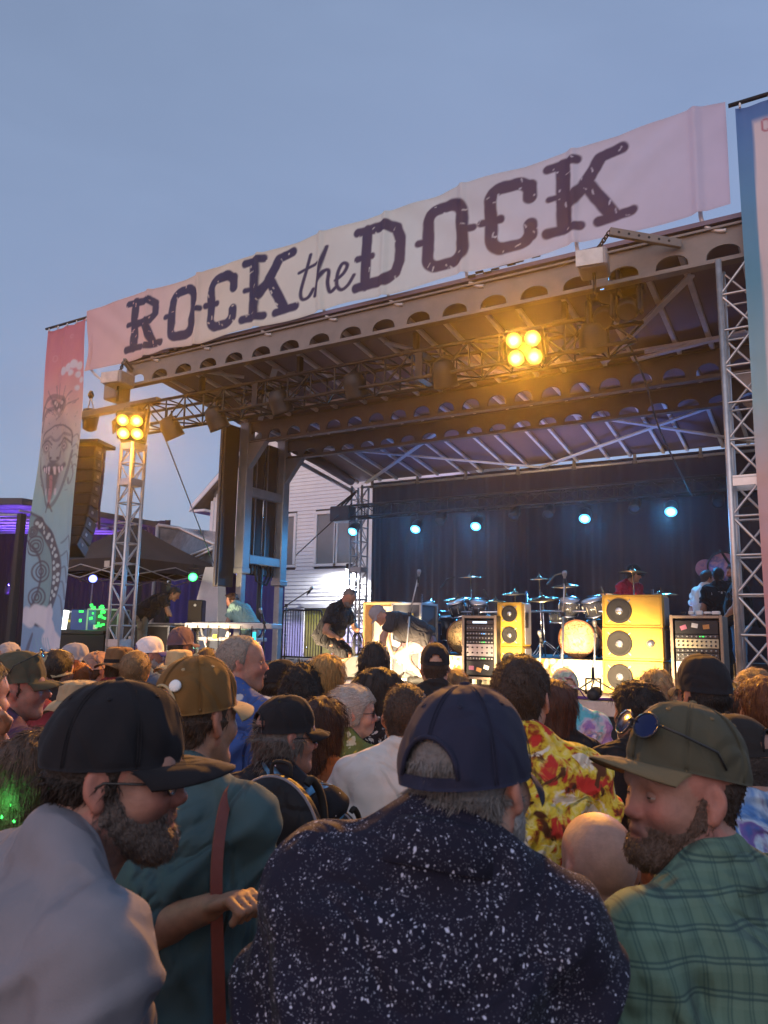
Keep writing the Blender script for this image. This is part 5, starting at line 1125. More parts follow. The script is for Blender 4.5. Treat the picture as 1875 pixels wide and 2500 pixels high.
def body_spec(fem=0., fat=.3, bend=0., roll=0., twist=0., arms=None, legs=None, hyaw=0., hpitch=0., hroll=0., sw=None, neck=1.0, hoff=(0, 0, 0)):
    """joints and prims of a standing (or bent) figure 1.75 m tall, facing +y"""
    piv = A3(0, 0, .98); Rb = Rz(twist)@Rx(-bend)@Ry(roll); Tb = lambda p: piv+Rb@(np.asarray(p, float)-piv)
    sw = sw or (.185-.025*fem); hc = Tb(A3(0, .030, 1.63))+A3(*hoff); Rh = Rz(hyaw)@Rx(-hpitch)@Ry(hroll); Th = lambda q: hc+Rh@np.asarray(q, float)
    J = dict(hc=hc, Rh=Rh, Th=Th, Tb=Tb, Rb=Rb, sw=sw)
    arms = arms or {}
    for s, n in ((1, 'R'), (-1, 'L')):
        J['sh'+n] = Tb(A3(s*sw, -.012, 1.415))
        e, w = arms.get(n, ((s*(sw+.065), -.035, 1.125), (s*(sw+.055), .065, .885)))
        if arms.get('abs'): J['el'+n], J['wr'+n] = A3(*e), A3(*w)
        else: J['el'+n], J['wr'+n] = Tb(A3(*e)), Tb(A3(*w))
    legs = legs or {}
    for s, n in ((1, 'R'), (-1, 'L')):
        h_, k_, a_ = legs.get(n, ((s*.092, 0, .92), (s*.10, .015, .50), (s*.105, -.02, .085)))
        J['hip'+n], J['kn'+n], J['an'+n] = A3(*h_), A3(*k_), A3(*a_)
    f = fat; B = lambda x, y, z: Tb(A3(x, y, z))
    neckp = [('c', Th((0, -.022, -.035)), B(0, -.022, 1.47), (.057-.010*fem)*neck, (.064-.010*fem)*neck, .03), ('c', Th((0, .012, -.075)), B(0, .015, 1.455), (.042-.004*fem)*neck, .05*neck, .03)]
    torso = [('e', B(0, -.005, 1.335), (.162-.018*fem, .108, .15), Rb, .05), ('e', B(0, .008, 1.20), (.152+.03*f-.012*fem, .112+.03*f, .17), Rb, .06), ('e', B(0, .02+.03*f, 1.07), (.142+.055*f-.006*fem, .112+.065*f, .16), Rb, .06),
             ('e', A3(0, -.01, .94), (.165+.03*f+.012*fem, .122+.03*f, .13), None, .06)]
    for s in (-1, 1):
        torso += [('c', B(s*.030, -.032, 1.525), B(s*(sw-.05), -.018, 1.447), .040, .047, .05), ('e', B(s*sw, -.012, 1.405), (.066-.006*fem, .064-.006*fem, .072), Rb, .05), ('e', B(s*.080, -.085, 1.34), (.07, .035, .10), Rb, .05)]
        if fem: torso.append(('e', B(s*.075, .085, 1.24), (.062, .06, .065), Rb, .04))
        torso.append(('e', A3(s*.085, -.06, .90), (.095, .10, .10), None, .05))
    def arm(n, s):
        a, e, w = J['sh'+n], J['el'+n], J['wr'+n]; d = (w-e)/np.linalg.norm(w-e); k = 1-.14*fem
        # hand frame: along forearm
        side = np.cross(d, A3(0, 0, 1)); side = side/np.linalg.norm(side) if np.linalg.norm(side) > .1 else A3(0, 1, 0); nn = np.cross(side, d)
        hd = J.get('hand'+n, None)
        p = [('c', a, e, (.056+.008*f)*k, .043*k, .03), ('c', e, w, .043*k, .027*k, .025), ('e', e+(w-e)*.28, (.046*k, .046*k, .07), frame_z(d), .03)]
        p += [('e', w+d*.050, (.040*k, .016, .050), np.stack([side, nn, d], 1), .015)]
        fist = bool(J.get('fist'+n)) or (arms and arms.get('fist'))
        for q, (o, L) in enumerate(((-.030, .062), (-.010, .074), (.010, .070), (.030, .056))):
            b0 = w+d*.088+side*o
            if fist: b1 = b0+d*.022-nn*.026; b2 = b1-d*.026-nn*.014
            else: b1 = b0+d*L*.5+nn*(-.012); b2 = b1+d*L*.35-nn*.034
            p += [('c', b0, b1, .0095, .0088, .006), ('c', b1, b2, .0088, .0075, .004)]
        t0 = w+d*.03+side*(-s)*.034; t1 = t0+d*.034+side*(-s)*.026-nn*.012; t2 = t1+d*.032-nn*.012
        p += [('c', t0, t1, .013, .011, .01), ('c', t1, t2, .011, .009, .004)]
        return p
    def leg(n):
        h_, k_, a_ = J['hip'+n], J['kn'+n], J['an'+n]
        return [('c', h_, k_, .085+.015*f, .058, .04), ('c', k_, a_, .056, .038, .03), ('e', k_+(a_-k_)*.3+A3(0, -.02, 0), (.052, .055, .12), None, .03), ('c', a_, a_+A3(0, .0, -.04), .04, .045, .02), ('c', a_+A3(0, -.02, -.05), a_+A3(0, .16, -.06), .038, .030, .02)]
    J['neckp'] = neckp; J['torso'] = torso; J['armR'] = arm('R', 1); J['armL'] = arm('L', -1); J['legR'] = leg('R'); J['legL'] = leg('L')
    return J
def frame_z(d):
    d = d/np.linalg.norm(d); u = A3(0, 0, 1) if abs(d[2]) < .9 else A3(0, 1, 0); x = np.cross(u, d); x /= np.linalg.norm(x); return np.stack([x, np.cross(d, x), d], 1)
def arm_bound(J, n):
    P = np.stack([J['sh'+n], J['el'+n], J['wr'+n]]); w = J['wr'+n]+(J['wr'+n]-J['el'+n])*.8; P = np.vstack([P, w]); c = (P.max(0)+P.min(0))/2; return c, np.linalg.norm(P-c, axis=1).max()+.07
def groups_body(J, head, legs=True):
    tc = J['Tb'](A3(0, 0, 1.2)); g = [(tc, .52, J['torso']+J['neckp'])]
    for n in 'RL': c, r = arm_bound(J, n); g.append((c, r, J['arm'+n]))
    if legs:
        for n in 'RL': c = (J['hip'+n]+J['an'+n])/2; g.append((c, np.linalg.norm(J['hip'+n]-J['an'+n])/2+.22, J['leg'+n]))
    g.append((J['hc'], .20, head)); return g
def bounds(J, pad=.14, legs=True, lowz=None):
    P = [J[k] for k in ('hc', 'shR', 'shL', 'elR', 'elL', 'wrR', 'wrL')]+[J['wr'+n]+(J['wr'+n]-J['el'+n])*.75 for n in 'RL']
    if legs: P += [J[k] for k in ('anR', 'anL', 'knR', 'knL')]
    P += [A3(0, -.1, .95), A3(0, .12, .95), J['Tb'](A3(0, -.1, 1.3))]
    P = np.stack(P); lo, hi = P.min(0)-pad, P.max(0)+pad
    if legs: lo[2] = min(lo[2], -.02)
    if lowz is not None: lo[2] = lowz
    return lo, hi
# ---------------------------------------------------------------- cloth and skin materials
def cloth(name, col, rough=.85, wr=.8, sheen=.03, var=.14, weave=.25):
    """woven cloth with wrinkle relief"""
    if name in _M: return _M[name]
    m = mat(name, col, rough, 0, var, 5, 0, sheen=sheen, spec=.25); N, L = nodes(m); b = N['Principled BSDF']
    tc = [n for n in N if n.type == 'TEX_COORD'][0]
    mp = N.new('ShaderNodeMapping'); mp.inputs['Scale'].default_value = (1, 1, .55); mp.inputs['Rotation'].default_value = (.3, .5, 0); L.new(tc.outputs['Object'], mp.inputs[0])
    n1 = N.new('ShaderNodeTexNoise'); n1.inputs['Scale'].default_value = 6; n1.inputs['Detail'].default_value = 1.5; n1.inputs['Distortion'].default_value = .7; L.new(mp.outputs[0], n1.inputs['Vector'])
    b1 = N.new('ShaderNodeBump'); b1.inputs['Strength'].default_value = wr; b1.inputs['Distance'].default_value = .05; L.new(n1.outputs['Fac'], b1.inputs['Height'])
    n3 = N.new('ShaderNodeTexNoise'); n3.inputs['Scale'].default_value = 4.5; n3.inputs['Detail'].default_value = 2.5; n3.inputs['Distortion'].default_value = 1.1; L.new(mp.outputs[0], n3.inputs['Vector'])
    sb = N.new('ShaderNodeMath'); sb.operation = 'SUBTRACT'; sb.inputs[1].default_value = .5; L.new(n3.outputs['Fac'], sb.inputs[0]); ab = N.new('ShaderNodeMath'); ab.operation = 'ABSOLUTE'; L.new(sb.outputs[0], ab.inputs[0])
    cr = N.new('ShaderNodeMapRange'); cr.interpolation_type = 'SMOOTHSTEP'; cr.inputs[1].default_value = 0; cr.inputs[2].default_value = .09; L.new(ab.outputs[0], cr.inputs[0])
    b3 = N.new('ShaderNodeBump'); b3.inputs['Strength'].default_value = min(1, wr); b3.inputs['Distance'].default_value = .024; L.new(cr.outputs[0], b3.inputs['Height']); L.new(b3.outputs[0], b1.inputs['Normal'])
    n2 = N.new('ShaderNodeTexNoise'); n2.inputs['Scale'].default_value = 420; L.new(tc.outputs['Object'], n2.inputs['Vector'])
    b2 = N.new('ShaderNodeBump'); b2.inputs['Strength'].default_value = weave; b2.inputs['Distance'].default_value = .002; L.new(n2.outputs['Fac'], b2.inputs['Height']); L.new(b1.outputs[0], b2.inputs['Normal']); L.new(b2.outputs[0], b.inputs['Normal'])
    return m
def pattern(name, base, build, **kw):
    """cloth whose colour comes from a node pattern built by build(N, L, coordinate socket) -> colour socket"""
    if name in _M: return _M[name]
    m = cloth(name, base, **kw); N, L = nodes(m); tc = [n for n in N if n.type == 'TEX_COORD'][0]; L.new(build(N, L, tc.outputs['Object']), color_in(m)); return m
def vor(N, L, co, scale, feat='F1', rnd=1., dist='EUCLIDEAN'):
    v = N.new('ShaderNodeTexVoronoi'); v.feature = feat; v.distance = dist; v.inputs['Scale'].default_value = scale; v.inputs['Randomness'].default_value = rnd; L.new(co, v.inputs['Vector']); return v
def nz(N, L, co, scale, det=3, dist=0.):
    n = N.new('ShaderNodeTexNoise'); n.inputs['Scale'].default_value = scale; n.inputs['Detail'].default_value = det; n.inputs['Distortion'].default_value = dist; L.new(co, n.inputs['Vector']); return n
def mixn(N, L, fac, a, b, mode='MIX'):
    x = N.new('ShaderNodeMix'); x.data_type = 'RGBA'; x.blend_type = mode
    if isinstance(fac, (int, float)): x.inputs['Factor'].default_value = fac
    else: L.new(fac, x.inputs['Factor'])
    for nm, v in (('A', a), ('B', b)):
        if isinstance(v, tuple): x.inputs[nm].default_value = (*v, 1)
        else: L.new(v, x.inputs[nm])
    return x.outputs['Result']
def step(N, L, v, a, b):
    r = N.new('ShaderNodeMapRange'); r.interpolation_type = 'SMOOTHSTEP'; r.inputs[1].default_value = a; r.inputs[2].default_value = b; L.new(v, r.inputs[0]); return r.outputs[0]
def math_(N, L, op, a, b=None):
    m = N.new('ShaderNodeMath'); m.operation = op
    for i, v in enumerate((a, b)):
        if v is None: continue
        if isinstance(v, (int, float)): m.inputs[i].default_value = v
        else: L.new(v, m.inputs[i])
    return m.outputs[0]
SKIN_M = mat('skin', (1, 1, 1), .5, 0, .20, 42, .28, 240, vcol=True, sss=.10, spec=.4)
_n = [n for n in SKIN_M.node_tree.nodes if n.type == 'TEX_NOISE'][1]; _n.inputs['Scale'].default_value = 95; _n.inputs['Detail'].default_value = 9; _n.inputs['Roughness'].default_value = .75
HAIRV = mat('hair_strand', (1, 1, 1), .45, 0, .15, 30, 0, vcol=True, spec=.4)
HAIRB = mat('hair_base', (1, 1, 1), .65, 0, .35, 90, .6, 160, vcol=True)
def hair_strands(Vp, Np, flow, n, ln, w, col, rng, curl=.25, lift=.35, jitter=.25):
    """tapered three-sided strands rooted on points Vp; flow(p)->direction"""
    i = rng.integers(0, len(Vp), n); p = Vp[i]+rng.normal(0, .002, (n, 3)); nr = Np[i]; d = flow(p); d = d-(d*nr).sum(1)[:, None]*nr
    d = d/(np.linalg.norm(d, axis=1)[:, None]+1e-6)+nr*lift+rng.normal(0, jitter, (n, 3)); d /= np.linalg.norm(d, axis=1)[:, None]
    l = (ln*rng.uniform(.55, 1.15, n))[:, None]; dn = flow(p); dn /= np.linalg.norm(dn, axis=1)[:, None]+1e-6
    q1 = p+d*l*.5; q2 = q1+(d*(1-curl)+dn*curl)*l*.5+rng.normal(0, 1, (n, 3))*l*.06
    a = np.cross(d, rng.normal(0, 1, (n, 3))); a /= np.linalg.norm(a, axis=1)[:, None]+1e-6; b = np.cross(d, a)
    V = []; 
    for base, ww in ((p-d*.003, w), (q1, w*.75)):
        for k in range(3): V.append(base+(a*math.cos(k*2.094)+b*math.sin(k*2.094))*ww)
    V.append(q2); V = np.concatenate(V); o = np.arange(n); I = lambda k: o+k*n; F = []
    for k in range(3):
        k2 = (k+1) % 3; F += [np.stack([I(k), I(k2), I(3+k2)], 1), np.stack([I(k), I(3+k2), I(3+k)], 1), np.stack([I(3+k), I(3+k2), I(6)], 1)]
    C = np.tile(np.asarray(col)*rng.uniform(.6, 1.35, (n, 1)), (7, 1)); return V, np.concatenate(F), C
def interp_y(p, xs, ys): return np.interp(p, xs, ys)
HL = dict(short=([-.13, -.06, -.035, -.012, .004, .018, .030, .06, .10], [-.088, -.075, -.03, .004, -.030, -.005, .045, .062, .072]),
          receding=([-.13, -.06, -.035, -.012, .004, .018, .03, .06, .10], [-.085, -.072, -.03, .004, -.028, .01, .075, .11, .14]),
          fringe=([-.13, -.06, -.035, -.012, .004, .018, .1], [-.088, -.078, -.03, .004, -.035, .2, .3]),
          nape=([-.13, -.06, -.035, -.02, .1], [-.088, -.075, -.03, .2, .3]),
          full=([-.13, -.06, -.02, .02, .04, .06, .10], [-.10, -.095, -.06, -.04, .03, .052, .060]))
def emit_mesh(name, res, mat_, parent, colfn=None, col=None):
    if res is None: return None
    V, F, N = res; C = None
    if colfn is not None: C = colfn(V)
    elif col is not None: C = np.tile(np.asarray(col), (len(V), 1))
    return link(name, np_mesh(name, V, F, True, C), mat_, parent)
# ---------------------------------------------------------------- headwear and eyewear (head frame, face towards +y)
def put(o, M):
    o.matrix_local = M; return o
def grid_faces(nu, nv, wrap=False, flip=False):
    F = []
    for i in range(nu if wrap else nu-1):
        for j in range(nv-1):
            a, b = i*nv+j, ((i+1) % nu)*nv+j; q = (a, b, b+1, a+1); F.append(q[::-1] if flip else q)
    return F
def make_cap(parent, M, m_crown, m_brim, yaw=0., tilt=0., opening=True, brim=.072, hgt=.118, button=True, seams=True, droop=.30, wide=1.0, mesh_back=None, logo=None, patch=None, dz=0., fine=False):
    c = bpy.data.objects.new('cap', None); COL.objects.link(c); c.empty_display_size = .05; c.parent = parent
    c.matrix_local = M @ Matrix.Translation((0, 0, dz)) @ Matrix.Rotation(yaw, 4, 'Z') @ Matrix.Rotation(tilt, 4, 'X')
    nu, nv = (168, 40) if fine else (48, 10); a, b, cy = .0885*wide, .1125*wide, -.009
    def crown(r_off, nu=nu):
        V = []
        for i in range(nu):
            ph = 2*math.pi*i/nu; fr = math.sin(ph)      # ph 90deg = front
            for j in range(nv):
                e = j/(nv-1)*math.pi/2; r = math.cos(e)**.80; z = math.sin(e)**.95*hgt*(1+.05*fr*math.cos(e))
                sm = 0.
                if seams:
                    for k in range(6):
                        dphi = (ph-(k*math.pi/3+math.pi/6)+math.pi) % (2*math.pi)-math.pi
                        sm -= .0022*math.exp(-(dphi*max(r, .1)/.035)**2)
                wv = .0018*math.sin(ph*5+z*60)*(j > 1)+.0012*math.sin(ph*11-z*40)
                rr = 1+(sm+wv+r_off)/.09
                V.append((a*r*rr*math.cos(ph), cy+b*r*rr*math.sin(ph)+.012*fr*(j/(nv-1))*r, z+.030-.014*(1-fr)*.5*(1-j/(nv-1))))
        return V
    keep = []
    for f in grid_faces(nu, nv, True):
        i, j = f[0]//nv, f[0] % nv; ph = 2*math.pi*(i+.5)/nu; db = abs((ph-3*math.pi/2+math.pi) % (2*math.pi)-math.pi)
        z = math.sin((j+.5)/(nv-1)*math.pi/2)*hgt
        if opening and db < .50 and .016 < z < .050*math.sqrt(max(0, 1-(db/.50)**2))+.012: continue
        keep.append(f)
    V1, V2 = crown(0), crown(-.003); n1 = len(V1)
    F = keep+[tuple(k+n1 for k in f[::-1]) for f in keep]+[(i*nv, ((i+1) % nu)*nv, ((i+1) % nu)*nv+n1, i*nv+n1) for i in range(nu)]
    mats = [m_crown]+([mesh_back] if mesh_back else [])
    me = MB().add(V1+V2, F, True).mesh('crown'); o = link('crown', me, mats, c)
    if mesh_back:
        for p in me.polygons:
            v = me.vertices[p.vertices[0]].co
            if v.y < .035: p.material_index = 1
    if fine:   # stitched seams and eyelets
        def cp(ph, e, q=1.006):
            fr = math.sin(ph); r = math.cos(e)**.80*q; return (a*r*math.cos(ph), cy+b*r*math.sin(ph)+.012*fr*(2*e/math.pi)*r, math.sin(e)**.95*hgt*(1+.05*fr*math.cos(e))+.030-.014*(1-fr)*.5*(1-2*e/math.pi))
        for k in range(6):
            ph = k*math.pi/3+math.pi/6; e0 = .03 if not (opening and abs(ph-3*math.pi/2) < .1) else .55
            for off in (-.022, .022): link('seam', MB().tube([cp(ph+off/max(.25, math.cos(e)), e, .999) for e in np.linspace(e0, 1.45, 18)], .0009, 5).mesh('seam'), m_crown, c)
            p = Vector(cp(ph+math.pi/6, .95)); link('eyelet', MB().lathe(p, [(.0042, -.002), (.0042, .0012), (.0022, .0016), (.0018, .0)], 10, rot_to(p-Vector((0, -.01, .02)))).mesh('eyelet'), m_brim, c)
    if opening:   # bound edge of the rear arch and the strap
        arch = []
        for q in np.linspace(-.5, .5, 25):
            ph = 3*math.pi/2+q; zz = .050*math.sqrt(max(0, 1-(q/.5)**2))+.012; e = math.asin(min(.99, zz/hgt)); r = math.cos(e)**.80; fr = math.sin(ph); z = math.sin(e)**.95*hgt
            arch.append((a*r*1.012*math.cos(ph), cy+b*r*1.012*math.sin(ph)+.012*fr*(2*e/math.pi)*r, z+.030-.014*(1-fr)*.5*(1-2*e/math.pi)))
        link('arch_binding', MB().tube(arch, .0034, 6).mesh('arch_binding'), m_brim, c)
    # sweat band
    B = []
    for i in range(48):
        ph = 2*math.pi*i/48; fr = math.sin(ph); z0 = .030-.014*(1-fr)*.5
        for q, dz in ((.975, .001), (.965, .012)): B.append((a*q*math.cos(ph), cy+b*q*math.sin(ph), z0+dz))
    link('band', MB().add(B, grid_faces(48, 2, True), True).mesh('band'), m_brim, c)
    if button: link('button', MB().lathe((0, cy+.012*0, hgt+.030), [(.008, -.002), (.007, .003), (.001, .005)], 12).mesh('button'), m_brim, c)
    if brim:
        V = []; nu2, nv2 = 25, 9
        for side in (0, -.0035):
            for i in range(nu2):
                th = math.radians(-66+132*i/(nu2-1)); ex = math.cos(th*1.18) if abs(th*1.18) < math.pi/2 else 0
                x0, y0 = a*math.sin(th), cy+b*math.cos(th); L = brim*max(ex, 0)**.55
                for j in range(nv2):
                    t = j/(nv2-1); x = x0*(1+.04*t); y = y0+L*t*1.0
                    z = .030-.007*(1-math.cos(th))+.004*math.sin(t*3.1)-droop*L*t*.55-(x/.085)**2*.030*t*(.6+droop)+side
                    V.append((x, y, z))
        F = grid_faces(nu2, nv2); n2 = nu2*nv2; F = F+[tuple(k+n2 for k in f[::-1]) for f in F]
        F += [(i*nv2+nv2-1, (i+1)*nv2+nv2-1, (i+1)*nv2+nv2-1+n2, i*nv2+nv2-1+n2) for i in range(nu2-1)]
        link('brim', MB().add(V, F, True).mesh('brim'), m_brim, c)
    if patch:
        pm, px_, pz_, pr = patch; ph = px_; e = math.asin(min(.99, pz_/hgt)); r = math.cos(e)**.80
        p = Vector((a*r*math.cos(ph)*1.03, cy+b*r*math.sin(ph)*1.03, pz_+.030)); nrm = Vector((math.cos(ph), math.sin(ph), .35))
        link('badge', MB().lathe(p, [(pr, -.004), (pr, .001), (pr*.9, .003), (.001, .004)], 20, rot_to(nrm)).mesh('badge'), pm, c)
    return c
def make_hat(parent, M, m_hat, m_band, brim=.065, hgt=.10, flat=.6, droop=.02, yaw=0, tilt=0., wide=1.0, pinch=.0):
    c = bpy.data.objects.new('hat', None); COL.objects.link(c); c.empty_display_size = .05; c.parent = parent
    c.matrix_local = M @ Matrix.Rotation(yaw, 4, 'Z') @ Matrix.Rotation(tilt, 4, 'X')
    a, b, cy, z0 = .088*wide, .110*wide, -.012, .028; prof = []
    for t in np.linspace(1, 0, 6): prof.append((1+brim/.1*t, -droop*t*t, 0))
    for t in np.linspace(0, 1, 8): prof.append((1-.10*t-.0*t, hgt*flat*t**.9 if 0 else hgt*.8*t, 1))
    for t in np.linspace(.1, 1, 6): prof.append((.90*math.cos(t*math.pi/2)**.6, hgt*.8+hgt*.2*math.sin(t*math.pi/2), 1))
    n = 64; V = []
    for off in (0, -.003):
        for (r, z, k) in prof:
            for i in range(n):
                ph = 2*math.pi*i/n; wv = .004*math.sin(3*ph+.6)*(r-1 if r > 1 else 0)*6+.0015*math.sin(7*ph+z*50)
                pin = -pinch*math.exp(-((math.cos(ph))/.35)**2)*(math.sin(ph) > 0)*(z/hgt if z > 0 else 0)
                V.append((a*r*math.cos(ph)*(1+off), cy+b*r*math.sin(ph)*(1+off)+pin, z0+z+wv+off))
    m_ = len(prof); F = []
    for s in (0, 1):
        for i in range(m_-1):
            for k in range(n):
                q = (s*m_*n+i*n+k, s*m_*n+i*n+(k+1) % n, s*m_*n+(i+1)*n+(k+1) % n, s*m_*n+(i+1)*n+k); F.append(q if s == 0 else q[::-1])
    F += [(k, m_*n+k, m_*n+(k+1) % n, (k+1) % n) for k in range(n)]
    link('hat_body', MB().add(V, F, True).mesh('hat_body'), m_hat, c)
    B = []
    for i in range(n):
        ph = 2*math.pi*i/n
        for q, z in ((1.012, .002), (.985, .024)): B.append((a*q*math.cos(ph), cy+b*q*math.sin(ph), z0+z))
    link('hat_band', MB().add(B, grid_faces(n, 2, True), True).mesh('hat_band'), m_band, c)
    return c
def make_glasses(parent, M, m_frame, lens=None, name='glasses', w=1.0, big=1.0):
    c = bpy.data.objects.new(name, None); COL.objects.link(c); c.empty_display_size = .05; c.parent = parent; c.matrix_local = M
    for s in (-1, 1):
        rim = [(s*.033*w+.024*big*math.cos(q), .104-.010*abs(s*.033+.024*math.cos(q))/.06, .001+.018*big*math.sin(q)) for q in np.linspace(0, 2*math.pi, 17)[:-1]]
        link('rim', MB().tube(rim, .0018, 6, False, True).mesh('rim'), m_frame, c)
        if lens: link('lens', MB().add(rim+[(s*.033*w, .102, .001)], [(k, (k+1) % 16, 16) for k in range(16)], True).mesh('lens'), lens, c)
        link('temple', MB().tube([(s*.058*w, .098, .006), (s*.076, .06, .006), (s*.083, 0, .006), (s*.082, -.025, -.012)], .0020, 6).mesh('temple'), m_frame, c)
    link('bridge', MB().tube([(-.010, .1045, .004), (0, .107, .007), (.010, .1045, .004)], .0018, 6).mesh('bridge'), m_frame, c)
    return c
TONES = dict(fair=(.42, .245, .18), ruddy=(.34, .180, .132), tan=(.36, .19, .12), pale=(.52, .31, .24), brown=(.22, .12, .08))
WARN = []
def person(label, px, py, D, face, head=None, pitch=0., roll=0., tone='fair', fat=.3, fem=0, res=.010, top=None, sleeve='short', collar=None, lower=None, hair=None, hat=None, beard=None, glasses=None, arms=None, arms_px=None, bend=.03, lean=0., group='festival crowd', neckline=0., loose=1.0, floor=0., scale=None, seed=0, base=None, legs=None, eyes=False, shirt_res=None, jaw=1., nose=1., brows=None, hoff=(0, 0, 0), neck=1., sw=None, ears=True, tank=False, extra=None, cat='person', hem=.86, shorts=False):
    """one figure. px, py: photo pixel of the ear-level head centre, D: its depth from the camera; face / head: turn of body / head in degrees from the camera heading, + to the left"""
    rng = np.random.default_rng(seed+int(px*7+py))
    if D > 2.6: res = max(res, .0052*D)
    elif not D: res = max(res, .013)
    fy = YAW+math.radians(face); hy = math.radians((face if head is None else head)-face)
    J = body_spec(fem, fat, bend, lean, 0, arms, legs, hy, pitch, roll, sw, neck, hoff)
    Rw = Rz(fy)
    if base is None:
        w = atD(px, py, D); zc = w[2]-floor; s = scale or zc/J['hc'][2]
        if not .88 < s < 1.13: WARN.append((label, round(s, 3)))
        loc = w-Rw@(J['hc']*s); loc[2] = floor
        if scale: loc[2] = w[2]-J['hc'][2]*s
    else: loc = np.asarray(base, float); s = scale or 1.0
    if arms_px:
        ar = {'abs': True}
        for n in 'RL':
            if n in arms_px: ar[n] = tuple(tuple(Rw.T@(atD(*q)-loc)/s) for q in arms_px[n])
            else: ar[n] = (tuple(J['el'+n]), tuple(J['wr'+n]))
        ar['fist'] = True
        J = body_spec(fem, fat, bend, lean, 0, ar, legs, hy, pitch, roll, sw, neck, hoff)
    root = empty('person', loc, fy, label, cat, group); root.scale = (s, s, s)
    hp = head_prims(J['Th'], J['Rh'], fem, jaw, nose, ears)
    Jb = dict(J)
    if top is not None and not shorts: Jb['torso'] = [q for k, q in enumerate(J['torso']) if k != 2 and not (q[0] == 'e' and q[1][2] < 1.0 and bend < .5) and not (k == 3)]
    if top is not None and not tank: Jb['torso'] = [('e', q[1], tuple(x-.013 for x in q[2]), q[3], q[4]) if q[0] == 'e' else ('c', q[1], q[2], q[3]-.008, q[4]-.012, q[5]) for q in Jb['torso']]
    if sleeve and top is not None:
        for n in 'RL': q = Jb['arm'+n][0]; Jb['arm'+n] = [('c', q[1], q[2], q[3]*.80, q[4], q[5])]+Jb['arm'+n][1:]
    f = field(groups_body(Jb, hp, shorts)); lo, hi = bounds(J)
    if not shorts:
        f0 = f; f = lambda p: np.maximum(f0(p), .90-p[:, 2].astype(np.float32))
    blo = lo.copy(); blo[2] = lo[2] if shorts else max(lo[2], .86)
    Th, hc, Rh = J['Th'], J['hc'], J['Rh']
    hl = lambda V: (V-hc)@Rh          # to head frame
    tn = np.array(TONES[tone]) if isinstance(tone, str) else np.array(tone)
    bc = np.array(beard['col']) if beard else None
    def skin_col(V):
        q = hl(V); C = np.tile(tn, (len(V), 1)); near = (np.abs(q) < .16).all(1)
        red = np.exp(-((q[:, 1]-.11)**2+(q[:, 2]+.03)**2)/.0006)+np.exp(-((np.abs(q[:, 0])-.045)**2+(q[:, 1]-.08)**2+(q[:, 2]+.02)**2)/.0010)*.6+(np.abs(q[:, 0]) > .074)*.7
        C = C*(1-near[:, None]*np.clip(red, 0, 1)[:, None]*np.array([-.10, .22, .22]))
        lip = np.exp(-(((q[:, 2]+.0695)/.012)**2+((np.abs(q[:, 0]))/.022)**4))*(q[:, 1] > .085)*near; C = C*(1-lip[:, None]*np.array([.05, .35, .30]))
        if beard is not None or not fem:
            st = np.clip((-.036-q[:, 2]+.25*np.maximum(q[:, 1]-.05, 0))/.02, 0, 1)*(q[:, 1] > -.01)*near*(q[:, 2] > -.125); k = .55 if beard else .16
            C = C*(1-st[:, None]*k*np.array([.75, .7, .6]))
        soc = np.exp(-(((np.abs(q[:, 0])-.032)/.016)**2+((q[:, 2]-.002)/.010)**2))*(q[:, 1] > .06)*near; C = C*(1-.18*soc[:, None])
        return C
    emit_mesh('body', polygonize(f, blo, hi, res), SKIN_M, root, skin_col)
    # ---------------- shirt
    sr = shirt_res or max(res*1.2, .010); B = (lambda x, y, z: J['Tb'](A3(x, y, z))); Rb = J['Rb']; fa = fat; sw_ = J['sw']
    ph = rng.uniform(0, 6.28, 12)
    def folds(p, d):
        x, y, z = p[:, 0], p[:, 1], p[:, 2]; ax = np.abs(x); S = np.sin
        rd = lambda w: (.5+.5*S(w))**3-.31
        c1 = rd(x*30+y*14+z*5+ph[0]+1.6*S(z*6+ph[1])+1.1*S(x*9+z*11+ph[5])); m1 = np.clip((1.47-z)*4, .2, 1)*(.6+.4*S(x*5+z*4+ph[10]))
        c2 = rd(ax*30-z*40+y*16+ph[2]+1.3*S(x*10+ph[3])+.9*S(z*19+x*9)); m2 = np.exp(-((z-1.30)/.14)**2)*np.clip((ax-.03)*9, 0, 1)
        c3 = rd(z*44+ax*9+ph[4]+2.4*S(x*8+y*6+ph[6])+.8*S(x*23)); m3 = np.clip((1.24-z)*5, 0, 1)*(.5+.5*S(x*7+ph[11]))
        c4 = S(x*33+z*29+ph[7]+2*S(z*17-x*13+ph[8]))*S(z*21-x*16+ph[9])
        return d-(.020*c1*m1+.024*c2*m2+.020*c3*m3+.0045*c4).astype(np.float32)*loose
    if top is not None:
        g = .020*loose; sp = []
        for q in J['torso'][:-2] if False else J['torso']:
            if q[0] == 'e': sp.append(('e', q[1], tuple(x+(g+.004 if abs(q[1][0]) < .14 else .011) for x in q[2]), q[3], q[4]))
            else: sp.append((q[0], q[1], q[2], q[3]+.007, q[4]+.009, q[5]))
        sp.append(('c', B(0, -.0, 1.22), B(0, .015*fa, hem+.06), .135+.04*fa, .150+.055*fa, .10)); 
        for sgn in (-1, 1): sp.append(('c', B(sgn*.07, -.01, 1.24), (B(sgn*.075, .01*fa, hem+.05)), .105+.03*fa, .115+.035*fa, .08))
        if not tank: sp.append(('c', B(0, -.018, 1.40), B(0, -.022, 1.445 if not collar else 1.462), .078*neck, .072*neck, .03))
        hemz = hem; ups = Rb[:, 2] if bend > .4 else A3(0, 0, 1)
        hp0 = B(0, 0, hem) if bend > .4 else A3(0, 0, hem)
        arms_s = []
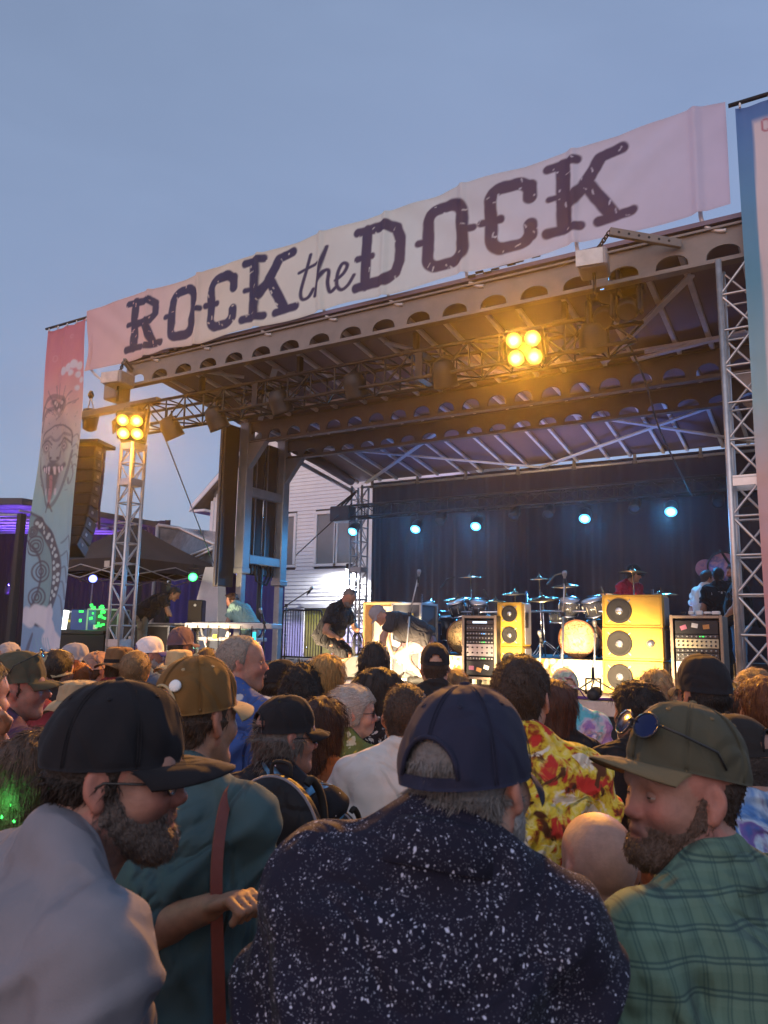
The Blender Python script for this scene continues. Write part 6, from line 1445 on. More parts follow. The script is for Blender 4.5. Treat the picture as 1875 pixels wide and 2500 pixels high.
        for n, sg in (('R', 1), ('L', -1)):
            a, e, w_ = J['sh'+n], J['el'+n], J['wr'+n]
            if sleeve == 'short':
                L = .72; en = a+(e-a)*L; d = (e-a)/np.linalg.norm(e-a)
                arms_s.append((n, [('c', a, en+d*.03, .067+.01*fa, .072+.012*fa, .04)], [('pl', en, d, .006)]))
            elif sleeve == 'long':
                d = (w_-e)/np.linalg.norm(w_-e); arms_s.append((n, [('c', a, e, .067+.008*fa, .058, .03), ('c', e, w_+d*.02, .058, .044, .025)], [('pl', w_-d*.02, d, .006)]))
        if tank: sp = [q for q in sp if not (q[0] == 'e' and abs(q[1][0]) > .14)]
        torso_f = sp+[('pl', hp0, -ups, .008), ('fn', folds)]
        nk = []
        if neckline > 0: nk = [('se', B(0, .03, 1.53), (.085+neckline, .10+neckline, .055+neckline*.6), Rb, .01)]
        parts = []
        def sf(p):
            p = p.astype(np.float32); d = run(torso_f, p, np.full(len(p), 1., np.float32))
            for n, pr, cut in arms_s:
                c, r = arm_bound(J, n); sel = np.where(((p-c.astype(np.float32))**2).sum(1) < (r+.12)**2)[0]
                if len(sel):
                    q = run(pr, p[sel], np.full(len(sel), 1., np.float32)); q = run(cut+[('fn', folds)], p[sel], q); d[sel] = smin(d[sel], q, .035)
            if nk: d = run(nk, p, d)
            return d
        lo2, hi2 = bounds(J, .17, False); lo2[2] = min(hem-.03, lo2[2]) if bend > .4 else hem-.03; hi2[2] = max(B(0, 0, 1.56)[2], J['elR'][2]+.1, J['elL'][2]+.1)
        emit_mesh('shirt', polygonize(sf, lo2, hi2, sr), top, root)
    if collar:
        cb = bpy.data.objects.new('collar_anchor', None)
        bpy.data.objects.remove(cb)
        V = []; nu, prof = 40, [(.0, -.01), (.0, .016), (.002, .030), (.006, .034), (.010, .028), (.015, .010), (.019, -.010)]
        c0 = B(0, -.012, 1.478); Rn = Rb@Rx(-.30)
        for i in range(nu):
            a_ = math.radians(-250+320*i/(nu-1)+0) ; a_ = math.radians(110+320*i/(nu-1))
            for (dr, dz) in prof:
                r0 = .074*neck+dr*1.05; back = max(0, -math.sin(a_)); pt = A3(r0*math.cos(a_), .004+(r0+.004)*math.sin(a_), dz*(1.0+.4*back)); V.append(c0+Rn@pt)
        me = MB().add([tuple(v) for v in V], grid_faces(nu, len(prof)), True).mesh('collar'); o = link('collar', me, collar, root)
        md = o.modifiers.new('Solidify', 'SOLIDIFY'); md.thickness = .003; md.offset = 0
    elif top is not None and not tank and neckline == 0:
        V = []
        c0 = B(0, -.010, 1.462); Rn = Rb@Rx(-.38)
        ring = [c0+Rn@A3(.074*math.cos(q), .004+.078*math.sin(q), 0) for q in np.linspace(0, 2*math.pi, 33)[:-1]]
        link('neckband', MB().tube(ring, .0085, 8, False, True).mesh('neckband'), top, root)
    # ---------------- trousers and shoes
    lower = lower or TROU[int(rng.integers(0, len(TROU)))]
    lp = []
    for n in 'RL':
        h_, k_, a_ = J['hip'+n], J['kn'+n], J['an'+n]
        lp += [('c', h_, k_, .105+.02*fa, .080, .05)]+([('c', k_, k_+(a_-k_)*.08, .082, .082, .03)] if shorts else [('c', k_, a_, .076, .066, .04)])
    lp = [('e', A3(0, -.01, .93), (.185+.035*fa, .145+.04*fa, .13), None, .05)]+lp
    for sgn in (-1, 1): lp.append(('e', A3(sgn*.085, -.06, .90), (.105, .11, .11), None, .05))
    lp.append(('pl', A3(0, 0, .99), A3(0, 0, 1), .01))
    if not shorts: lp.append(('pl', A3(0, 0, .05), A3(0, 0, -1), .01))
    emit_mesh('trousers', polygonize(field([(A3(0, 0, .5), None, lp)]), lo, A3(hi[0], hi[1], 1.02), max(res*2.5, .036)), lower, root)
    for n in 'RL':
        a_ = J['an'+n]; R_ = A3(0, 0, 0)
        emit_mesh('shoe', polygonize(field([(a_, None, [('c', a_+A3(0, -.025, -.03), a_+A3(0, .16, -.045), .05, .042, .02), ('c', a_, a_+A3(0, 0, -.03), .05, .05, .02), ('pl', A3(0, 0, a_[2]-.083), A3(0, 0, -1), .004)])]), a_-A3(.09, .12, .12), a_+A3(.09, .26, .09), .026), RUB, root)
    # ---------------- hair, beard
    Mh = Matrix(((*Rh[0], hc[0]), (*Rh[1], hc[1]), (*Rh[2], hc[2]), (0, 0, 0, 1)))
    I3 = lambda q: np.asarray(q, float)
    base_head = head_prims(I3, np.eye(3), fem, jaw, nose, False, False)+[('c', A3(0, -.022, -.035), A3(0, -.035, -.17), .057-.01*fem, .064-.01*fem, .03)]
    hres = max(.0055, res*.85)
    def anchored(name, V, F, C, m): o = link(name, np_mesh(name, V, F, True, C), m, root); o.matrix_local = Mh; return o
    if hair:
        style = hair.get('style', 'short'); th = hair.get('th', .010); colr = np.array(hair['col']); xs, ys = HL[hair.get('line', 'short' if not fem else 'full')]
        vol = hair.get('vol', [])
        def hf(p):
            p = p.astype(np.float32); d = run(base_head, p, np.full(len(p), 1., np.float32))
            zl = np.interp(p[:, 1], xs, ys).astype(np.float32); t = th*(1+.35*np.sin(p[:, 0]*90+p[:, 2]*60)*np.sin(p[:, 1]*80+p[:, 2]*50))
            if hat: t = np.where(p[:, 2] > .0+hat.get('dz', 0.), np.minimum(t, .001), t)
            d = smax(d-t, (zl-p[:, 2])*.8, .008)
            if hat: d = smax(d, p[:, 2]-(hat.get('cut', .055)), .006)
            if vol: d = run(vol, p, d)
            if hair.get('lump'): d = d+hair['lump']*(np.sin(p[:, 0]*110+3*np.sin(p[:, 2]*60))*np.sin(p[:, 1]*105+2)*np.sin(p[:, 2]*95)).astype(np.float32)
            return d
        lo3, hi3 = A3(-.14, -.18, -.13), A3(.14, .13, .17)
        for q in vol:
            for pt in (q[1], q[2] if q[0] == 'c' else q[1]): lo3 = np.minimum(lo3, pt-.13); hi3 = np.maximum(hi3, pt+.13)
        r_ = polygonize(hf, lo3, hi3, hres)
        if r_ is not None:
            V, F, N = r_; hm = anchored('hair', V, F, np.tile(colr*.75, (len(V), 1)), HAIRB)
            ns = int(hair.get('n', 900)*.7*min(1, 2.2/max(D, 1) if D else .3))
            if ns:
                fl = hair.get('flow') or (lambda p: np.stack([p[:, 0]*1.2, -.35+0*p[:, 1], -np.ones(len(p))*.9], 1))
                sv = V; sn = N
                if hat:
                    zd = hat.get('dz', 0.); k = (V[:, 2] < .004+zd+.010*(V[:, 1] > 0)) | (bool(hat.get('opening', False)) & (np.abs(V[:, 0]) < .040) & (V[:, 1] < -.075) & (V[:, 2] > .012+zd) & (V[:, 2] < .05+zd)); sv = V[k]; sn = N[k]
                    if len(sv) < 10: sv = V; sn = N
                v2, f2, c2 = hair_strands(sv, sn, fl, ns, hair.get('len', .03), hair.get('w', .0011)*max(1, D/3.2), colr, rng, hair.get('curl', .3), hair.get('lift', .3), hair.get('jit', .25))
                o = link('hair_strands', np_mesh('hair_strands', v2, f2, True, c2), HAIRV, hm); o['kind'] = 'stuff'
    if beard:
        th = beard.get('th', .012); lw = beard.get('low', -.13)
        def bf(p):
            p = p.astype(np.float32); d = run(head_prims(I3, np.eye(3), fem, jaw, nose, False, False), p, np.full(len(p), 1., np.float32))
            top_ = np.interp(p[:, 1], [-.02, .014, .026, .038, .06, .085, .13], [.004, .004, -.025, -.044, -.056, -.046, -.046]).astype(np.float32)
            g = np.maximum(p[:, 2]-top_, -(p[:, 1]+.010)); t = .0035+th*np.clip((-.02-p[:, 2])/.06, .2, 1.2)+.0015*np.sin(p[:, 0]*160+p[:, 2]*120)*np.sin(p[:, 1]*150-p[:, 2]*90)
            d = smax(d-t, g*.8, .008)
            d = smax(d, -f_ell(p, A3(0, .115, -.071), (.024, .022, .010)), .006); return d
        r_ = polygonize(bf, A3(-.11, -.03, -.17), A3(.11, .15, .03), hres)
        if r_ is not None:
            V, F, N = r_; bm_ = anchored('beard', V, F, np.tile(bc*.8, (len(V), 1)), HAIRB); sel = N[:, 1]*0+1 > 0
            v2, f2, c2 = hair_strands(V, N, lambda p: np.stack([p[:, 0]*2, .35+0*p[:, 1], -np.ones(len(p))], 1), int(beard.get('n', 1500)*min(1, 3.2/max(D, 1) if D else .3)), beard.get('len', .018), .0008, bc, rng, .3, .45, .35)
            o = link('beard_strands', np_mesh('beard_strands', v2, f2, True, c2), HAIRV, bm_); o['kind'] = 'stuff'
    if brows is not None:
        n = 260; sgn = np.where(rng.random(n) < .5, -1, 1); t = rng.random(n); p = np.stack([sgn*(.014+.036*t), .0945-.016*t**2, .0215+.005*np.sin(t*2.5)+rng.normal(0, .0022, n)], 1)
        v2, f2, c2 = hair_strands(p, np.tile(A3(0, 1, 0), (n, 1)), lambda q: np.stack([np.sign(q[:, 0])*1., 0*q[:, 0], .3+0*q[:, 0]], 1), n, .010, .0007, np.array(brows), rng, .2, .2, .2)
        o = anchored('eyebrows', v2, f2, c2, HAIRV); o['kind'] = 'stuff'
    if eyes:
        for sg in (-1, 1):
            EY = mat('eye_white', (.34, .28, .25), .2, 0, .08, 40, 0); IR = mat('iris', (.035, .025, .02), .1, 0, .2, 60, 0)
            o = link('eye', MB().lathe((0, 0, 0), [(.0122*math.sin(q), .0122*math.cos(q)*-1) for q in np.linspace(.02, math.pi-.02, 10)], 16).mesh('eye'), EY, root); o.matrix_local = Mh @ Matrix.Translation((sg*.032, .0800, .0005))
            i_ = link('iris', MB().lathe((0, 0, 0), [(.0058, .0103), (.0048, .0115), (.001, .0124)], 14).mesh('iris'), IR, o); i_.rotation_euler = rot_to((0, 1, -.10)).to_euler()
            LV = []; nl = 14
            for (e0, e1) in ((.005, 1.75), (-1.3, -.20)):        # upper and lower lid: bands of a slightly larger ball
                for u_ in np.linspace(-1.5, 1.5, nl):
                    cl_ = math.cos(u_)**.5 if abs(u_) < 1.57 else 0
                    for t_ in np.linspace(0, 1, 6):
                        el = (e0*cl_ if e0 > 0 else e0*cl_)*(1-t_)+e1*t_; r_ = .0134
                        LV.append((r_*math.sin(u_)*math.cos(el), r_*math.cos(u_)*math.cos(el), r_*math.sin(el)))
            F_ = grid_faces(nl, 6)+[tuple(k+nl*6 for k in f) for f in grid_faces(nl, 6)]
            link('eyelids', np_mesh('eyelids', LV, F_, True, np.tile(tn*.82, (len(LV), 1))), SKIN_M, o)
    if hat:
        k = dict(hat); k.pop('cut', None); kind = k.pop('kind', 'cap')
        (make_cap if kind == 'cap' else make_hat)(root, Mh, **k)
    if glasses: make_glasses(root, Mh @ Matrix.Translation((0, glasses.get('dy', .0), glasses.get('dz', 0))) @ Matrix.Rotation(glasses.get('rx', 0), 4, 'X'), glasses['m'], glasses.get('lens'), glasses.get('name', 'glasses'), glasses.get('w', 1.), glasses.get('big', 1.))
    if extra: extra(root, J, Mh, rng)
    return root
TROU = [cloth('denim', (.05, .07, .13)), cloth('khaki_trouser', (.22, .18, .12)), cloth('black_trouser', (.02, .02, .022)), cloth('grey_trouser', (.10, .10, .11))]
# ================================================================== the crowd
# --- shirt patterns
def p_speckle(N, L, co):
    mp = N.new('ShaderNodeMapping'); mp.inputs['Scale'].default_value = (1, 1, .8); mp.inputs['Rotation'].default_value = (0, .5, 0); L.new(co, mp.inputs[0]); c = mp.outputs[0]
    cl = step(N, L, nz(N, L, c, 14, 3, .6).outputs['Fac'], .16, .58)
    c = mixn(N, L, .02, c, nz(N, L, c, 60, 2).outputs['Color'], 'ADD'); v = vor(N, L, c, 170); sz = math_(N, L, 'MULTIPLY', vor(N, L, c, 170).outputs['Color'], cl)
    th = math_(N, L, 'MULTIPLY', sz, .38); dots = step(N, L, math_(N, L, 'SUBTRACT', th, v.outputs['Distance']), -.02, .10)
    v2 = vor(N, L, c, 340); th2 = math_(N, L, 'MULTIPLY', math_(N, L, 'MULTIPLY', v2.outputs['Color'], cl), .42); d2 = step(N, L, math_(N, L, 'SUBTRACT', th2, v2.outputs['Distance']), -.02, .10)
    a = mixn(N, L, dots, (.010, .010, .024), (.55, .58, .72)); return mixn(N, L, math_(N, L, 'MULTIPLY', d2, .55), a, (.40, .42, .52))
def bands(N, L, v, period, width, off=0.):
    """1 on stripes of given width"""
    m = math_(N, L, 'FRACT', math_(N, L, 'ADD', math_(N, L, 'DIVIDE', v, period), off+50)); d = math_(N, L, 'ABSOLUTE', math_(N, L, 'SUBTRACT', m, .5)); return step(N, L, math_(N, L, 'SUBTRACT', width/period/2, d), -.015, .015)
def p_plaid(N, L, co):
    n = nz(N, L, co, 5, 2); w = mixn(N, L, .035, co, n.outputs['Color'], 'ADD'); sx = N.new('ShaderNodeSeparateXYZ'); L.new(w, sx.inputs[0])
    x = math_(N, L, 'SUBTRACT', sx.outputs[0], math_(N, L, 'MULTIPLY', sx.outputs[1], .55)); z = math_(N, L, 'ADD', sx.outputs[2], math_(N, L, 'MULTIPLY', sx.outputs[0], .06))
    c = mixn(N, L, math_(N, L, 'MULTIPLY', bands(N, L, x, .040, .019), .35), (.085, .150, .112), (.125, .205, .155))
    c = mixn(N, L, math_(N, L, 'MULTIPLY', bands(N, L, z, .044, .020, .2), .30), c, (.13, .21, .16))
    for o in (.0, .16): c = mixn(N, L, math_(N, L, 'MULTIPLY', bands(N, L, z, .044, .0034, o), .7), c, (.022, .055, .060)); c = mixn(N, L, math_(N, L, 'MULTIPLY', bands(N, L, x, .040, .003, o+.3), .55), c, (.028, .065, .065))
    return c
def p_floral(base, petal, dot, s1=16, s2=30, thr=.34):
    def f(N, L, co):
        n = nz(N, L, co, 14, 3, 1.); w = mixn(N, L, .10, co, n.outputs['Color'], 'ADD'); v = vor(N, L, w, s1); sel = step(N, L, v.outputs['Color'], .45, .55)
        a = mixn(N, L, math_(N, L, 'MULTIPLY', step(N, L, v.outputs['Distance'], thr+.06, thr-.06), sel), base, petal)
        v2 = vor(N, L, w, s2); return mixn(N, L, step(N, L, v2.outputs['Distance'], .20, .10), a, dot)
    return f
def p_squiggle(N, L, co):
    n = nz(N, L, co, 6, 2, 1.2).outputs['Fac']; d = math_(N, L, 'ABSOLUTE', math_(N, L, 'SUBTRACT', n, .53)); k = step(N, L, d, .030, .018); n2 = step(N, L, nz(N, L, co, 4, 1).outputs['Fac'], .46, .56)
    a = mixn(N, L, math_(N, L, 'MULTIPLY', k, n2), (.012, .013, .018), (.10, .30, .55)); v = vor(N, L, co, 26); return mixn(N, L, step(N, L, v.outputs['Distance'], .10, .05), a, (.5, .5, .55))
def p_ramp(stops, scale, warp, seed=0.):
    def f(N, L, co):
        mp = N.new('ShaderNodeMapping'); mp.inputs['Location'].default_value = (seed, seed*.6, seed*.3); L.new(co, mp.inputs[0]); r = ramp(N, stops); L.new(nz(N, L, mp.outputs[0], scale, 5, warp).outputs['Fac'], r.inputs[0]); return r.outputs[0]
    return f
def p_tie(N, L, co):
    n1 = nz(N, L, co, 13, 5, .7); n2 = nz(N, L, co, 26, 5, .5)
    r = ramp(N, [(.30, (.05, .02, .01)), (.38, (.30, .05, .015)), (.45, (.62, .42, .03)), (.53, (.72, .56, .06)), (.60, (.75, .62, .20)), (.66, (.62, .40, .03)), (.74, (.40, .03, .02))]); L.new(n2.outputs['Fac'], r.inputs[0])
    a = mixn(N, L, step(N, L, n1.outputs['Fac'], .54, .61), r.outputs[0], (.50, .035, .025)); b = mixn(N, L, step(N, L, n1.outputs['Fac'], .42, .36), a, (.74, .66, .52)); return mixn(N, L, step(N, L, nz(N, L, co, 12, 4, .6).outputs['Fac'], .41, .36), b, (.10, .035, .015))
C_NAVY = pattern('navy_speckled_shirt', (.01, .01, .02), p_speckle, wr=.5); C_PLAID = pattern('green_plaid_shirt', (.1, .2, .15), p_plaid, wr=.6)
C_BLUEF = pattern('blue_leaf_shirt', (.03, .08, .25), p_floral((.035, .085, .27), (.42, .44, .46), (.16, .13, .08), 14, 24)); C_GREENF = pattern('green_flower_shirt', (.2, .24, .07), p_floral((.15, .18, .045), (.55, .55, .38), (.55, .42, .06), 13, 22, .38))
C_SQUIG = pattern('black_blue_wave_shirt', (.01, .01, .02), p_squiggle); C_TIE = pattern('yellow_red_tie_dye_shirt', (.6, .4, .05), p_tie)
C_TIEB = pattern('blue_violet_tie_dye_shirt', (.1, .2, .5), p_ramp([(.30, (.03, .05, .16)), (.42, (.08, .20, .45)), (.52, (.40, .50, .62)), (.60, (.16, .10, .30)), (.72, (.06, .10, .30))], 9, 1.0))
C_TIEV = pattern('violet_teal_tie_dye_shirt', (.3, .2, .5), p_ramp([(.32, (.08, .30, .45)), (.44, (.10, .42, .50)), (.52, (.50, .45, .58)), (.60, (.28, .16, .42)), (.75, (.40, .28, .50))], 6, .8, 2.))
C_DARKF = pattern('black_white_flower_shirt', (.01, .01, .01), p_floral((.014, .013, .016), (.48, .47, .46), (.3, .3, .3), 30, 44, .30))
C_GREY = cloth('heather_grey_tee', (.21, .20, .22), wr=.45); C_TEAL = cloth('slate_teal_shirt', (.055, .105, .115), wr=.7); C_WHITE = cloth('white_tee', (.62, .58, .54), wr=.45); C_PURP = cloth('plum_tee', (.075, .035, .075)); C_RED = cloth('orange_red_tee', (.55, .045, .015)); C_BLK = cloth('black_tee', (.016, .015, .017)); C_MAR = cloth('maroon_tee', (.22, .03, .04)); C_DBLU = cloth('dusty_blue_tee', (.06, .10, .17)); C_MINT = cloth('mint_tee', (.28, .46, .42)); C_OLV = cloth('olive_tee', (.12, .12, .06)); C_CREAM = cloth('cream_tee', (.5, .45, .36)); C_STONE = cloth('stone_tee', (.25, .24, .23)); C_CRIM = cloth('crimson_tee', (.38, .03, .06))
K_BLK = cloth('black_cap_cotton', (.012, .012, .015), wr=.25); K_NAVY = cloth('navy_cap_cotton', (.020, .022, .045), wr=.3); K_OLV = cloth('olive_cap_cotton', (.075, .070, .045), wr=.35); K_OLVB = cloth('tan_olive_brim', (.16, .125, .07), wr=.2); K_BRN = cloth('rust_brown_cap', (.17, .085, .025), wr=.35); K_TAN = cloth('tan_brim', (.42, .32, .18), wr=.2)
K_WHT = cloth('white_mesh_cap', (.62, .60, .64), wr=.2); K_BLU = cloth('royal_brim', (.05, .05, .22), wr=.2); K_GRY = cloth('grey_cap', (.30, .28, .30), wr=.3); K_KHA = cloth('khaki_cap', (.36, .29, .18), wr=.3); K_STRAW = cloth('straw_hat', (.48, .37, .20), wr=.2, weave=.5); K_HBR = cloth('brown_felt_hat', (.16, .085, .04), wr=.3); K_PLUM = cloth('plum_cap', (.10, .065, .085), wr=.3); K_MINT = pattern('mint_tie_dye_cap', (.4, .5, .4), p_ramp([(.35, (.25, .32, .26)), (.5, (.42, .52, .42)), (.58, (.40, .20, .26)), (.7, (.38, .5, .42))], 18, .6)); K_MESH = cloth('black_mesh_cap', (.02, .018, .018), wr=.2, weave=.8)
HB_DK = (.022, .014, .010); HB_BR = (.06, .032, .018); HB_GR = (.34, .32, .31); HB_SP = (.16, .14, .13); HB_BL = (.38, .24, .11); HB_RD = (.30, .09, .03); HB_BK = (.012, .010, .010); HB_LB = (.22, .13, .06)
def H(col, style='short', **k): return dict(col=col, style=style, **k)
def longhair(col, down=.22, back=.075, wid=.075, n=1600, ln=.10, fwd=0., lump=.0):
    return dict(col=col, line='full', th=.016, n=n, len=ln, w=.0013, curl=.7, lift=.10, jit=.10, lump=lump,
                vol=[('c', A3(0, -.055, .02), A3(0, -.02-back*.6, -down), .088, wid, .04), ('c', A3(-.055, -.02, -.02), A3(-.06, -.03+fwd, -down*.9), .036, .028, .03), ('c', A3(.055, -.02, -.02), A3(.06, -.03+fwd, -down*.9), .036, .028, .03)],
                flow=lambda p: np.stack([p[:, 0]*1.0, -.25*(p[:, 2] > .02)+0*p[:, 1], -np.ones(len(p))], 1))
GLB = mat('black_frames', (.02, .02, .02), .3); GLM = mat('wire_frames', (.10, .08, .07), .3, .6); LENSC = mat('clear_lens', (.9, .9, .9), .05, 0, 0, 5, 0, trans=.95); LENSB = mat('blue_mirror_lens', (.012, .018, .075), .08, .6, .2, 6, 0); LENSD = mat('dark_lens', (.015, .015, .02), .08, .2, .1, 6, 0)
HERO = 'people standing closest to the camera'; CR_ = 'festival crowd'
# --- H1 grey tee, black cap, beard, in profile at left
person('bearded man in grey tee and black cap, head bowed in profile at left', 283, 1893, 1.24, -50, -84, .06, .04, 'ruddy', .85, sw=.205, res=.0062, shirt_res=.009, jaw=1.0, nose=.5, top=C_GREY, hair=H(HB_DK, n=2600, len=.028, line='short', th=.007), hat=dict(cut=.035, m_crown=K_BLK, m_brim=K_BLK, opening=False, brim=.088, droop=.16, tilt=.02, hgt=.125, wide=1.02, fine=True), beard=dict(col=(.115, .090, .080), th=.0025, n=5200, len=.0075), glasses=dict(m=GLB, lens=LENSC), bend=.24, group=HERO, loose=.75, eyes=True, brows=HB_DK, arms={'R': ((.225, -.03, 1.13), (.20, .14, .93)), 'L': ((-.235, -.02, 1.13), (-.20, .16, .95))})
# --- H2 rust cap, teal shirt, red strap, bent arm
def strap(root, J, Mh, rng):
    B = J['Tb']; STR = mat('red_brown_strap', (.20, .045, .03), .6)
    pts = [B(A3(*q)) for q in ((.235, -.14, 1.00), (.225, -.155, 1.18), (.195, -.14, 1.36), (.150, -.06, 1.470), (.13, .03, 1.47), (.12, .13, 1.36), (.08, .18, 1.16))]
    V = []; P_ = spline(pts, 6)
    for i, p in enumerate(P_):
        t = np.array(P_[min(i+1, len(P_)-1)])-np.array(P_[max(i-1, 0)]); o = p-B(A3(0, 0, 1.25)); o[2] *= .3; sd = np.cross(t, o); sd /= np.linalg.norm(sd); n = np.cross(sd, t); n /= np.linalg.norm(n)
        for a, b in ((-.012, .020), (.012, .020), (.012, .026), (-.012, .026)): V.append(np.array(p)+sd*a+n*b)
    link('camera_strap', MB().add(V, [(i*4+k, i*4+(k+1) % 4, i*4+4+(k+1) % 4, i*4+4+k) for i in range(len(P_)-1) for k in range(4)], False).mesh('camera_strap'), STR, root)
    ring = [B(A3(.086*math.cos(q), -.004+.092*math.sin(q), 1.487+.03*math.sin(q)*-1)) for q in np.linspace(0, 2*math.pi, 25)[:-1]]
    link('lanyard', MB().tube(ring, .004, 6, False, True).mesh('lanyard'), BLK, root)
person('man in slate teal shirt and rust cap with a red strap, forearm raised', 480, 1752, 1.82, -24, -32, .05, 0, 'tan', .45, res=.0065, shirt_res=.0095, top=C_TEAL, hair=H(HB_BR, n=1200, len=.02), hat=dict(cut=.04, m_crown=K_BRN, m_brim=K_TAN, opening=True, brim=.075, droop=.35, patch=(WHT, -1.15, .055, .014), fine=True, tilt=.08), group=HERO, extra=strap, arms_px={'R': ((335, 2280, 1.60), (512, 2216, 1.50))}, eyes=True, brows=HB_BR)
# --- H3 navy speckled shirt in the middle
person('broad man in navy speckled shirt and navy cap, seen from behind in the middle', 1143, 1900, 1.14, -12, -34, .06, -.03, 'fair', .55, res=.0062, shirt_res=.009, hoff=(.018, .012, -.045), lean=.10, neck=1.15, top=C_NAVY, collar=C_NAVY, hair=H((.20, .19, .185), line='short', n=9000, len=.018, w=.0008, th=.009, lift=.45, jit=.35), hat=dict(cut=.060, m_crown=K_NAVY, m_brim=K_NAVY, opening=True, brim=.070, droop=.5, hgt=.125, tilt=.02, dz=-.020, wide=1.03, fine=True), group=HERO, sw=.162, loose=.9, sleeve='long', arms={'R': ((.235, -.03, 1.13), (.20, .14, .95)), 'L': ((-.235, -.03, 1.13), (-.20, .14, .95))}, beard=dict(col=HB_GR, th=.004, n=900, len=.008))
# --- H4 green plaid, olive cap, beard
def shades_on_cap(root, J, Mh, rng): make_glasses(root, Mh @ Matrix.Translation((0, -.006, .078)) @ Matrix.Rotation(.42, 4, 'X') @ Matrix.Scale(1.13, 4), GLB, LENSB, 'sunglasses', 1.0, 1.15)
person('bearded man in green plaid shirt and olive cap, facing left at right', 1668, 1938, 1.34, 36, 103, -.02, .03, 'ruddy', .75, sw=.205, nose=.5, res=.0056, shirt_res=.0088, top=C_PLAID, sleeve='long', collar=C_PLAID, hair=H((.05, .03, .02), n=1200, len=.008, th=.003, line='nape'), hat=dict(cut=.03, m_crown=K_OLV, m_brim=K_OLVB, opening=False, brim=.080, droop=.10, hgt=.120, tilt=.13, dz=.016, wide=1.03, fine=True), beard=dict(col=(.115, .068, .048), th=.0015, n=5200, len=.006), group=HERO, eyes=True, brows=HB_BR, extra=shades_on_cap, arms={'R': ((.28, -.03, 1.13), (.24, .10, .90)), 'L': ((-.28, -.03, 1.13), (-.24, .10, .90))})
# --- H5 yellow and red tie dye
person('man with short brown hair in yellow and red tie dye tee', 1271, 1704, 2.35, -10, -22, 0, 0, 'fair', .55, res=.007, top=C_TIE, hair=H((.050, .026, .014), n=4200, len=.016, th=.008, w=.0009, lift=.5), group=HERO)
# --- second row
def backpack(root, J, Mh, rng):
    pass
person('man in black cap with grey hair and black shirt with blue waves', 697, 1800, 2.46, -25, -58, .05, 0, 'ruddy', .6, res=.008, top=C_SQUIG, hair=H(HB_SP, n=2600, len=.05, th=.014, line='full'), hat=dict(cut=.04, m_crown=K_BLK, m_brim=K_BLK, opening=True, brim=.07), glasses=dict(m=GLB, lens=LENSD, name='sunglasses'), eyes=True, brows=HB_SP)
person('man with cropped brown hair in plain white tee', 990, 1752, 2.70, -8, -8, .0, 0, 'tan', .4, res=.008, top=C_WHITE, hair=H((.06, .032, .018), n=3000, len=.010, th=.005, lift=.6), arms={'L': ((-.30, -.02, 1.12), (-.22, .16, 1.0)), 'R': ((.27, -.03, 1.12), (.22, .12, .95))})
person('grey haired woman with a bun and glasses in green flowered shirt', 862, 1742, 3.35, -40, -78, 0, 0, 'pale', .45, 1, res=.0075, top=C_GREENF, hair=dict(col=(.46, .42, .38), line='full', th=.013, n=3200, len=.05, w=.001, curl=.4, lift=.08, jit=.10, vol=[('e', A3(0, -.135, .0), (.046, .040, .05), None, .02)], flow=lambda p: np.stack([p[:, 0]*.3, -np.ones(len(p)), -.25+0*p[:, 1]], 1)), glasses=dict(m=GLB, lens=LENSC), eyes=True, brows=HB_GR)
person('silver haired man in blue leaf print shirt facing right', 590, 1620, 3.6, -35, -82, -.02, 0, 'ruddy', .5, res=.009, top=C_BLUEF, collar=C_BLUEF, hair=H((.30, .26, .22), line='receding', n=1800, len=.016, th=.006), eyes=True, brows=HB_GR)
person('woman with long dark brown hair down her back beside the green flowered shirt', 786, 1782, 2.9, -15, -25, 0, 0, 'fair', .3, 1, res=.009, top=cloth('rust_tee', (.22, .08, .03)), hair=longhair((.050, .022, .014), .34, .11, .085, 3200, .12))
person('man in black cap with beard left of the blonde woman', 686, 1672, 4.2, -25, -65, 0, 0, 'fair', .3, res=.009, top=C_STONE, hair=H(HB_DK, n=1600, len=.05, line='full', th=.014), hat=dict(cut=.04, m_crown=K_BLK, m_brim=K_BLK, opening=True), beard=dict(col=HB_DK, n=500, th=.007))
person('woman with big dark curly hair left of the blonde woman', 738, 1690, 3.9, -5, -10, 0, 0, 'tan', .3, 1, res=.010, top=C_BLK, hair=dict(col=HB_BK, line='full', th=.03, n=3000, len=.05, curl=.9, lift=.8, jit=.7, lump=.006, vol=[('e', A3(0, -.05, -.02), (.125, .10, .13), None, .03)]))
person('woman with straight golden blonde hair in front of the stage', 797, 1660, 4.0, -5, -8, 0, 0, 'fair', .2, 1, res=.010, top=C_OLV, hair=longhair((.40, .22, .07), .17, .06, .075, 2600, .09))
person('woman with dark blonde hair beside the blue leaf print shirt', 634, 1700, 4.3, 0, -5, 0, 0, 'fair', .2, 1, res=.010, top=C_DBLU, hair=longhair((.25, .14, .06), .18, .06, .07, 2000, .09))
person('woman with dark hair piled up in front of the stage', 912, 1632, 4.6, 0, 5, 0, 0, 'tan', .2, 1, res=.010, top=C_BLK, hair=dict(col=HB_BK, line='full', th=.018, n=1800, len=.04, curl=.6, lift=.4, jit=.4, vol=[('e', A3(0, -.05, .11), (.065, .065, .055), None, .02)]))
person('dark haired woman in black and white flowered top facing right', 928, 1700, 3.5, -55, -70, 0, 0, 'tan', .3, 1, res=.009, top=C_DARKF, hair=longhair(HB_DK, .14, .05, .07, 2200, .07))
person('man in black cap seen from behind below the blue case', 1062, 1630, 4.5, 0, -2, 0, 0, 'fair', .45, res=.009, top=C_BLK, hair=H((.05, .03, .02), n=1500, len=.012, th=.006), hat=dict(cut=.04, m_crown=K_BLK, m_brim=K_BLK, opening=True, brim=.07))
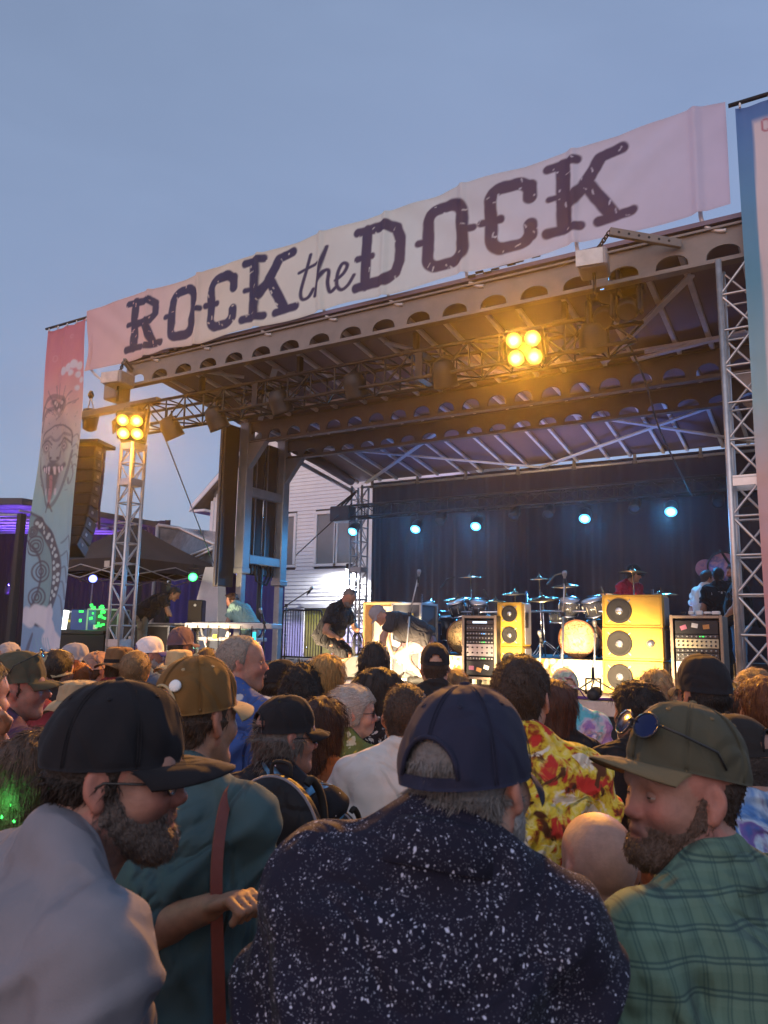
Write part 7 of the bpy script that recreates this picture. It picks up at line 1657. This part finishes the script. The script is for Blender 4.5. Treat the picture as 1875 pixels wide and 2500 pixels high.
person('person with short fair hair right of the black cap man', 1113, 1682, 4.9, 0, 0, 0, 0, 'fair', .2, 1, res=.011, top=C_STONE, hair=H(HB_LB, n=1200, len=.05, line='full', th=.016))
person('woman with reddish brown hair behind the tie dye man', 1352, 1728, 3.5, 0, 5, 0, 0, 'fair', .2, 1, res=.010, top=C_BLK, hair=longhair((.075, .028, .016), .16, .05, .07, 2200, .08))
person('person in mint tie dye cap and violet teal tie dye tee', 1378, 1684, 4.7, -18, 5, 0, 0, 'fair', .45, res=.010, top=C_TIEV, hair=H(HB_BR, n=900, len=.02), hat=dict(cut=.04, m_crown=K_MINT, m_brim=K_MINT, opening=True, brim=.07), hoff=(-.03, 0, 0))
person('man with thick black hair left of the blonde ponytail', 1555, 1742, 3.1, 5, 20, 0, 0, 'tan', .3, res=.009, top=C_BLK, hair=H(HB_BK, n=2600, len=.045, th=.018, lift=.6))
person('woman with blonde ponytail in front of the right rack', 1602, 1692, 4.1, -5, -12, 0, 0, 'fair', .2, 1, res=.010, top=C_CREAM, hair=dict(col=(.36, .24, .12), line='full', th=.012, n=2400, len=.08, curl=.6, lift=.1, jit=.12, vol=[('c', A3(.01, -.12, .05), A3(.03, -.15, -.14), .030, .022, .02)], flow=lambda p: np.stack([p[:, 0]*.2+.1, -.8*(p[:, 1] > -.1)+0*p[:, 1], -np.ones(len(p))*.7], 1)))
person('tall man in black cap at right seen from behind', 1716, 1700, 2.85, 5, 12, 0, 0, 'tan', .45, res=.008, top=C_BLK, hair=H(HB_BK, n=2000, len=.02, th=.008), hat=dict(cut=.04, m_crown=K_BLK, m_brim=K_BLK, opening=False, brim=.07, hgt=.13, wide=1.04), beard=dict(col=HB_BK, n=400, th=.008))
person('dark haired person behind the mesh cap at right', 1808, 1735, 3.5, 0, -5, 0, 0, 'tan', .3, res=.011, top=C_TIEB, hair=H(HB_DK, n=1500, len=.03, th=.014))
person('man in black mesh cap and blue violet tie dye tee at right', 1790, 1862, 1.98, 25, 42, .02, 0, 'ruddy', .6, res=.0075, top=C_TIEB, hair=H((.04, .03, .025), n=600, len=.004, th=.002), hat=dict(cut=.03, m_crown=K_MESH, m_brim=K_BLK, opening=True, brim=.07, hgt=.105, tilt=-.12), group=HERO)
person('woman with wavy red hair at the right picture edge', 1868, 1735, 2.95, 0, 15, 0, 0, 'fair', .3, 1, res=.010, top=C_CREAM, hair=longhair((.16, .055, .022), .22, .06, .085, 2600, .09, 0, .004))
SIT = {'R': ((.10, .02, .92), (.13, .42, .86), (.13, .40, .475)), 'L': ((-.10, .02, .92), (-.13, .42, .86), (-.13, .40, .475))}
bald = person('bald headed person in front of the yellow tie dye tee', 1462, 2122, 1.80, 2, 8, .04, 0, 'fair', .5, floor=-.39, res=.0075, top=C_BLK, hair=None, group=HERO, legs=SIT, jaw=1.05)
ct = empty('folding_chair', (bald.location.x, bald.location.y, 0), bald.rotation_euler.z, 'black folding chair under the bald headed person', 'chair')
MB().box((0, .12, .40), (.46, .46, .04), None, .015).build('seat', RUB, ct); MB().box((0, -.19, .70), (.46, .03, .36), Matrix.Rotation(.12, 3, 'X'), .012).build('backrest', RUB, ct)
for sx_ in (-1, 1):
    MB().tube([(sx_*.22, -.22, .90), (sx_*.22, -.14, .40), (sx_*.22, .34, 0)], .011, 6).build('leg', BLK, ct); MB().tube([(sx_*.24, .33, .40), (sx_*.24, -.20, 0)], .011, 6).build('leg', BLK, ct)
# --- left side
person('man in white mesh cap with blue brim at left', 366, 1600, 5.9, -40, -62, 0, 0, 'ruddy', .4, res=.010, top=C_DBLU, hair=H(HB_SP, n=900, len=.02), hat=dict(cut=.04, m_crown=K_WHT, m_brim=K_BLU, opening=True, brim=.075), beard=dict(col=HB_GR, n=400, th=.008))
person('person in brown felt hat left of the white mesh cap', 292, 1628, 4.8, -10, -10, 0, 0, 'tan', .4, res=.011, top=C_MAR, hair=H(HB_BR, n=500, len=.03), hat=dict(kind='hat', cut=.03, m_hat=K_HBR, m_band=K_BLK, brim=.060, hgt=.10))
person('person in straw sun hat behind the rust cap', 438, 1634, 5.0, -10, -15, 0, 0, 'tan', .4, 1, res=.011, top=C_CREAM, hair=H(HB_BR, n=500, len=.04), hat=dict(kind='hat', cut=.03, m_hat=K_STRAW, m_band=K_TAN, brim=.075, hgt=.105, droop=.03))
person('man in plum coloured cap raising a hand near the piano', 442, 1580, 6.3, -20, -40, 0, 0, 'brown', .4, res=.011, top=C_PURP, hair=H(HB_BK, n=500, len=.02), hat=dict(cut=.04, m_crown=K_PLUM, m_brim=K_PLUM, opening=False, brim=.07, hgt=.135))
person('man in olive cap with blue sunglasses and plum tee at left edge', 42, 1680, 2.95, -40, -68, 0, 0, 'ruddy', .5, res=.008, top=C_PURP, hair=H(HB_BR, n=900, len=.015), hat=dict(cut=.04, m_crown=K_OLV, m_brim=K_OLV, opening=False, brim=.07), extra=lambda r, J, M, g: make_glasses(r, M @ Matrix.Translation((0, -.012, .085)) @ Matrix.Rotation(.5, 4, 'X') @ Matrix.Scale(1.1, 4), GLB, LENSB, 'sunglasses'), group=CR_)
person('man in tan cap with dark strap behind the olive cap', 105, 1650, 4.5, -45, -75, 0, 0, 'ruddy', .4, res=.010, top=C_MAR, hair=H(HB_BR, n=700, len=.02), hat=dict(cut=.04, m_crown=K_KHA, m_brim=K_KHA, opening=False, brim=.07))
person('man in light grey cap facing right near the banner', 182, 1618, 5.5, -45, -80, 0, 0, 'ruddy', .4, res=.011, top=C_GREY, hair=H(HB_SP, n=500, len=.02), hat=dict(cut=.04, m_crown=K_GRY, m_brim=K_GRY, opening=False, brim=.075))
person('person with orange red hair at left', 183, 1668, 4.7, -15, -25, 0, 0, 'fair', .3, 1, res=.011, top=C_DBLU, hair=dict(col=(.34, .10, .025), line='full', th=.02, n=1800, len=.04, curl=.6, lift=.5, jit=.4))
person('person in wide khaki sun hat at left', 190, 1722, 3.45, -10, -12, 0, 0, 'tan', .4, 1, res=.011, top=C_DBLU, hair=H(HB_BR, n=500, len=.04), hat=dict(kind='hat', cut=.03, m_hat=K_KHA, m_band=K_KHA, brim=.06, hgt=.095, droop=.05))
person('person in pinkish tan cap between grey cap and brown hat', 236, 1640, 5.2, -20, -35, 0, 0, 'ruddy', .4, res=.011, top=C_STONE, hair=H(HB_BR, n=500, len=.02), hat=dict(cut=.04, m_crown=cloth('dusty_pink_cap', (.30, .18, .14)), m_brim=K_KHA, opening=True, brim=.07))
person('person in orange red tee cut off by the left picture edge', -72, 1706, 2.25, -15, -30, 0, 0, 'tan', .7, res=.009, top=C_RED, hair=H(HB_DK, n=900, len=.02), arms_px={'R': ((20, 1900, 2.05), (-10, 1800, 2.0))})
def glow(root, J, Mh, rng):
    g1 = emis('green_glow', (.05, 1, .12), 5); g2 = emis('amber_glow', (1, .5, .05), 3)
    for k, (x, y, z, r, m) in enumerate(((.02, -.13, -.02, .011, g1), (.045, -.12, .01, .007, g2), (.0, -.135, -.05, .006, g1), (-.03, -.125, -.0, .004, g1), (.03, -.13, -.06, .005, g1))):
        o = link('hair_light', MB().lathe((0, 0, 0), [(r*math.sin(q), -r*math.cos(q)) for q in np.linspace(.05, 3.09, 7)], 10).mesh('hair_light'), m, root); o.matrix_local = Mh @ Matrix.Translation((x, y, z))
    p = Mh @ Vector((.02, -.17, -.02)); l = bpy.data.lights.new('glow', 'POINT'); l.energy = .25; l.color = (.1, 1, .2); l.shadow_soft_size = .02; lo = bpy.data.objects.new('glow', l); COL.objects.link(lo); lo.parent = root; lo.location = p
person('woman with wavy brown hair holding small green lights at left', 92, 1915, 1.78, -20, -10, 0, 0, 'fair', .3, 1, res=.010, top=C_OLV, hair=longhair((.09, .05, .03), .16, .05, .08, 3200, .06, 0, .005), extra=glow)
# extra heads farther in, filling the gaps in front of the stage
random.seed(21)
fill = [(20, 1612, 6.4, K_GRY, C_STONE), (330, 1640, 6.8, None, C_BLK), (505, 1625, 6.6, None, C_MAR), (1845, 1700, 5.4, None, C_MAR), (140, 1640, 6.9, None, C_BLK)]
FL = ('far person in grey cap at the left picture edge', 'far dark haired person behind the white mesh cap', 'far dark haired person right of the straw hat', 'far person at the foot of the right tower', 'far dark haired person behind the tan cap')
for k, (px, py, D, cap_, tp) in enumerate(fill):
    D = min(D, .26*1878/(py-(1547+.018*(px-937))))
    person(FL[k], px, py, D, random.uniform(-20, 10), None, 0, 0, random.choice(['fair', 'tan', 'ruddy']), random.uniform(.2, .6), k % 3 == 1, res=.013, top=tp, hair=H(random.choice([HB_DK, HB_BR, HB_BK, HB_LB]), n=900, len=.03, th=.014, line='full' if k % 2 else 'short'), hat=dict(cut=.04, m_crown=cap_, m_brim=cap_) if cap_ else None)
# --- backpacks worn in the second row
def backpack_at(px, py, D, face, label, sc=1.0):
    c = atD(px, py, D); R = Rz(YAW+math.radians(face)); t = empty('backpack', c, YAW+math.radians(face), label, 'backpack'); t.scale = (sc,)*3
    f = field([(A3(0, 0, 0), None, [('e', A3(0, 0, -.05), (.155, .075, .20), None, .02), ('c', A3(-.09, 0, -.20), A3(.09, 0, -.20), .085, .085, .05), ('e', A3(0, -.055, -.13), (.11, .045, .11), None, .02)])])
    emit_mesh('pack_body', polygonize(f, A3(-.22, -.16, -.34), A3(.22, .14, .20), .010), cloth('black_nylon', (.014, .013, .015), .55, .3), t)
    ring = [(.150*math.cos(q), -.012, -.05+.195*math.sin(q)) for q in np.linspace(.1, math.pi-.1, 20)]
    link('piping', MB().tube(ring, .006, 6).mesh('piping'), mat('grey_piping', (.24, .22, .24), .6), t)
    for k, cc in enumerate(((.5, .05, .03), (.6, .35, .03), (.1, .35, .08), (.05, .12, .4))): link('ribbon', MB().box((.075, -.098, -.10-.012*k), (.075, .005, .011), Matrix.Rotation(.45, 3, 'Y')).mesh('ribbon'), mat('ribbon_%s' % 'red gold green blue'.split()[k], cc, .6), t)
    link('grab_loop', MB().tube(spline([(-.03, .03, .14), (-.025, .03, .175), (.025, .03, .175), (.03, .03, .14)], 4), .006, 6).mesh('grab_loop'), RUB, t)
    for s in (-1, 1): link('strap', MB().tube(spline([(s*.07, .05, .12), (s*.08, .07, .13), (s*.09, .12, .05), (s*.11, .1, -.15), (s*.10, .05, -.25)], 5), .012, 6).mesh('strap'), RUB, t)
backpack_at(668, 2030, 2.10, -22, 'black rounded backpack with a coloured ribbon behind the teal shirt')
backpack_at(806, 2060, 2.30, -18, 'smaller black backpack left of the white tee', .72)
# ================================================================== people on stage
ST = 'people working on the stage'
def on_deck(px, Y): p = atY(px, 1560, Y); return np.array([p[0], Y, DECK])
# pianist reaching to the left
person('person in pale mint tee reaching left across the stage piano', 566, 1466, 13.6, 62, 80, .25, 0, 'fair', .2, floor=DECK-.2, legs={'R': ((.09, 0, .92), (.12, .2, .62), (.12, 0, .285)), 'L': ((-.09, 0, .92), (-.12, .2, .62), (-.12, 0, .285))}, res=.010, top=C_MINT, hair=H((.08, .035, .018), n=3500, len=.04, th=.014), bend=.72, group=ST, arms={'R': ((.24, .20, 1.22), (.16, .40, 1.10)), 'L': ((-.24, .22, 1.22), (-.16, .44, 1.08))}, lower=cloth('pale_shorts', (.5, .48, .46)))
SQ = lambda h: {'R': ((.09, 0, .92), (.13, .24+h*.3, .50+h*.62), (.13, .02, .085+h)), 'L': ((-.09, 0, .92), (-.13, .20+h*.3, .50+h*.62), (-.13, -.04, .085+h))}
def coil(root, J, Mh, rng):
    c = (J['wrR']+J['wrL'])/2+A3(0, .10, -.10); b = MB()
    for k in range(6): b.tube([(c[0]+(.11+.006*k)*math.cos(q)+.01*math.sin(k*2+q), c[1]+.012*k-.03, c[2]-.02+(.15+.008*(k % 3))*math.sin(q)) for q in np.linspace(0, 2*math.pi, 21)[:-1]], .006, 5, False, True)
    o = b.build('cable_coil', RUB); o.matrix_world = Matrix.Translation(root.location) @ root.rotation_euler.to_matrix().to_4x4() @ Matrix.Scale(root.scale[0], 4); tag(o, 'looped cable coil held by the man in black at left', 'cable')
person('man in black tee and shorts winding a cable on stage', 852, 1458, 11.0, -118, -124, .55, 0, 'tan', .55, floor=DECK-.30, res=.009, top=C_BLK, hair=H((.25, .2, .17), n=900, len=.01, th=.004), glasses=dict(m=GLM, dz=.085, dy=-.03, rx=.5, name='sunglasses', lens=LENSD), bend=.52, group=ST, arms={'abs': True, 'R': ((.34, .16, 1.02), (.20, .40, .88)), 'L': ((-.30, .30, 1.06), (-.06, .50, 1.04))}, beard=dict(col=HB_SP, n=2600, th=.010), shorts=True, lower=cloth('black_shorts', (.02, .018, .02)), extra=coil, eyes=True, legs=SQ(.30))
person('man in dark tee bent double over gear on stage', 926, 1502, 10.5, 82, 95, .95, 0, 'fair', .45, floor=DECK-.36, res=.009, top=cloth('charcoal_print_tee', (.045, .04, .042)), hair=H((.42, .40, .38), n=4200, len=.015, th=.006), bend=1.10, group=ST, arms={'abs': True, 'R': ((.22, .52, .98), (.16, .44, .74)), 'L': ((-.24, .50, .96), (-.20, .52, .70))}, hat=dict(cut=.04, m_crown=K_GRY, m_brim=K_GRY, opening=True, brim=.06), shorts=True, lower=cloth('pinkish_shorts', (.35, .2, .2)), legs=SQ(.36))
# drummer
dk = atY(1532, 1560, 11.3); b0 = np.array([dk[0], 11.3, RZ-.30])
person('drummer in crimson tee and dark cap behind the right yellow stack', 0, 0, 0, -150, -112, .25, 0, 'fair', .3, base=b0, scale=.92, res=.010, top=C_CRIM, hair=H(HB_BR, n=900, len=.05, line='full', th=.014), hat=dict(cut=.04, m_crown=K_BLK, m_brim=K_BLK, opening=True), bend=.2, group=ST, legs={'R': ((.09, 0, .92), (.16, .38, .84), (.16, .36, .42)), 'L': ((-.09, 0, .92), (-.16, .38, .84), (-.16, .36, .42))}, arms={'R': ((.26, .02, 1.15), (.16, .26, 1.05)), 'L': ((-.26, .02, 1.15), (-.16, .26, 1.05))})
# three at the right
for (px, Y, fc, hd, tp, lab, ln, kw) in ((1728, 13.3, -60, -80, C_WHITE, 'man in loose white tee at the back right of the stage', .05, dict(hair=H(HB_BR, n=700, len=.03), lower=TROU[0])),
                                         (1762, 12.9, -12, -20, C_BLK, 'man in black tee with pale lettering across his back', 0, dict(hair=H(HB_DK, n=900, len=.03), lower=TROU[2])),
                                         (1808, 12.3, 60, 72, C_BLK, 'bare armed man in black tee facing left by the right tower', 0, dict(hair=H(HB_BR, n=900, len=.02), lower=cloth('blue_jean_shorts', (.12, .25, .4)), beard=dict(col=HB_DK, n=400, th=.008), arms={'R': ((.25, .02, 1.12), (.10, .20, .95)), 'L': ((-.25, .02, 1.12), (-.10, .22, .93))}))):
    def lettering(root, J, Mh, rng, on='lettering' in lab):
        if not on: return
        for k, w_ in enumerate((.030, .026, .034, .024, .030, .028, .032)):
            x = -.125+.042*k; link('print', MB().box((x, -.158-.02*0+abs(x)*.25, 1.355), (w_, .004, .052), Matrix.Rotation(-x*1.6, 3, 'Z')).mesh('print'), mat('pale_print', (.42, .46, .48), .7), root)
            if k % 2 == 0: link('print', MB().box((x, -.1605+abs(x)*.25, 1.355), (w_*.4, .004, .022), Matrix.Rotation(-x*1.6, 3, 'Z')).mesh('print'), C_BLK, root)
    person(lab, 0, 0, 0, fc, hd, .15, 0, 'tan', .4, base=on_deck(px, Y), scale=1.0, res=.010, top=tp, bend=ln, group=ST, extra=lettering, **kw)
# stagehand bending under the tent
p0 = atD(345, 1560, 14.4)
person('stagehand in black bending over gear beside the silver tower', 0, 0, 0, -75, -85, .6, 0, 'brown', .4, base=(p0[0], p0[1], DECK), scale=1.0, res=.011, top=C_BLK, hair=H(HB_BK, n=700, len=.02), bend=.95, group=ST, arms={'abs': True, 'R': ((.22, .45, 1.0), (.16, .55, .78)), 'L': ((-.22, .45, 1.0), (-.16, .55, .78))})
if WARN: print('HEIGHTS', WARN)
# ================================================================== stage haze hanging in the still evening air
hz = MB().box((-40, 60, 5.0), (202, 202, 12.2)).build('haze', None); hz['kind'] = 'stuff'
hm = bpy.data.materials.new('haze'); hm.use_nodes = True; N, L = nodes(hm); N.remove(N['Principled BSDF'])
pv = N.new('ShaderNodeVolumePrincipled'); pv.inputs['Color'].default_value = (.9, .9, .92, 1); pv.inputs['Density'].default_value = .0010; pv.inputs['Anisotropy'].default_value = .86
L.new(pv.outputs[0], N['Material Output'].inputs['Volume']); hz.data.materials.append(hm)
